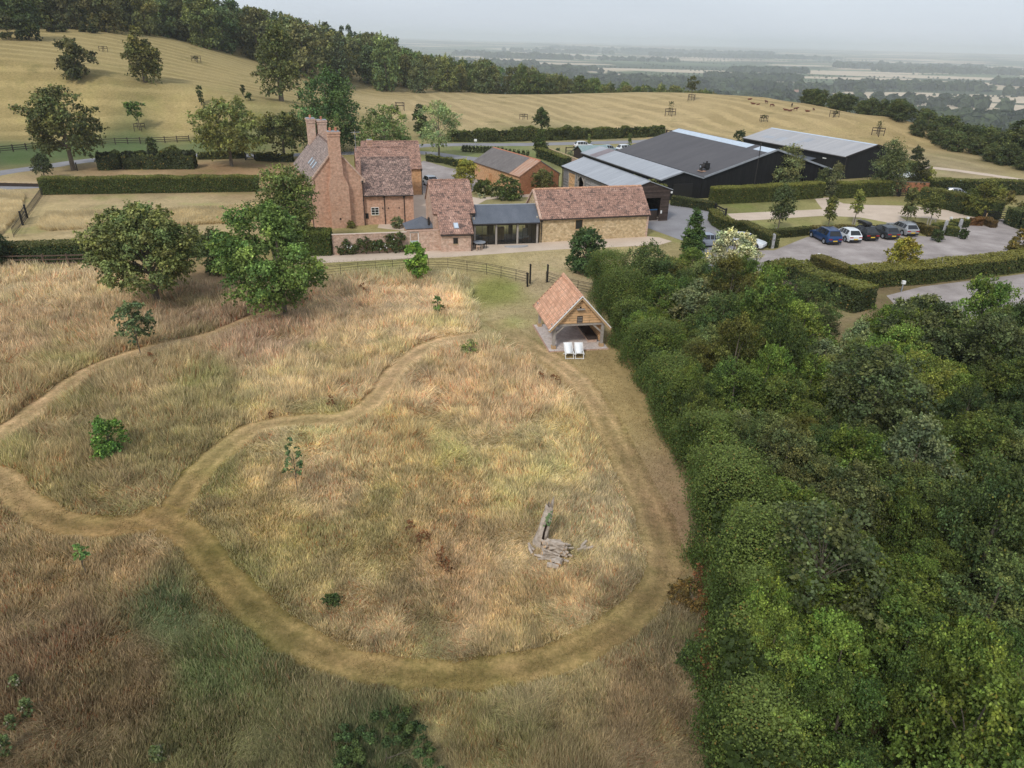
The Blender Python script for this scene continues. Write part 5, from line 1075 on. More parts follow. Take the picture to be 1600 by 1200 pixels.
# open oak shelter with tiled roof
def build_shelter():
    A = R(11.5); o = (2.97, 49.35); h = empty('open_shelter', 'open oak framed shelter with orange tiled roof and boarded gable', 'shelter', (*o, 0), A)
    W = 3.95; Dp = 4.9; EV = 2.05; RG = 4.2; yb = -.35; yr = Dp+.35
    MB().box(-.35, W+.3, -.45, Dp+.25, -.05, .05).obj('brick_floor', MT['paving'], h)
    mb = MB()
    mb.box(-.4, -.3, -.5, Dp+.3, -.05, .06); mb.box(-.4, W+.35, -.52, -.42, -.05, .06); mb.obj('brick_edging', MT['old_brick'], h)
    for x in (0, W-.2):
        for y in (0, Dp-.2):
            p_ = MB().box(x, x+.2, y, y+.2, .3, EV-.2).obj('post', MT['grey_oak'], h); MB().box(x-.06, x+.26, y-.06, y+.26, .05, .3).obj('staddle', MT['oak'], p_)
    mb = MB(); mb.box(-.15, W+.15, -.02, .18, EV-.2, EV); mb.box(-.15, W+.15, Dp-.18, Dp+.02, EV-.2, EV); mb.obj('tie_beam', MT['grey_oak'], h)
    mb = MB(); mb.box(0, .2, .18, Dp-.18, EV-.2, EV-.01); mb.box(W-.2, W, .18, Dp-.18, EV-.2, EV-.01); mb.obj('wall_plate', MT['grey_oak'], h)
    for a, b in (((.15, .1, EV-.85), (.85, .1, EV-.22)), ((W-.15, .1, EV-.85), (W-.85, .1, EV-.22)), ((.1, .15, EV-.85), (.1, .85, EV-.22)), ((.1, Dp-.15, EV-.85), (.1, Dp-.85, EV-.22)), ((.15, Dp-.1, EV-.85), (.85, Dp-.1, EV-.22))):
        MB().bar(a, b, .12).obj('brace', MT['grey_oak'], h)
    # gables
    g = MB(); n = 11; zz0 = EV+.002
    for k in range(n):
        z0 = zz0+(RG-.12-zz0)*k/n; z1 = zz0+(RG-.12-zz0)*(k+1)/n; f0 = (z0-EV)/(RG-EV); f1 = (z1-EV)/(RG-EV); a0, a1 = W/2*f0, W/2*f1; yo = -.03 if k % 2 else 0
        g.add([(a0, -.07, z0), (W-a0, -.07, z0), (W-a1, -.03, z1), (a1, -.03, z1), (a0, .03, z0), (W-a0, .03, z0), (W-a1, .03, z1), (a1, .03, z1)], [(0,1,2,3),(7,6,5,4),(0,4,5,1),(3,2,6,7),(0,3,7,4),(1,5,6,2)])
    gb = g.obj('gable_boards', MT['oak_boards'], h)
    MB().extr([(0, zz0), (W, zz0), (W/2, RG-.12)], Dp-.03, Dp+.05, 'y').obj('gable_boards', MT['oak_boards'], h)
    v = MB().box(W/2-.22, W/2+.2, -.11, -.065, EV+.06, EV+.58).obj('shutter', MT['dark_wood'], gb); sm = MB()
    for k in range(4): sm.box(W/2-.2, W/2+.18, -.13, -.111, EV+.1+k*.12, EV+.13+k*.12)
    sm.obj('slat', MT['grey_oak'], v)
    MB().box(W/2-.3, W/2+.3, -.3, -.06, EV+1.12, EV+1.17).obj('owl_ledge', MT['grey_oak'], gb); MB().box(W/2-.06, W/2+.06, -.075, -.06, EV+1.18, EV+1.32).obj('owl_hole', MT['dark_hole'], gb)
    # roof with individually lapped courses
    sl_ = (RG-EV)/(W/2); r = MB(); nC = 22; e = -.38
    for sg in (0, 1):
        for k in range(nC):
            u0 = e+(W/2-e)*k/nC; u1 = e+(W/2-e)*(k+1)/nC+.03; z0 = EV+u0*sl_+.06; z1 = EV+u1*sl_+.035
            X = (lambda u: u) if sg == 0 else (lambda u: W-u); r.add([(X(u0), yb, z0), (X(u0), yr, z0), (X(u1), yr, z1), (X(u1), yb, z1), (X(u0), yb, z0-.03), (X(u0), yr, z0-.03), (X(u1), yr, z1-.03), (X(u1), yb, z1-.03)], [(0,1,2,3),(7,6,5,4),(0,4,5,1),(1,5,6,2),(2,6,7,3),(3,7,4,0)])
    ro = r.obj('roof', MT['tile_orange'], h); rt = MB(); k = 0; y = yb
    while y < yr: rt.extr([(W/2-.16, RG+.02), (W/2, RG+.17), (W/2+.16, RG+.02), (W/2, RG+.05)], y, min(y+.27, yr), 'y'); y += .3
    rt.obj('ridge', MT['tile_orange'], ro)
    vb = MB()
    for k in range(0, nC, 2): 
        u0 = e+(W/2-e)*k/nC; vb.box(u0, u0+.13, yb-.01, yb+.16, EV+u0*sl_+.07, EV+u0*sl_+.15); vb.box(u0, u0+.13, yr-.16, yr+.01, EV+u0*sl_+.07, EV+u0*sl_+.15)
    vb.obj('verge_tile', MT['tile_red'], ro)
    bb = MB(); z_e = EV+e*sl_
    for yy in (yb+.03, yr-.03):
        bb.bar((e-.02, yy, z_e-.06), (W/2, yy, RG-.06), .05, .2); bb.bar((W-e+.02, yy, z_e-.06), (W/2, yy, RG-.06), .05, .2)
    bb.obj('bargeboard', MT['oak'], h)
    MB().bar((e-.03, yb, z_e+.06), (W/2, yb-.03, RG+.06), .05, .07).bar((W-e+.03, yb, z_e+.06), (W/2, yb-.03, RG+.06), .05, .07).obj('verge_strip', MT['white_paint'], h)
    # right side wall of boards with a bench bin along it
    mb = MB()
    for k in range(24): y = .22+k*(Dp-.44)/24; mb.box(W-.12-(.02 if k % 2 else 0), W-.06, y, y+(Dp-.44)/24-.015, .3, EV-.21)
    mb.obj('boarded_side', MT['oak_boards'], h); MB().box(W-.9, W-.2, .9, Dp-.2, .06, .3).obj('plinth', MT['old_brick'], h); MB().box(W-.95, W-.15, .85, Dp-.22, .304, .5).obj('log_bin', MT['dark_wood'], h)
    MB().box(W-1.5, W-.2, Dp-.35, Dp-.2, .05, 1.1).obj('brick_end', MT['old_brick'], h)
build_shelter()
# ------------------------------------------------------------------ hedges
def hedge(name, label, pts, w_, h, n, leaf=.13, col=(.07, .095, .03), top=(.16, .17, .05), group=None, wave=.04, px=True, cat='hedge', round_=.0, jit=.04):
    _seed[0] += 1; rng = np.random.default_rng(_seed[0]); L = np.array([(G(*p)[:2] if px else p) for p in pts], float)
    seg = np.linalg.norm(np.diff(L, axis=0), axis=1); cum = np.r_[0, np.cumsum(seg)]; tot = cum[-1]
    def at(s):
        i = np.clip(np.searchsorted(cum, s, side='right')-1, 0, len(seg)-1); t = (s-cum[i])/seg[i]; d = (L[i+1]-L[i])/seg[i][:, None]
        return L[i]+(L[i+1]-L[i])*t[:, None], np.c_[-d[:, 1], d[:, 0]], d
    ends = w_*(h)*2; areas = np.array([tot*h, tot*h, tot*w_, w_*h, w_*h]); f = rng.choice(5, n, p=areas/areas.sum())
    s = rng.uniform(0, tot, n); v = rng.uniform(-.5, .5, n); z = rng.uniform(0.02, 1, n)
    s = np.where(f == 3, 0, np.where(f == 4, tot, s)); v = np.where(f == 0, -.5, np.where(f == 1, .5, v)); z = np.where(f == 2, 1., z)
    p, nn, dd = at(s); bulge = 1+wave*2*(fbm(s, z*3, 1.7, _seed[0], 2)-.5)*2; hh = h*(1+wave*2*(fbm(s, s*0, 2.6, _seed[0]+3, 3)-.5)*2)
    inset = 1-round_*np.clip(z-.5, 0, 1)*1.2
    X = p+nn*(v*w_*bulge*inset)[:, None]+rng.normal(0, jit, (n, 2)); Z = z*hh+rng.normal(0, jit, n)-(round_*h*.35*(abs(v)*2)**2*(f == 2))
    nr = np.zeros((n, 3)); nr[f == 0, :2] = -nn[f == 0]; nr[f == 1, :2] = nn[f == 1]; nr[f == 2, 2] = 1; nr[f == 3, :2] = -dd[f == 3]; nr[f == 4, :2] = dd[f == 4]
    nr = nr+rng.normal(0, .5, (n, 3)); nr /= np.linalg.norm(nr, axis=1, keepdims=True)
    V = leafquads(rng, np.c_[X, Z], nr, leaf, .6)
    k = (sstep(.86, 1.0, z))[:, None]; c = np.array(col)*(1-k)+np.array(top)*k; c = c*(.7+.6*fbm(s*1.3, z*4, .9, 5, 3))[:, None]*rng.uniform(.6, 1.45, n)[:, None]  # tops paler: yellowish new growth, plus some top light put into the colour
    u = rng.uniform(0, 1, n) < .03; c[u] = np.array((.26, .19, .06))
    # inner fill of larger leaves, coloured darker, just inside the faces
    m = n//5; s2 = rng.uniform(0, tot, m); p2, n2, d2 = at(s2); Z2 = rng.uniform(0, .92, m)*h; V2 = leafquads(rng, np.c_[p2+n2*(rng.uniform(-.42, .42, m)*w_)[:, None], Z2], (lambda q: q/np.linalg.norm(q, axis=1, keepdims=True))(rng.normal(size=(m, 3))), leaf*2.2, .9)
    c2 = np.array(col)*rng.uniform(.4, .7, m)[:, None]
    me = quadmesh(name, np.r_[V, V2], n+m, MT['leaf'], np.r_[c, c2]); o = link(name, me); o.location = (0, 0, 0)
    return tag(o, label, cat, group)
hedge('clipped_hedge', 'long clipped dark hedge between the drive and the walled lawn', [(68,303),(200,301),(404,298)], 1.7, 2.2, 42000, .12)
hedge('yew_hedge', 'dark hedge running behind the spreading apple tree at the meadow edge', [(-60,413),(135,406),(250,401),(360,397)], 1.9, 1.9, 26000, .12, (.055, .085, .035), (.12, .13, .05))
hedge('yew_hedge', 'tall clipped hedge block butting against the left end of the brick garden wall', [(430,396),(519,395)], 2.4, 2.35, 16000, .11, (.07, .10, .03), (.13, .16, .045))
hedge('mixed_hedge', 'loose dark bushy hedge along the drive, left part', [(156,264),(190,263)], 3.0, 2.7, 6000, .2, (.055, .07, .03), (.11, .13, .045), wave=.22, round_=.5)
hedge('mixed_hedge', 'loose dark bushy hedge along the drive below the black rail fence', [(197,263),(306,262)], 3.2, 2.9, 15000, .2, (.055, .07, .03), (.11, .13, .045), wave=.2, round_=.5)
hedge('box_hedge', 'low wavy row of clipped box below the yellow-green tree', [(310,249),(382,247)], 1.0, 1.3, 4000, .16, (.06, .075, .03), wave=.4)
hedge('box_hedge', 'low wavy row of clipped box left of the house beside the drive', [(402,251),(458,253)], 1.0, 1.4, 4000, .16, (.05, .065, .028), wave=.4)
hedge('box_hedge', 'curved low hedge on the drive bank by the parking yard', [(668,252),(700,256),(718,262),(742,274),(756,276)], 1.0, 1.1, 6000, .15, (.06, .075, .03), wave=.35)
hedge('box_hedge', 'short low hedge bending down to the gate post by the sheds', [(742,262),(760,272),(762,278)], 1.0, 1.1, 2600, .15, (.06, .075, .03), wave=.3)
hedge('field_hedge', 'long ragged field hedge between the drive and the pale field', [(700,221),(760,221),(860,219),(960,216),(1034,213)], 2.2, 2.4, 26000, .24, (.07, .085, .03), (.13, .15, .05), wave=.3, round_=.4)
hedge('clipped_hedge', 'dark hedge along the sloping grass between the sheds', [(843,246),(866,254),(886,263)], 1.6, 1.9, 5000, .15, (.05, .07, .03))
hedge('hornbeam_hedge', 'tall light green clipped hedge in front of the large black barn', [(1112,318),(1150,316),(1200,314),(1279,308)], 1.7, 2.35, 24000, .12, (.085, .105, .032), (.21, .215, .06))
hedge('hornbeam_hedge', 'tall light green clipped hedge in front of the far black barn', [(1307,309),(1350,307),(1388,305)], 1.7, 2.3, 12000, .12, (.08, .10, .032), (.20, .21, .06))
hedge('yew_hedge', 'low dark hedge at the foot of the black barn by the tarmac yard', [(1049,320),(1080,324),(1116,331)], 1.1, 1.25, 6000, .11, (.05, .065, .03), (.09, .10, .045))
hedge('yew_hedge', 'curving clipped hedge left of the small black gate', [(1113,344),(1119,353),(1132,360),(1147,365)], 1.2, 1.5, 8000, .11, (.065, .085, .028), (.15, .15, .045))
hedge('yew_hedge', 'clipped hedge ending at the white post by the car park entrance', [(1158,362),(1172,370),(1190,380),(1208,388)], 1.2, 1.5, 8000, .11, (.055, .072, .026), (.13, .13, .045))
hedge('box_hedge', 'low dark hedge at the left end of the row of cars', [(1192,371),(1230,370),(1262,366)], .9, .95, 5000, .11, (.05, .06, .025), (.10, .11, .04))
hedge('box_hedge', 'rusty low hedge strip behind the parked cars', [(1268,362),(1330,360),(1410,358)], .8, .55, 5000, .11, (.11, .09, .04), (.16, .13, .055), wave=.3)
hedge('beech_hedge', 'low reddish green hedge right of the silver estate car', [(1424,357),(1440,362),(1458,370)], 1.1, 1.05, 5000, .11, (.10, .085, .03), (.15, .12, .045), wave=.25)
hedge('box_hedge', 'dark clipped hedge block behind the left stone post', [(1458,362),(1485,360)], 1.0, 1.0, 3600, .11, (.055, .075, .03))
hedge('box_hedge', 'dark clipped hedge block between the two stone posts', [(1477,367),(1495,369)], 1.0, 1.05, 3600, .11, (.055, .075, .03))
hedge('box_hedge', 'dark low hedge beyond the right stone post', [(1487,356),(1508,354)], 1.0, 1.0, 3000, .11, (.055, .075, .03))
hedge('berberis_hedge', 'rusty red low bushes beside the island path', [(1511,351),(1532,352)], 1.0, .85, 3000, .11, (.16, .075, .03), (.22, .11, .045), wave=.3)
hedge('berberis_hedge', 'brownish low bushes leading to the black gate', [(1536,350),(1552,356)], 1.0, .85, 3000, .11, (.12, .075, .035), (.17, .11, .05), wave=.3)
hedge('garden_hedge', 'tall dark hedge curving beyond the gravel drive to the gate', [(1436,318),(1470,323),(1510,335),(1558,344)], 1.7, 2.5, 20000, .13, (.06, .08, .03), (.15, .155, .05))
hedge('garden_hedge', 'long straight hedge along the foot of the pale field at the right', [(1450,302),(1520,303),(1600,304),(1700,306)], 1.8, 2.3, 18000, .14, (.055, .072, .03), (.15, .16, .05))
hedge('garden_hedge', 'short hedge between the far barn and the small dark round tree', [(1394,271),(1426,268)], 1.7, 2.0, 6000, .16, (.06, .085, .03))
hedge('garden_hedge', 'dark hedge right of the black field gate at the frame edge', [(1578,350),(1600,358),(1660,372)], 2.0, 2.2, 9000, .13, (.05, .07, .03), (.10, .12, .045))
hedge('hornbeam_hedge', 'long thick clipped hedge between the two car parks', [(1333,446),(1420,440),(1500,431),(1600,419),(1700,408)], 2.4, 1.75, 34000, .115, (.075, .095, .032), (.22, .21, .06))
hedge('hornbeam_hedge', 'slanting rusty-topped hedge below the car park entrance', [(1272,417),(1295,427),(1327,440)], 1.3, 1.35, 9000, .11, (.08, .08, .028), (.17, .15, .05))
hedge('mixed_hedge', 'dark thick hedge curving behind the brown brushwood heap', [(1196,440),(1240,441),(1280,455),(1310,472),(1350,486)], 2.6, 1.9, 22000, .13, (.055, .075, .032), (.17, .18, .055), wave=.15, round_=.3)
hedge('climbing_hedge', 'strip of yellow-green creeper between the two pale grey roofs', [(958,292),(1000,306),(1033,318)], 1.6, 2.0, 8000, .15, (.12, .13, .055), (.2, .21, .09), wave=.3)
for k, (x, y, w_, lb) in enumerate([(1463,378,22,'left clipped box ball, beside the left stone post'), (1504,374,15,'smaller clipped box ball beside the right stone post')]):
    ptree('box_ball', lb, (x, y-1), (x, y-19+3*k), w_, 'round', n=3000, leaf=.1, clumps=60, cr=.3, col=(.05, .075, .03), clear=.0, lump=.0, cat='topiary', nl=1, tr=.05)
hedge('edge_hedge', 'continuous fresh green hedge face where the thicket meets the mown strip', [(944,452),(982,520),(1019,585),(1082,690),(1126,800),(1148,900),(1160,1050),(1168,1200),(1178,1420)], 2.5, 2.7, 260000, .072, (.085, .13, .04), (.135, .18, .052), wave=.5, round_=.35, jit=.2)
# row of small clipped plants on the drive bank
def small_rows():
    V, c, n, CC, rc = crown_data(777, .38, 0, 1.25, 'column', 700, .14, 20, .6, (.055, .07, .03)); me = quadmesh('shrub', V, n, MT['leaf'], c)
    for (a, b, n_) in (((724,237),(784,240),12), ((790,243),(824,246),6)):
        for i in range(n_):
            p = G(a[0]+(b[0]-a[0])*i/(n_-1), a[1]+(b[1]-a[1])*i/(n_-1)); o = link('clipped_shrub', me, None, p, (0, 0, i)); tag(o, 'small clipped dark shrub in the row on the drive bank above the parking yard', 'shrub', 'row of small clipped shrubs')
small_rows()
# ------------------------------------------------------------------ fences and gates
def fence(name, label, pts, h, step, post, rails, rt, mat, px=True, cat='fence', postmat=None, group=None):
    L = [Vector(P(*p)) if px else Vector(p) for p in pts]; root = empty(name, label, cat, L[0], 0, group); o = L[0]
    pm = MB().box(-post/2, post/2, -post/2, post/2, -.1, h).mesh('post', MT[postmat or mat]); rp = [MB() for _ in rails]; first = True
    for i in range(len(L)-1):
        a, b = L[i]-o, L[i+1]-o; n = max(1, round((b-a).length/step))
        for k in range(n+1):
            q = a.lerp(b, k/n); z = T1(q.x+o.x, q.y+o.y)-o.z
            if k or first: link('post', pm, root, (q.x, q.y, z), (0, 0, math.atan2(b.y-a.y, b.x-a.x))); first = False
            if k < n:
                q2 = a.lerp(b, (k+1)/n); z2 = T1(q2.x+o.x, q2.y+o.y)-o.z
                for j, r in enumerate(rails): rp[j].bar((q.x, q.y, z+r), (q2.x, q2.y, z2+r), rt[0], rt[1])
    for j in range(len(rails)): rp[j].obj('rail', MT[mat], root)
    return root
fence('rail_fence', 'black post and rail fence along the foot of the sloping field', [(-60,246),(0,239),(100,229),(200,225),(296,222)], 1.3, 2.4, .16, (.35, .7, 1.08), (.05, .12), 'dark_wood')
fence('estate_fence', 'thin iron estate fence along the top of the meadow', [(505,434),(560,428),(640,421),(700,421),(760,429),(806,439),(822,443)], 1.15, 2.0, .035, (.25, .5, .75, 1.0, 1.13), (.025, .03), 'iron')
fence('estate_fence', 'short iron estate fence between the shelter roof and the dark round tree', [(853,442),(880,452),(925,462)], 1.15, 2.0, .035, (.25, .5, .75, 1.0, 1.13), (.025, .03), 'iron')
fence('rail_fence', 'brown post and rail fence in front of the dark lower hedge', [(-40,420),(0,418),(70,417),(145,415)], 1.25, 2.8, .12, (.35, .72, 1.1), (.05, .1), 'brown_rail')
fence('picket_fence', 'iron paling fence running down the left side of the garden lawn', [(70,302),(22,371)], 1.15, .62, .05, (.3, 1.0), (.03, .04), 'iron')
fence('rail_fence', 'short black rail fence beside the green roofed shed', [(884,240),(900,239)], 1.3, 2.0, .16, (.5, 1.15), (.05, .14), 'dark_wood')
fence('rail_fence', 'dark fence end just above the ridge of the charcoal roof', [(1041,211),(1056,213)], 1.3, 1.2, .3, (.5, 1.1), (.1, .2), 'dark_wood')
for k, (x, y, lb, hh) in enumerate([(828,443,'tall black gate post at the right end of the estate fence', 1.9), (855,441,'tall black gate post left of the orange roofed shelter', 1.75), (121,267,'short black post under the maple by the drive', 1.3), (666,251,'black marker post at the end of the curved low hedge', 1.5), (757,277,'stout black gate post by the slate roofed shed', 1.5), (840,246,'black post by the dark hedge between the sheds', 1.4), (824,448,'shorter black gate latch post beside the tall one', 1.35)]):
    p = P(x, y); r = empty('gate_post', lb, 'post', p, .3); MB().box(-.07, .07, -.07, .07, -.1, hh-.1).obj('shaft', MT['black_paint'], r); MB().extr([(-.09, hh-.1), (.09, hh-.1), (.09, hh-.04), (0, hh+.05), (-.09, hh-.04)], -.09, .09, 'y').obj('cap', MT['black_paint'], r)
def gate(label, a, b, h=1.2, px=True):
    a = Vector(P(*a)); b = Vector(P(*b)); d = b-a; L = d.length; r = empty('field_gate', label, 'gate', a, math.atan2(d.y, d.x))
    for x in (0, L): MB().box(x-.1, x+.1, -.1, .1, -.1, h+.15).obj('post', MT['black_paint'], r)
    m = MB(); 
    for z in (.12, .4, .68, .95, h-.05): m.box(.12, L-.12, -.03, .03, z-.04, z+.04)
    m.box(.12, .2, -.04, .04, .1, h); m.box(L-.2, L-.12, -.04, .04, .1, h); m.bar((.2, .04, .15), (L/2, .04, h-.08), .07, .03, (0, 1, 0)); m.bar((L-.2, .04, .15), (L/2, .04, h-.08), .07, .03, (0, 1, 0)); m.obj('leaf', MT['black_paint'], r); return r
gate('black timber gate on the drive below the yellow-green tree', (384,250), (399,250)); gate('small black gate at the head of the pale gravel garden path', (1117,332), (1133,340), 1.1)
gate('left leaf of the pair of black gates behind the garden hedges', (1390,306), (1403,307)); gate('right leaf of the pair of black gates behind the garden hedges', (1405,307), (1417,306))
gate('wide black field gate beyond the bronze bushes at the right', (1535,344), (1575,347), 1.3); gate('narrow black gate halfway down the paling fence', (36,352), (43,341), 1.5)
r_ = empty('brick_planter', 'red-brown raised bank behind the pair of black gates', 'wall', G(1388, 300), 0); MB().box(0, 6.5, 0, .5, -.1, 1.6).obj('bank', MT['shed_brick'], r_); MB().box(0, 6.5, 0, .55, 1.603, 1.68).obj('coping', MT['bark'], r_)
a_ = Vector(P(850, 240)); b_ = Vector(P(905, 262)); d_ = b_-a_; r_ = empty('drive_wall', 'low weathered brick wall beside the drive, above the dark hedge', 'wall', a_, math.atan2(d_.y, d_.x)); MB().box(0, d_.length, 0, .3, -.1, 1.3).obj('brickwork', MT['old_brick'], r_); MB().box(-.03, d_.length+.03, -.04, .34, 1.3, 1.38).obj('coping', MT['stone'], r_)
a_ = Vector(P(0, 291)); r_ = empty('retaining_wall', 'pale topped timber retaining edge at the far left below the drive', 'wall', (a_.x-8, a_.y-.2, 0), .03); MB().box(0, 14.2, 0, .3, -.1, .5).obj('boards', MT['dark_wood'], r_); MB().box(-.05, 14.25, -.06, .36, .5, .6).obj('coping', MT['stone'], r_)
# tree guards on the fields
def guard_proto():
    pm = MB().box(-.06, .06, -.06, .06, -.2, 1.9).mesh('post', MT['dark_wood']); rl = MB()
    for z in (1.1, 1.75):
        for a, b in (((-1, -1), (1, -1)), ((1, -1), (1, 1)), ((1, 1), (-1, 1)), ((-1, 1), (-1, -1))): rl.bar((a[0], a[1], z), (b[0], b[1], z), .07, .11)
    return pm, rl.mesh('rails', MT['dark_wood'])
GP = guard_proto()
for k, (x, y, hh, lb, sap) in enumerate([(219,205,1.0,'wide timber guard round the young green tree on the sloping field',22), (625,172,1.15,'H shaped timber guard on the pale field behind the light green tree',0), (818,187,1.0,'timber guard alone on the pale field above the lollipop trees',0), (1047,181,1.1,'timber guard with bare sapling in the middle of the pale field',12), (1080,153,1.0,'timber guard under the dark tree on the crest of the pale field',26), (1193,190,1.1,'timber guard on the pale field directly above the charcoal roof',3), (1303,183,1.1,'timber guard on the pale field right of the resting cattle',2), (1371,212,1.3,'timber guard with thin sapling right above the far black barn',13), (1590,259,1.5,'timber guard at the right edge of the pale field',8), (162,81,.9,'timber guard high on the sloping field between the two lone trees',0), (307,97,.9,'timber guard high on the sloping field below the wood',2)]):
    p = P(x, y) if k != 4 else (lambda q: (q[0], q[1], T1(q[0], q[1])))(P(1080, 157)); r = empty('tree_guard', lb, 'tree guard', p, .3*k)
    s = hh*(1.0 if p[1] < 220 else 1.25); s *= .78; r.scale = (s, s, s)
    for a in (-1, 1):
        for b in (-1, 1): link('post', GP[0], r, (a, b, 0))
    link('rails', GP[1], r)
    if sap:
        px_m = FPX/((np.array(p)-_C)@_f); hgt_ = 1.4*s+sap/px_m
        if k == 0: hgt_ = 43/px_m
        w_ = {0: 2.2, 4: 2.3}.get(k, .9); tree('guarded_sapling', ['round green young tree inside the wide guard on the sloping field', '', '', 'thin bare sapling in the guard in the middle of the pale field', 'dark rounded tree in a guard on the crest of the pale field', 'tiny sapling in the guard above the charcoal roof', 'tiny sapling in the guard right of the cattle', 'thin olive sapling in the guard above the far black barn', 'thin sapling in the guard at the right edge of the field', '', 'tiny sapling in the guard below the hillside wood'][k], p, hgt_, w_, 'round', n=1500 if k in (0, 4) else 160, leaf=.3 if k in (0, 4) else .22, clumps=26, cr=.35, col=(.07, .12, .035) if k == 0 else (.08, .085, .04), clear=.45, tr=.07)
for k, (x, y) in enumerate([(1215,369), (1336,352), (1453,352)]):
    p = P(x, y); r = empty('tree_stake', ['short timber stakes round the tree beyond the left end of the car park', 'short timber stakes round the sparse tree behind the white car', 'short timber stakes round the tree on the gravel island'][k], 'tree stakes', p, .4)
    for a, b in ((-.45, -.3), (.45, -.3), (0, .45)): MB().box(a-.05, a+.05, b-.05, b+.05, -.1, .95).obj('stake', MT['grey_oak'], r)
    MB().bar((-.45, -.3, .85), (.45, -.3, .85), .04, .07).obj('rail', MT['grey_oak'], r)
# small garden structures
for k, (x, y, top, lb) in enumerate([(1206,388,365,'weathered white post at the end of the car park entrance hedge'), (1474,366,344,'left tall weathered stone post on the island'), (1496,367,342,'right tall weathered stone post leaning over the box ball')]):
    p = P(x, y); hh = hgt((x, y), (x, top)); r = empty('stone_post', lb, 'post', p, .3); m = MB(); m.extr([(-.17, -.1), (.17, -.1), (.16, hh-.25), (.1, hh-.05), (0, hh), (-.1, hh-.05), (-.16, hh-.25)], -.12, .12, 'y'); m.obj('shaft', MT['sheet_pale'], r)
    MB().box(-.05, .05, -.16, -.125, hh*.55, hh*.55+.12).obj('plate', MT['iron'], r)
for k, (x, y, lb) in enumerate([(1483,352,'small white lantern on the island behind the left stone post'), (1509,352,'small white lantern beside the rusty bushes'), (1277,412,'small white lamp at the end of the slanting hedge'), (1408,456,'small white lamp near the upper edge of the thicket'), (743,227,'small white notice on a post beside the drive'), (1538,348,'short timber marker post by the gravel drive')]):
    p = P(x, y); r = empty(['lantern', 'lantern', 'bollard_light', 'bollard_light', 'notice_board', 'marker_post'][k], lb, ['lantern', 'lantern', 'lamp', 'lamp', 'sign', 'post'][k], p, 0)
    MB().box(-.04, .04, -.04, .04, -.1, .8 if k < 5 else 1.3).obj('post', MT['lead' if k < 5 else 'oak'], r)
    if k < 5: MB().box(*((-.14, .14, -.14, .14, .8, 1.1) if k < 4 else (-.3, .3, -.02, .03, .8, 1.3))).obj('head', MT['white_paint'], r)
def brush_heap():
    p = G(1228, 462); r = empty('brushwood_heap', 'brown heap of cut brushwood beside the thicket and dark hedge', 'brushwood', (p[0], p[1], 0)); rg = random.Random(5); m = MB()
    for i in range(260):
        a = rg.uniform(0, 6.28); q = rg.random()**.5*1.9; x, y = q*math.cos(a)*1.4, q*math.sin(a); z = (1-q/2)*1.5*rg.uniform(.5, 1); b = rg.uniform(0, 3.14); l = rg.uniform(.5, 1.1); m.bar((x-l*math.cos(b), y-l*math.sin(b), z-.1), (x+l*math.cos(b), y+l*math.sin(b), z+rg.uniform(-.1, .2)), .05)
    tag(m.obj('brushwood_heap', M_plain('brush', (.16, .11, .09), .95), None, (p[0], p[1], 0)), 'brown heap of cut brushwood beside the thicket and dark hedge', 'brushwood'); bpy.data.objects.remove(r)
brush_heap()
# ------------------------------------------------------------------ furniture by the buildings
def deck_chair(p, rz, label):
    r = empty('deck_chair', label, 'deck chair', (p[0], p[1], 0), rz, 'pair of white deck chairs'); w_ = .3
    f = MB()
    for s in (-1, 1):
        f.bar((s*w_, -.55, .03), (s*w_, .52, .92), .035, .05); f.bar((s*w_*.9, .45, .03), (s*w_*.9, -.38, .42), .035, .05); f.bar((s*w_, -.6, .42), (s*w_, .1, .48), .05, .03)
    f.bar((-w_, .5, .9), (w_, .5, .9), .04); f.bar((-w_, -.52, .06), (w_, -.52, .06), .04); f.bar((-w_, -.38, .42), (w_, -.38, .42), .04); f.bar((-w_, .43, .05), (w_, .43, .05), .04); f.obj('frame', MT['white_paint'], r)
    pts = [(.5, .93), (.32, .7), (.12, .47), (-.08, .34), (-.26, .35), (-.4, .45)]; m = MB()
    vs = [(s*(w_-.03), y, z) for y, z in pts for s in (-1, 1)]+[(s*(w_-.03), y, z-.012) for y, z in pts for s in (-1, 1)]; n = len(pts)
    fs = [(2*i, 2*i+1, 2*i+3, 2*i+2) for i in range(n-1)]+[(2*n+2*i+2, 2*n+2*i+3, 2*n+2*i+1, 2*n+2*i) for i in range(n-1)]+[(2*i, 2*i+2, 2*n+2*i+2, 2*n+2*i) for i in range(n-1)]+[(2*i+3, 2*i+1, 2*n+2*i+1, 2*n+2*i+3) for i in range(n-1)]
    m.add(vs, fs).obj('sling', MT['white_cloth'], r, smooth=True)
deck_chair(G(888, 557), R(8), 'left white deck chair on the grass before the open shelter'); deck_chair(G(904, 557), R(4), 'right white deck chair on the grass before the open shelter')
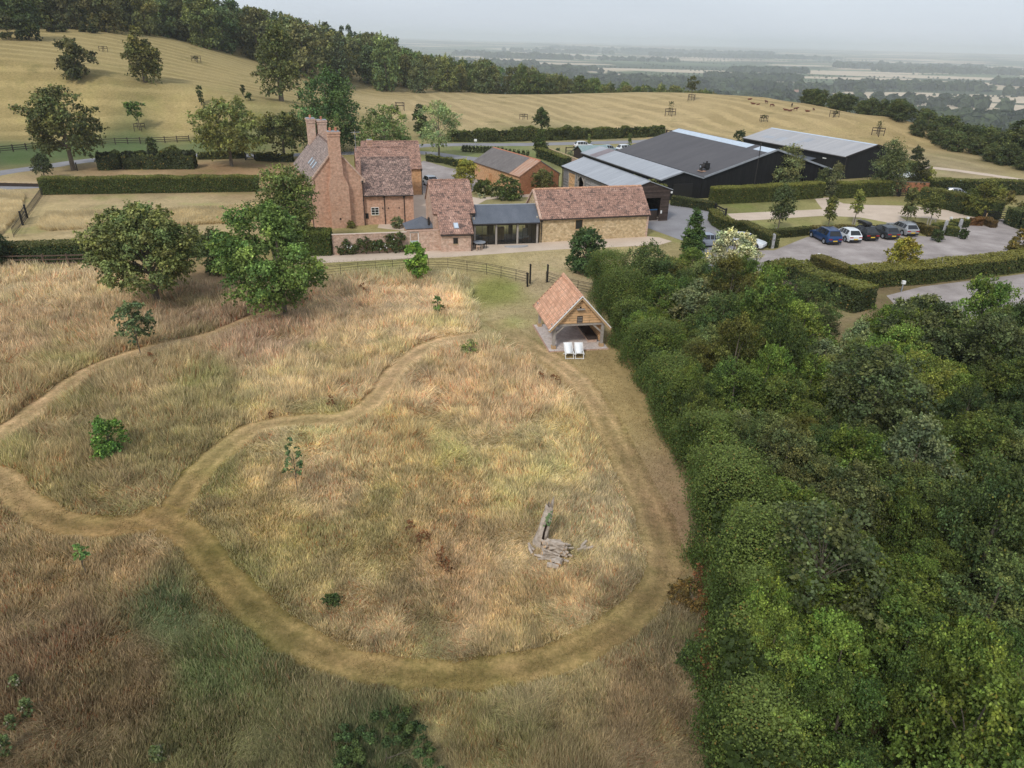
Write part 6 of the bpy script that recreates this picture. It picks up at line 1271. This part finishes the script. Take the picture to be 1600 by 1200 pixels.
def bench():
    p = G(577, 393); r = empty('garden_bench', 'weathered wooden bench with scrolled back against the rose covered wall', 'bench', (p[0], p[1]+.1, 0), R(14)); w_ = 1.15
    m = MB(); 
    for k in range(4): m.box(-w_+.06, w_-.06, -.22+k*.12, -.12+k*.12, .42, .45)
    m.obj('seat', MT['teak'], r)
    b = MB(); n = 18
    def top(u): return .86+.16*math.exp(-(u/.45)**2)+.05*math.cos(u*7)
    for k in range(n): a = -w_+.08+(2*w_-.16)*k/n; c = -w_+.08+(2*w_-.16)*(k+1)/n; b.bar((a, .28, top(a/w_)), (c, .28, top(c/w_)), .06, .06)
    for k in range(1, n): a = -w_+.08+(2*w_-.16)*k/n; b.box(a-.018, a+.018, .27, .29, .46, top(a/w_)-.02)
    b.box(-w_+.06, w_-.06, .26, .3, .46, .52); b.obj('backrest', MT['teak'], r)
    for s in (-1, 1):
        MB().box(s*w_-.05, s*w_+.05, -.28, -.2, 0, .66).obj('leg', MT['teak'], r); MB().box(s*w_-.05, s*w_+.05, .24, .32, 0, .9).obj('leg', MT['teak'], r); MB().tube([(s*w_, -.33, .64), (s*w_, -.1, .7), (s*w_, .26, .68)], .05, 6).obj('armrest', MT['teak'], r)
    MB().box(-.04, .04, -.26, -.2, 0, .42).obj('leg', MT['teak'], r); MB().box(-w_+.05, w_-.05, -.24, -.2, .32, .4).obj('apron', MT['teak'], r)
bench()
def patio_set():
    p = G(748, 388); r = empty('round_patio_table', 'round pale grey table on the gravel before the left glass', 'table', (p[0]+.1, p[1]-.2, 0), 0)
    MB().tube([(0, 0, .72), (0, 0, .78)], .68, 20).obj('table_top', MT['lead'], r); 
    for a in range(4): x, y = .42*math.cos(a*1.57+.8), .42*math.sin(a*1.57+.8); MB().bar((x, y, 0), (x*.9, y*.9, .72), .06).obj('leg', MT['teak'], r)
    for k, (dx, dy) in enumerate([(-.45, .5), (.5, .35), (-.1, -.75)]):
        c = empty('patio_chair', ['dark chair tucked behind the left of the round grey table', 'dark chair tucked behind the right of the round grey table', 'wooden legged chair in front of the round grey table'][k], 'chair', (p[0]+.1+dx, p[1]-.2+dy, 0), math.atan2(dy, dx)-1.57)
        mt = 'dark_wood' if k < 2 else 'teak'; MB().box(-.2, .2, -.2, .2, .42, .46).obj('seat', MT[mt], c); MB().box(-.2, .2, .17, .21, .46, .62).obj('backrest', MT[mt], c)
        for a in (-1, 1):
            for b in (-1, 1): MB().box(a*.17-.02, a*.17+.02, b*.17-.02, b*.17+.02, 0, .42).obj('leg', MT[mt], c)
    a = Vector(G(815, 386)); r = empty('stone_step', 'half round stone step in front of the middle glass doors', 'step', (a.x-.6, a.y+.15, 0), R(12.5)); m = MB(); m.extr([(1.35*math.cos(t), .55*math.sin(t)) for t in [-(math.pi)*k/14 for k in range(15)]], 0, 1, 'q') if False else None
    vs = [(1.35*math.cos(-math.pi*k/14), .6*math.sin(-math.pi*k/14)) for k in range(15)]; n = 15; m.add([(x, y, 0) for x, y in vs]+[(x, y, .14) for x, y in vs], [tuple(range(n)), tuple(range(2*n-1, n-1, -1))]+[(i, n+i, n+(i+1) % n, (i+1) % n) for i in range(n)]); m.obj('slab', MT['sheet_pale'], r)
patio_set()
# ------------------------------------------------------------------ dead trunk and heap of logs
def log_heap():
    rg = random.Random(9); p = Vector(G(843, 852)); r = empty('dead_trunk', 'leaning silver grey hollow dead trunk with green moss', 'dead trunk', (p.x, p.y, 0)); m = MB()
    rings = []; n = 12; path = [((0, 0, -.1), .42), ((.03, .05, .25), .32), ((.12, .12, .8), .25), ((.26, .2, 1.35), .235), ((.36, .26, 1.75), .2), ((.42, .28, 2.0), .17)]
    vs = []; fs = []
    for i, (c, rad) in enumerate(path):
        for k in range(n):
            t = 2*math.pi*k/n; q = rad*(1+.14*math.sin(3*t+i)+rg.uniform(-.05, .05)); z = c[2]+(rg.uniform(-.12, .22) if i == len(path)-1 else 0)+(.35*max(0, math.cos(t-.2)) if i == len(path)-1 else 0); vs.append((c[0]+q*math.cos(t), c[1]+q*math.sin(t), z))
    for i in range(len(path)-1):
        for k in range(n):
            if i in (1, 2) and k == 9 : continue
            fs.append((i*n+k, i*n+(k+1) % n, (i+1)*n+(k+1) % n, (i+1)*n+k))
    m.add(vs, fs).obj('trunk', MT['log_bark'], r)
    MB().tube([(.05, .07, .1), (.24, .18, 1.2), (.38, .27, 1.85)], [.2, .15, .1], 8).obj('hollow', M_plain('rotten_wood', (.05, .03, .022), .95), r)
    mm = MB(); 
    for i in range(26): t = rg.uniform(0, 1); a = rg.uniform(-1.9, -.7); x, y, z = .22+.16*t, .17+.1*t, 1.15+.7*t; q = .235-.03*t; mm.tube([(x+q*math.cos(a), y+q*math.sin(a), z), (x+(q+.03)*math.cos(a), y+(q+.03)*math.sin(a), z+.02)], .05, 5)
    mm.obj('moss', MT['moss'], r)
    c = Vector(G(866, 868)); base = c
    def log(a, b, rad, label, grp='logs in the heap'):
        a = Vector(a); b = Vector(b); r = empty('cut_log', label, 'log', (base.x+a.x, base.y+a.y, a.z), 0, grp); d = b-a
        mid = d*.5+Vector((rg.uniform(-.04, .04), rg.uniform(-.04, .04), rg.uniform(-.02, .03))); MB().tube([(0, 0, 0), mid, d], [rad, rad*.92, rad*.8], 7, cap=False).obj('bark', MT['log_bark'], r)
        u = d.normalized(); e = MB(); e.tube([-u*.004, u*.004], rad*.97, 7); e.obj('cut_end', MT['log_end'], r); e = MB(); e.tube([d-u*.004, d+u*.004], rad*.78, 7); e.obj('cut_end', MT['log_end'], r)
    for i in range(64):
        lay = i//13; ang = rg.uniform(-.75, .15)+(.3 if i % 7 == 0 else 0); L = rg.uniform(.5, .95); cx = rg.uniform(-.5, .55)*(1-.18*lay); cy = rg.uniform(-.45, .5)*(1-.2*lay); z = .09+lay*.15+rg.uniform(0, .06); rad = rg.uniform(.045, .09)
        ux, uy = math.cos(ang), math.sin(ang); t = rg.uniform(-.08, .08); log((cx-ux*L/2, cy-uy*L/2, max(rad, z-t)), (cx+ux*L/2, cy+uy*L/2, max(rad, z+t)), rad, 'grey weathered branch length in the heap at the foot of the dead trunk')
    log((-.35, -.8, .14), (.15, -.95, .14), .14, 'stubby grey log lying at the front of the heap', 'large logs of the heap'); log((-.2, -.75, .3), (.18, -.55, .34), .1, 'short thick log with split side near the heap front', 'large logs of the heap')
    log((.12, -.82, .2), (.22, -.6, .28), .17, 'thick log with bright orange cut face at the front of the heap', 'large logs of the heap')
    for k, (x, y, a) in enumerate([(1.05, .3, .4), (1.25, .5, .9), (1.35, .35, .2), (-.9, .2, 2.2), (-1.0, -.05, 1.9)]): log((x, y, .1), (x+.45*math.cos(a), y+.45*math.sin(a), .22), .07, 'short knotty branch at the side of the heap', 'knotty branches beside the heap')
log_heap()
# docks and rusty weeds
def docks():
    rng = np.random.default_rng(31)
    V, c, n, CC, rc = crown_data(880, .22, .05, .8, 'column', 130, .1, 14, .5, (.17, .085, .05), asp=.4); me = quadmesh('dock', V, n, MT['leaf'], c)
    for (x, y) in [(238,568),(243,580),(438,425),(500,420),(565,458),(571,462),(664,423),(640,830),(655,850),(668,845),(690,885),(700,898),(845,597),(862,600),(872,606),(520,640),(574,465),(1092,905),(1088,925),(1094,950),(1098,975),(1092,1000),(1097,1030),(1100,1060),(424,655)]:
        p = G(x, y); s = rng.uniform(.7, 1.25); o = link('dock_plant', me, None, p, (0, 0, rng.uniform(0, 6))); o.scale = (s, s, s); tag(o, 'rusty red seeding dock standing in the meadow grass', 'dock plant', 'rusty docks in the meadow')
    V, c, n, CC, rc = crown_data(881, .28, .0, .6, 'round', 240, .1, 18, .45, (.10, .125, .06), yellow=.08, ycol=(.33, .3, .28)); me = quadmesh('thistle', V, n, MT['leaf'], c)
    for (x, y) in [(28,1080),(20,1140),(10,1180),(45,1120),(250,1194)]:
        p = G(x, y); s = rng.uniform(.7, 1.0); o = link('thistle_plant', me, None, p, (0, 0, rng.uniform(0, 6))); o.scale = (s, s, s*1.3); tag(o, 'grey thistle gone to pale seed at the lower left of the meadow', 'thistle', 'thistles at the lower left')
docks()
for x, y, w_, h_, lb in [(605,1195,1.9,.8,'dark green bramble patch at the bottom edge of the meadow'), (520,942,.4,.35,'little dark green tussock inside the large mown loop'), (1080,940,1.0,.7,'rusty brown bramble strip at the foot of the thicket'), (1097,1040,1.0,.8,'dark bramble mound at the foot of the thicket, nearer')]:
    p = G(x, y); tree('bramble_patch', lb, p, h_, w_, 'dome', n=int(9000*w_), leaf=.055, clumps=90, cr=.28, col=(.055, .085, .035) if 'rusty' not in lb else (.12, .085, .035), clear=0, cat='bramble', tr=.02, nl=2)
# ------------------------------------------------------------------ vehicles
def car(label, rear_left, heading, paint, L=4.4, W=1.82, Hh=1.5, kind='hatch', rails=None, box=False, center=None, metal=.3):
    """origin at ground centre, +x forward"""
    pm = M_paint('paint', paint, metal)
    if center is None: rl = Vector(G(*rear_left)); c, s_ = math.cos(heading), math.sin(heading); cx = rl.x+c*(L*.5-.85)+s_*(W/2-.1); cy = rl.y+s_*(L*.5-.85)-c*(W/2-.1); z = 0.
    else: cx, cy, z = center
    r = empty('parked_car', label, 'car', (cx, cy, z), heading)
    h2 = L/2; w_ = W/2; bl = .92 if kind != 'suv' else 1.02; sz = .24 if kind != 'suv' else .3
    hood = bl-.02; back = {'hatch': -h2+.12, 'suv': -h2+.1, 'estate': -h2+.08, 'coupe': -h2+.1}[kind]
    # stations: x, half width at sill, belt height, top height, half width at top
    rb = {'hatch': -h2+.62, 'suv': -h2+.55, 'estate': -h2+.55, 'coupe': -h2+1.15}[kind]; rf = .15 if kind != 'coupe' else .05
    st = [(-h2, w_*.86, .78, .80, w_*.8), (-h2+.12, w_*.95, bl-.02, bl, w_*.84), (rb-.02, w_*.99, bl, Hh-.07, w_*.68), (rb+.5, w_, bl, Hh-.01, w_*.71), (-.35, w_, bl, Hh, w_*.72), (rf, w_, bl-.01, Hh-.04, w_*.72),
          (rf+.85, w_*.99, bl-.04, hood+.02, w_*.82), (h2-.75, w_*.98, bl-.1, hood-.07, w_*.8), (h2-.2, w_*.92, .72, .76, w_*.76), (h2, w_*.8, .55, .58, w_*.7)]
    vs = []; 
    for x, hw, b, t, tw in st:
        zs = sz if -h2+.1 < x < h2-.1 else sz+.1
        ring = [(hw*.93, zs), (hw, (zs+b)/2), (hw*.965, b), (tw, t)]; vs += [(x, -a, q) for a, q in ring]+[(x, 0, t+.025)]+[(x, a, q) for a, q in reversed(ring)]
    m = 9; fs = [];
    for i in range(len(st)-1):
        for k in range(m-1): fs.append((i*m+k, i*m+k+1, (i+1)*m+k+1, (i+1)*m+k))
        fs.append((i*m+m-1, i*m, (i+1)*m, (i+1)*m+m-1))
    fs.append(tuple(range(m))); fs.append(tuple((len(st)-1)*m+k for k in range(m-1, -1, -1)))
    body = MB().add(vs, fs).obj('body', pm, r)
    V = lambda i, k: Vector(vs[i*m+k])
    def pane(name, quad, inset=.1, mat='window_dark', off=.012):
        q = [Vector(p) for p in quad]; c = sum(q, Vector())/4; n = (q[1]-q[0]).cross(q[3]-q[0]).normalized()
        if n.dot(c-Vector((c.x*.6, 0, .6))) < 0: n = -n
        ins = [p.lerp(c, inset)+n*off for p in q]; ins2 = [p-n*(off*.5) for p in ins]; return MB().add(ins+ins2, [(0,1,2,3),(7,6,5,4),(0,4,5,1),(1,5,6,2),(2,6,7,3),(3,7,4,0)]).obj(name, MT[mat], r)
    for s0, s1 in ((2, 3), (3, 4), (4, 5)):
        pane('side_window', [V(s0, 2), V(s1, 2), V(s1, 3), V(s0, 3)]); pane('side_window', [V(s0, 6), V(s1, 6), V(s1, 5), V(s0, 5)])
    pane('side_window', [V(5, 2), V(5, 2).lerp(V(6, 2), .6), V(5, 3).lerp(V(6, 3), .45), V(5, 3)]); pane('side_window', [V(5, 6), V(5, 6).lerp(V(6, 6), .6), V(5, 5).lerp(V(6, 5), .45), V(5, 5)])
    pane('windscreen', [V(5, 3), V(5, 5), V(6, 5), V(6, 3)], .08, off=.03); pane('rear_window', [V(1, 3), V(1, 5), V(2, 5), V(2, 3)], .12, off=.03)
    for s in (-1, 1):
        for x in (-h2+.85, h2-.85):
            wl = MB(); wl.tube([(x, s*(w_-.2), .33), (x, s*(w_+.005), .33)], .34, 16); t = wl.obj('wheel', M_t['tyre'], r); MB().tube([(x, s*(w_+.004), .33), (x, s*(w_+.02), .33)], [.22, .2], 10).obj('rim', MT['lead'], t)
            ar = MB(); n = 12; 
            for k in range(n): a0 = math.pi*k/n; a1 = math.pi*(k+1)/n; ar.bar((x+.4*math.cos(a0), s*(w_-.01), .33+.4*math.sin(a0)), (x+.4*math.cos(a1), s*(w_-.01), .33+.4*math.sin(a1)), .05, .06)
            ar.obj('wheel_arch', M_t['trim'], r)
        MB().box(-h2-.015, -h2+.1, s*w_*.5-.22+(.12*s), s*w_*.5+.2+(.12*s), .66, .78).obj('tail_light', M_t['red'], r); MB().box(h2-.12, h2+.0, s*w_*.62-.2, s*w_*.62+.15, .56, .68).obj('headlight', MT['white_paint'], r)
        MB().box(rf+.35, rf+.5, s*(w_+.02), s*(w_+.2), bl-.02, bl+.1).obj('door_mirror', pm, r)
        if rails: MB().tube([(rb+.1, s*w_*.66, Hh+.02), (rb+.4, s*w_*.66, Hh+.07), (rf-.3, s*w_*.66, Hh+.07), (rf-.05, s*w_*.66, Hh)], .025, 5).obj('roof_rail', MT[rails], r)
    MB().box(-h2-.03, -h2+.2, -w_*.84, w_*.84, .26, .46).obj('rear_bumper', M_t['trim'], r); MB().box(-h2-.045, -h2-.03, -.26, .26, .47, .59).obj('number_plate', M_t['plate'], r)
    if box:
        b_ = empty('roof_box', 'long black roof box carried on the black car', 'roof box', (cx, cy, Hh+.02), heading); MB().extr([(-1.0, .1), (-.9, .02), (.95, .02), (1.1, .14), (.9, .32), (-.6, .38), (-.95, .3)], -.38, .38, 'y').obj('shell', MT['black_paint'], b_)
        for x in (-.5, .5): MB().box(x-.03, x+.03, -.6, .6, -.06, .03).obj('bar', MT['iron'], b_)
    return r
M_t = {'tyre': M_plain('tyre', (.015, .015, .016), .85), 'trim': M_plain('trim', (.02, .02, .022), .6), 'red': M_plain('red_lens', (.35, .012, .015), .3), 'plate': M_plain('yellow_plate', (.75, .5, .05), .5)}
_h = Vector(G(1264, 368))-Vector(G(1287, 380)); HD = math.atan2(_h.y, _h.x)
car('blue sport utility car with silver roof bars at the left end of the row', (1287, 381), HD, (.02, .06, .17), 4.75, 1.92, 1.68, 'suv', 'lead')
car('white hatchback parked between the blue car and the black car', (1320, 378), HD, (.72, .75, .78), 4.1, 1.78, 1.5, 'hatch', metal=0)
car('black car carrying a long roof box in the middle of the row', (1346, 375), HD, (.022, .023, .025), 4.5, 1.86, 1.58, 'coupe', box=True)
car('dark grey hatchback parked left of the silver estate', (1379, 373), HD, (.06, .07, .08), 4.35, 1.82, 1.45, 'hatch')
car('silver estate car at the right end of the row', (1409, 368), HD, (.36, .37, .38), 4.7, 1.82, 1.46, 'estate', 'lead')
car('white car parked beside the back wing of the farmhouse', None, R(-62), (.7, .72, .75), 4.3, 1.8, 1.5, 'hatch', center=(*G(675, 291)[:2], .012), metal=0)
car('white car standing on the drive beyond the small green shed', None, R(10), (.7, .72, .75), 4.3, 1.8, 1.5, 'hatch', center=(*G(912, 232)[:2], 0), metal=0)
car('white van like car half hidden by the charcoal roof edge', None, R(20), (.7, .74, .78), 4.4, 1.9, 1.6, 'suv', center=(*G(979, 238)[:2], 0), metal=0)
car('pale blue car half hidden behind the long pale grey roof', None, R(15), (.42, .52, .58), 4.3, 1.8, 1.5, 'hatch', center=(*G(952, 238)[:2], 0))
car('pale blue-grey car mostly hidden behind the conical cypress', None, R(10), (.34, .38, .45), 4.3, 1.8, 1.45, 'hatch', center=(*G(1108, 384)[:2], .014))
car('white car half hidden behind the curving hedge by the car park', None, R(-35), (.72, .75, .78), 4.2, 1.8, 1.45, 'hatch', center=(*G(1166, 385)[:2], .016), metal=0)
car('white car on the lane beyond the far barn', None, R(5), (.7, .76, .82), 4.3, 1.8, 1.5, 'hatch', center=(*G(1409, 278)[:2], 0), metal=0)
car('white van parked between the two garden hedges at the right', None, R(15), (.7, .76, .82), 4.8, 1.9, 1.9, 'suv', center=(*G(1510, 300)[:2], 0), metal=0)
car('silver car parked behind the curving garden hedge', None, R(-20), (.4, .42, .46), 4.3, 1.8, 1.45, 'hatch', center=(*G(1496, 309)[:2], 0))
# ------------------------------------------------------------------ cattle
def cow_mesh(kind, color):
    me = bpy.data.meshes.new('cow'); bm = bmesh.new(); sk = bm.verts.layers.skin.verify()
    def v(x, y, z, a, b=None): q = bm.verts.new((x, y, z)); q[sk].radius = (a, b or a); return q
    lie = kind == 'lying'; dz = -.62 if lie else 0
    hip = v(-.75, 0, 1.12+dz, .30, .34); bel = v(-.1, 0, 1.02+dz, .36, .40); sho = v(.55, 0, 1.12+dz, .28, .38); hip[sk].use_root = True
    ps = [(hip, bel), (bel, sho)]
    nk = v(.95, 0, 1.28+dz, .16, .22) if kind != 'grazing' else v(.95, 0, .95, .16, .2); pol = v(1.2, 0, 1.42+dz, .13) if kind != 'grazing' else v(1.2, 0, .5, .13); muz = v(1.5, 0, 1.28+dz, .08) if kind != 'grazing' else v(1.32, 0, .15, .08)
    ps += [(sho, nk), (nk, pol), (pol, muz)]
    for s in (-1, 1):
        e = v(pol.co.x-.03, s*.2, pol.co.z+.05, .035); ps.append((pol, e))
        if not lie:
            for r0, x in ((sho, .55), (hip, -.8)):
                a = v(x, s*.2, .8, .13); b = v(x+(.02 if r0 is sho else -.1), s*.2, .42, .07); c = v(x+(.02 if r0 is sho else -.02), s*.2, .03, .05); ps += [(r0, a), (a, b), (b, c)]
        else:
            a = v(.8, s*.28, .16, .09); b = v(.5, s*.3, .08, .06); c = v(-.5, s*.38, .16, .13); d = v(-.1, s*.4, .08, .06); ps += [(sho, a), (a, b), (hip, c), (c, d)]
    t1 = v(-1.05, 0, 1.15+dz, .05); t2 = v(-1.12, 0, .65+dz*.7, .03); ps += [(hip, t1), (t1, t2)]
    for a, b in ps: bm.edges.new((a, b))
    bm.to_mesh(me); bm.free(); me.materials.append(M_plain('hide', color, .8)); return me
def cattle():
    CM = {('lying', 0): cow_mesh('lying', (.15, .06, .035)), ('standing', 0): cow_mesh('standing', (.11, .045, .03)), ('standing', 1): cow_mesh('standing', (.02, .015, .014)), ('grazing', 0): cow_mesh('grazing', (.14, .055, .035))}
    for k, (x, y, kd, c, rz, lb) in enumerate([(1171,152,'lying',0,.2,'red-brown cow lying at the left end of the herd'), (1177,159,'lying',0,2.9,'red-brown cow lying just below the leftmost one'), (1184,160,'lying',0,.1,'small red-brown calf lying behind the second cow'), (1197,158,'standing',0,1.9,'dark brown cow standing apart on the crest, seen end on'), (1206,163,'grazing',0,.3,'brown cow grazing near the black one'),
            (1237,165,'standing',1,1.2,'black cow standing in the herd'), (1228,171,'lying',0,3.0,'red cow lying below left of the black cow'), (1234,172,'lying',0,.3,'red cow lying directly below the black cow'), (1243,171,'standing',0,.2,'red cow standing below right of the black cow'), (1262,173,'lying',0,3.1,'red cow lying near the right end of the herd'), (1271,171,'standing',0,1.7,'red calf at the right end of the herd')]):
        q = P(x, y+(4 if x < 1215 else 2)); z = T1(q[0], q[1]); o = link('cow', CM[(kd, c)], None, (q[0], q[1], z-.02), (0, 0, rz)); s = .5 if 'calf' in lb else .68; o.scale = (s, s, s)
        m = o.modifiers.new('skin', 'SKIN'); m.use_smooth_shade = True; m2 = o.modifiers.new('sub', 'SUBSURF'); m2.levels = 1; m2.render_levels = 1; tag(o, lb, 'cow', 'cattle on the pale field')
cattle()
# ------------------------------------------------------------------ the valley beyond
def build_valley():
    rng = np.random.default_rng(77); xs = []; ys = []; hs = []
    def line(x0, y0, x1, y1, sp, h):
        n = max(2, int(math.hypot(x1-x0, y1-y0)/sp)); t = np.linspace(0, 1, n); xs.append(x0+(x1-x0)*t+rng.normal(0, 3, n)); ys.append(y0+(y1-y0)*t+rng.normal(0, 3, n)); hs.append(h*rng.uniform(.5, 1.3, n)*(rng.random(n) < .85))
    for i in range(240):   # hedgerows with trees
        d = 700*math.exp(rng.uniform(0, 2.5)); a = rng.uniform(R(-22), R(46)); x, y = d*math.sin(a), d*math.cos(a); L = rng.uniform(150, 520)*(.7+d/5000); an = rng.choice([.25, .3, 1.85])+rng.normal(0, .12)
        line(x, y, x+L*math.cos(an), y+L*math.sin(an), 11+d/300, 4.2+d/2500)
    for i in range(62):    # woods
        d = 1000*math.exp(rng.uniform(0, 2.3)); a = rng.uniform(R(-22), R(46)); x, y = d*math.sin(a), d*math.cos(a); n = int(rng.uniform(60, 190)); w_ = rng.uniform(120, 420)*(.6+d/5000); xs.append(x+rng.uniform(-1, 1, n)*w_); ys.append(y+rng.uniform(-.3, .3, n)*w_); hs.append(rng.uniform(10, 18, n)*(1+d/9000))
    # first dark bank below the crest
    for i in range(70):
        d = rng.uniform(430, 900); a = rng.uniform(R(2), R(44)); x, y = d*math.sin(a), d*math.cos(a); n = 40; xs.append(x+rng.normal(0, 38, n)); ys.append(y+rng.normal(0, 16, n)); hs.append(rng.uniform(6, 12, n))
    x = np.concatenate(xs); y = np.concatenate(ys); h = np.concatenate(hs); k = (h > 1) & (np.hypot(x, y) > 420); x, y, h = x[k], y[k], h[k]; z = T(x, y)
    k = ((z < -38) | (np.hypot(x, y) > 900)) & (z+h < 3); x, y, h, z = x[k], y[k], h[k], z[k]; n = len(x); q = 26
    d = rng.normal(size=(n, q, 3)); d /= np.linalg.norm(d, axis=2, keepdims=True); d[..., 2] = np.abs(d[..., 2])
    C = np.stack([x, y, z+h*.35], 1)[:, None]+d*np.stack([h*.62, h*.62, h*.62], 1)[:, None]*rng.uniform(.7, 1.1, (n, q, 1)); nr = d+rng.normal(0, .25, d.shape); nr /= np.linalg.norm(nr, axis=2, keepdims=True)
    sz = np.repeat(h*.85, q); V = leafquads(rng, C.reshape(-1, 3), nr.reshape(-1, 3), sz, .7)
    base = np.array((.045, .062, .028))*rng.uniform(.7, 1.5, n)[:, None]; c = np.repeat(base, q, 0)*rng.uniform(.7, 1.3, n*q)[:, None]
    me = quadmesh('distant_woodland', V, n*q, MT['leaf'], c); tag(link('distant_woodland', me), 'distant woods and hedgerows spread over the hazy valley floor', 'woodland', kind='stuff')
    q_ = D(1248, 146, 1500); 
    for i in range(4000):
        pass
    rr = ray(1248, 147); ts = np.linspace(900, 4000, 2000); X = _C+rr*ts[:, None]; g = T(X[:, 0], X[:, 1]); i = int(np.argmax(X[:, 2] < g)); p = X[i]
    for k, (dx, lb) in enumerate([(-14, 'small distant red roofed farmhouse among trees, left of the pair'), (9, 'longer distant red roofed barn among trees, right of the pair')]):
        r = empty('distant_farmhouse', lb, 'house', (p[0]+dx, p[1], g[i]), R(-8)); L = 12 if k == 0 else 17; gable_wall(MB(), L, 9, 5.5, 10, 'x').obj('wall', MT['brick'], r); gable_roof(MB(), L, 9, 5.5, 10, 'x', oh=.4, og=.3, t=.3).obj('roof', MT['tile_red'], r); chimney(r, L-1.5, 4.5, 9, 12, 1, 1, 0)
build_valley()
# ------------------------------------------------------------------ air
def haze():
    mb = MB(); mb.box(-26000, 26000, -300, 33500, -140, 118); o = mb.mesh('haze', MT['leaf']); o.materials.clear()
    m = bpy.data.materials.new('haze'); m.use_nodes = True; nt = m.node_tree; nt.nodes.remove(nt.nodes['Principled BSDF']); v = nt.nodes.new('ShaderNodeVolumePrincipled'); v.inputs['Color'].default_value = (.92, .97, 1, 1); v.inputs['Density'].default_value = .00014; v.inputs['Anisotropy'].default_value = 0.
    nt.links.new(v.outputs[0], nt.nodes['Material Output'].inputs['Volume']); o.materials.append(m); tag(link('haze', o), kind='stuff', label='thin summer haze lying over the valley', cat='haze')
haze()
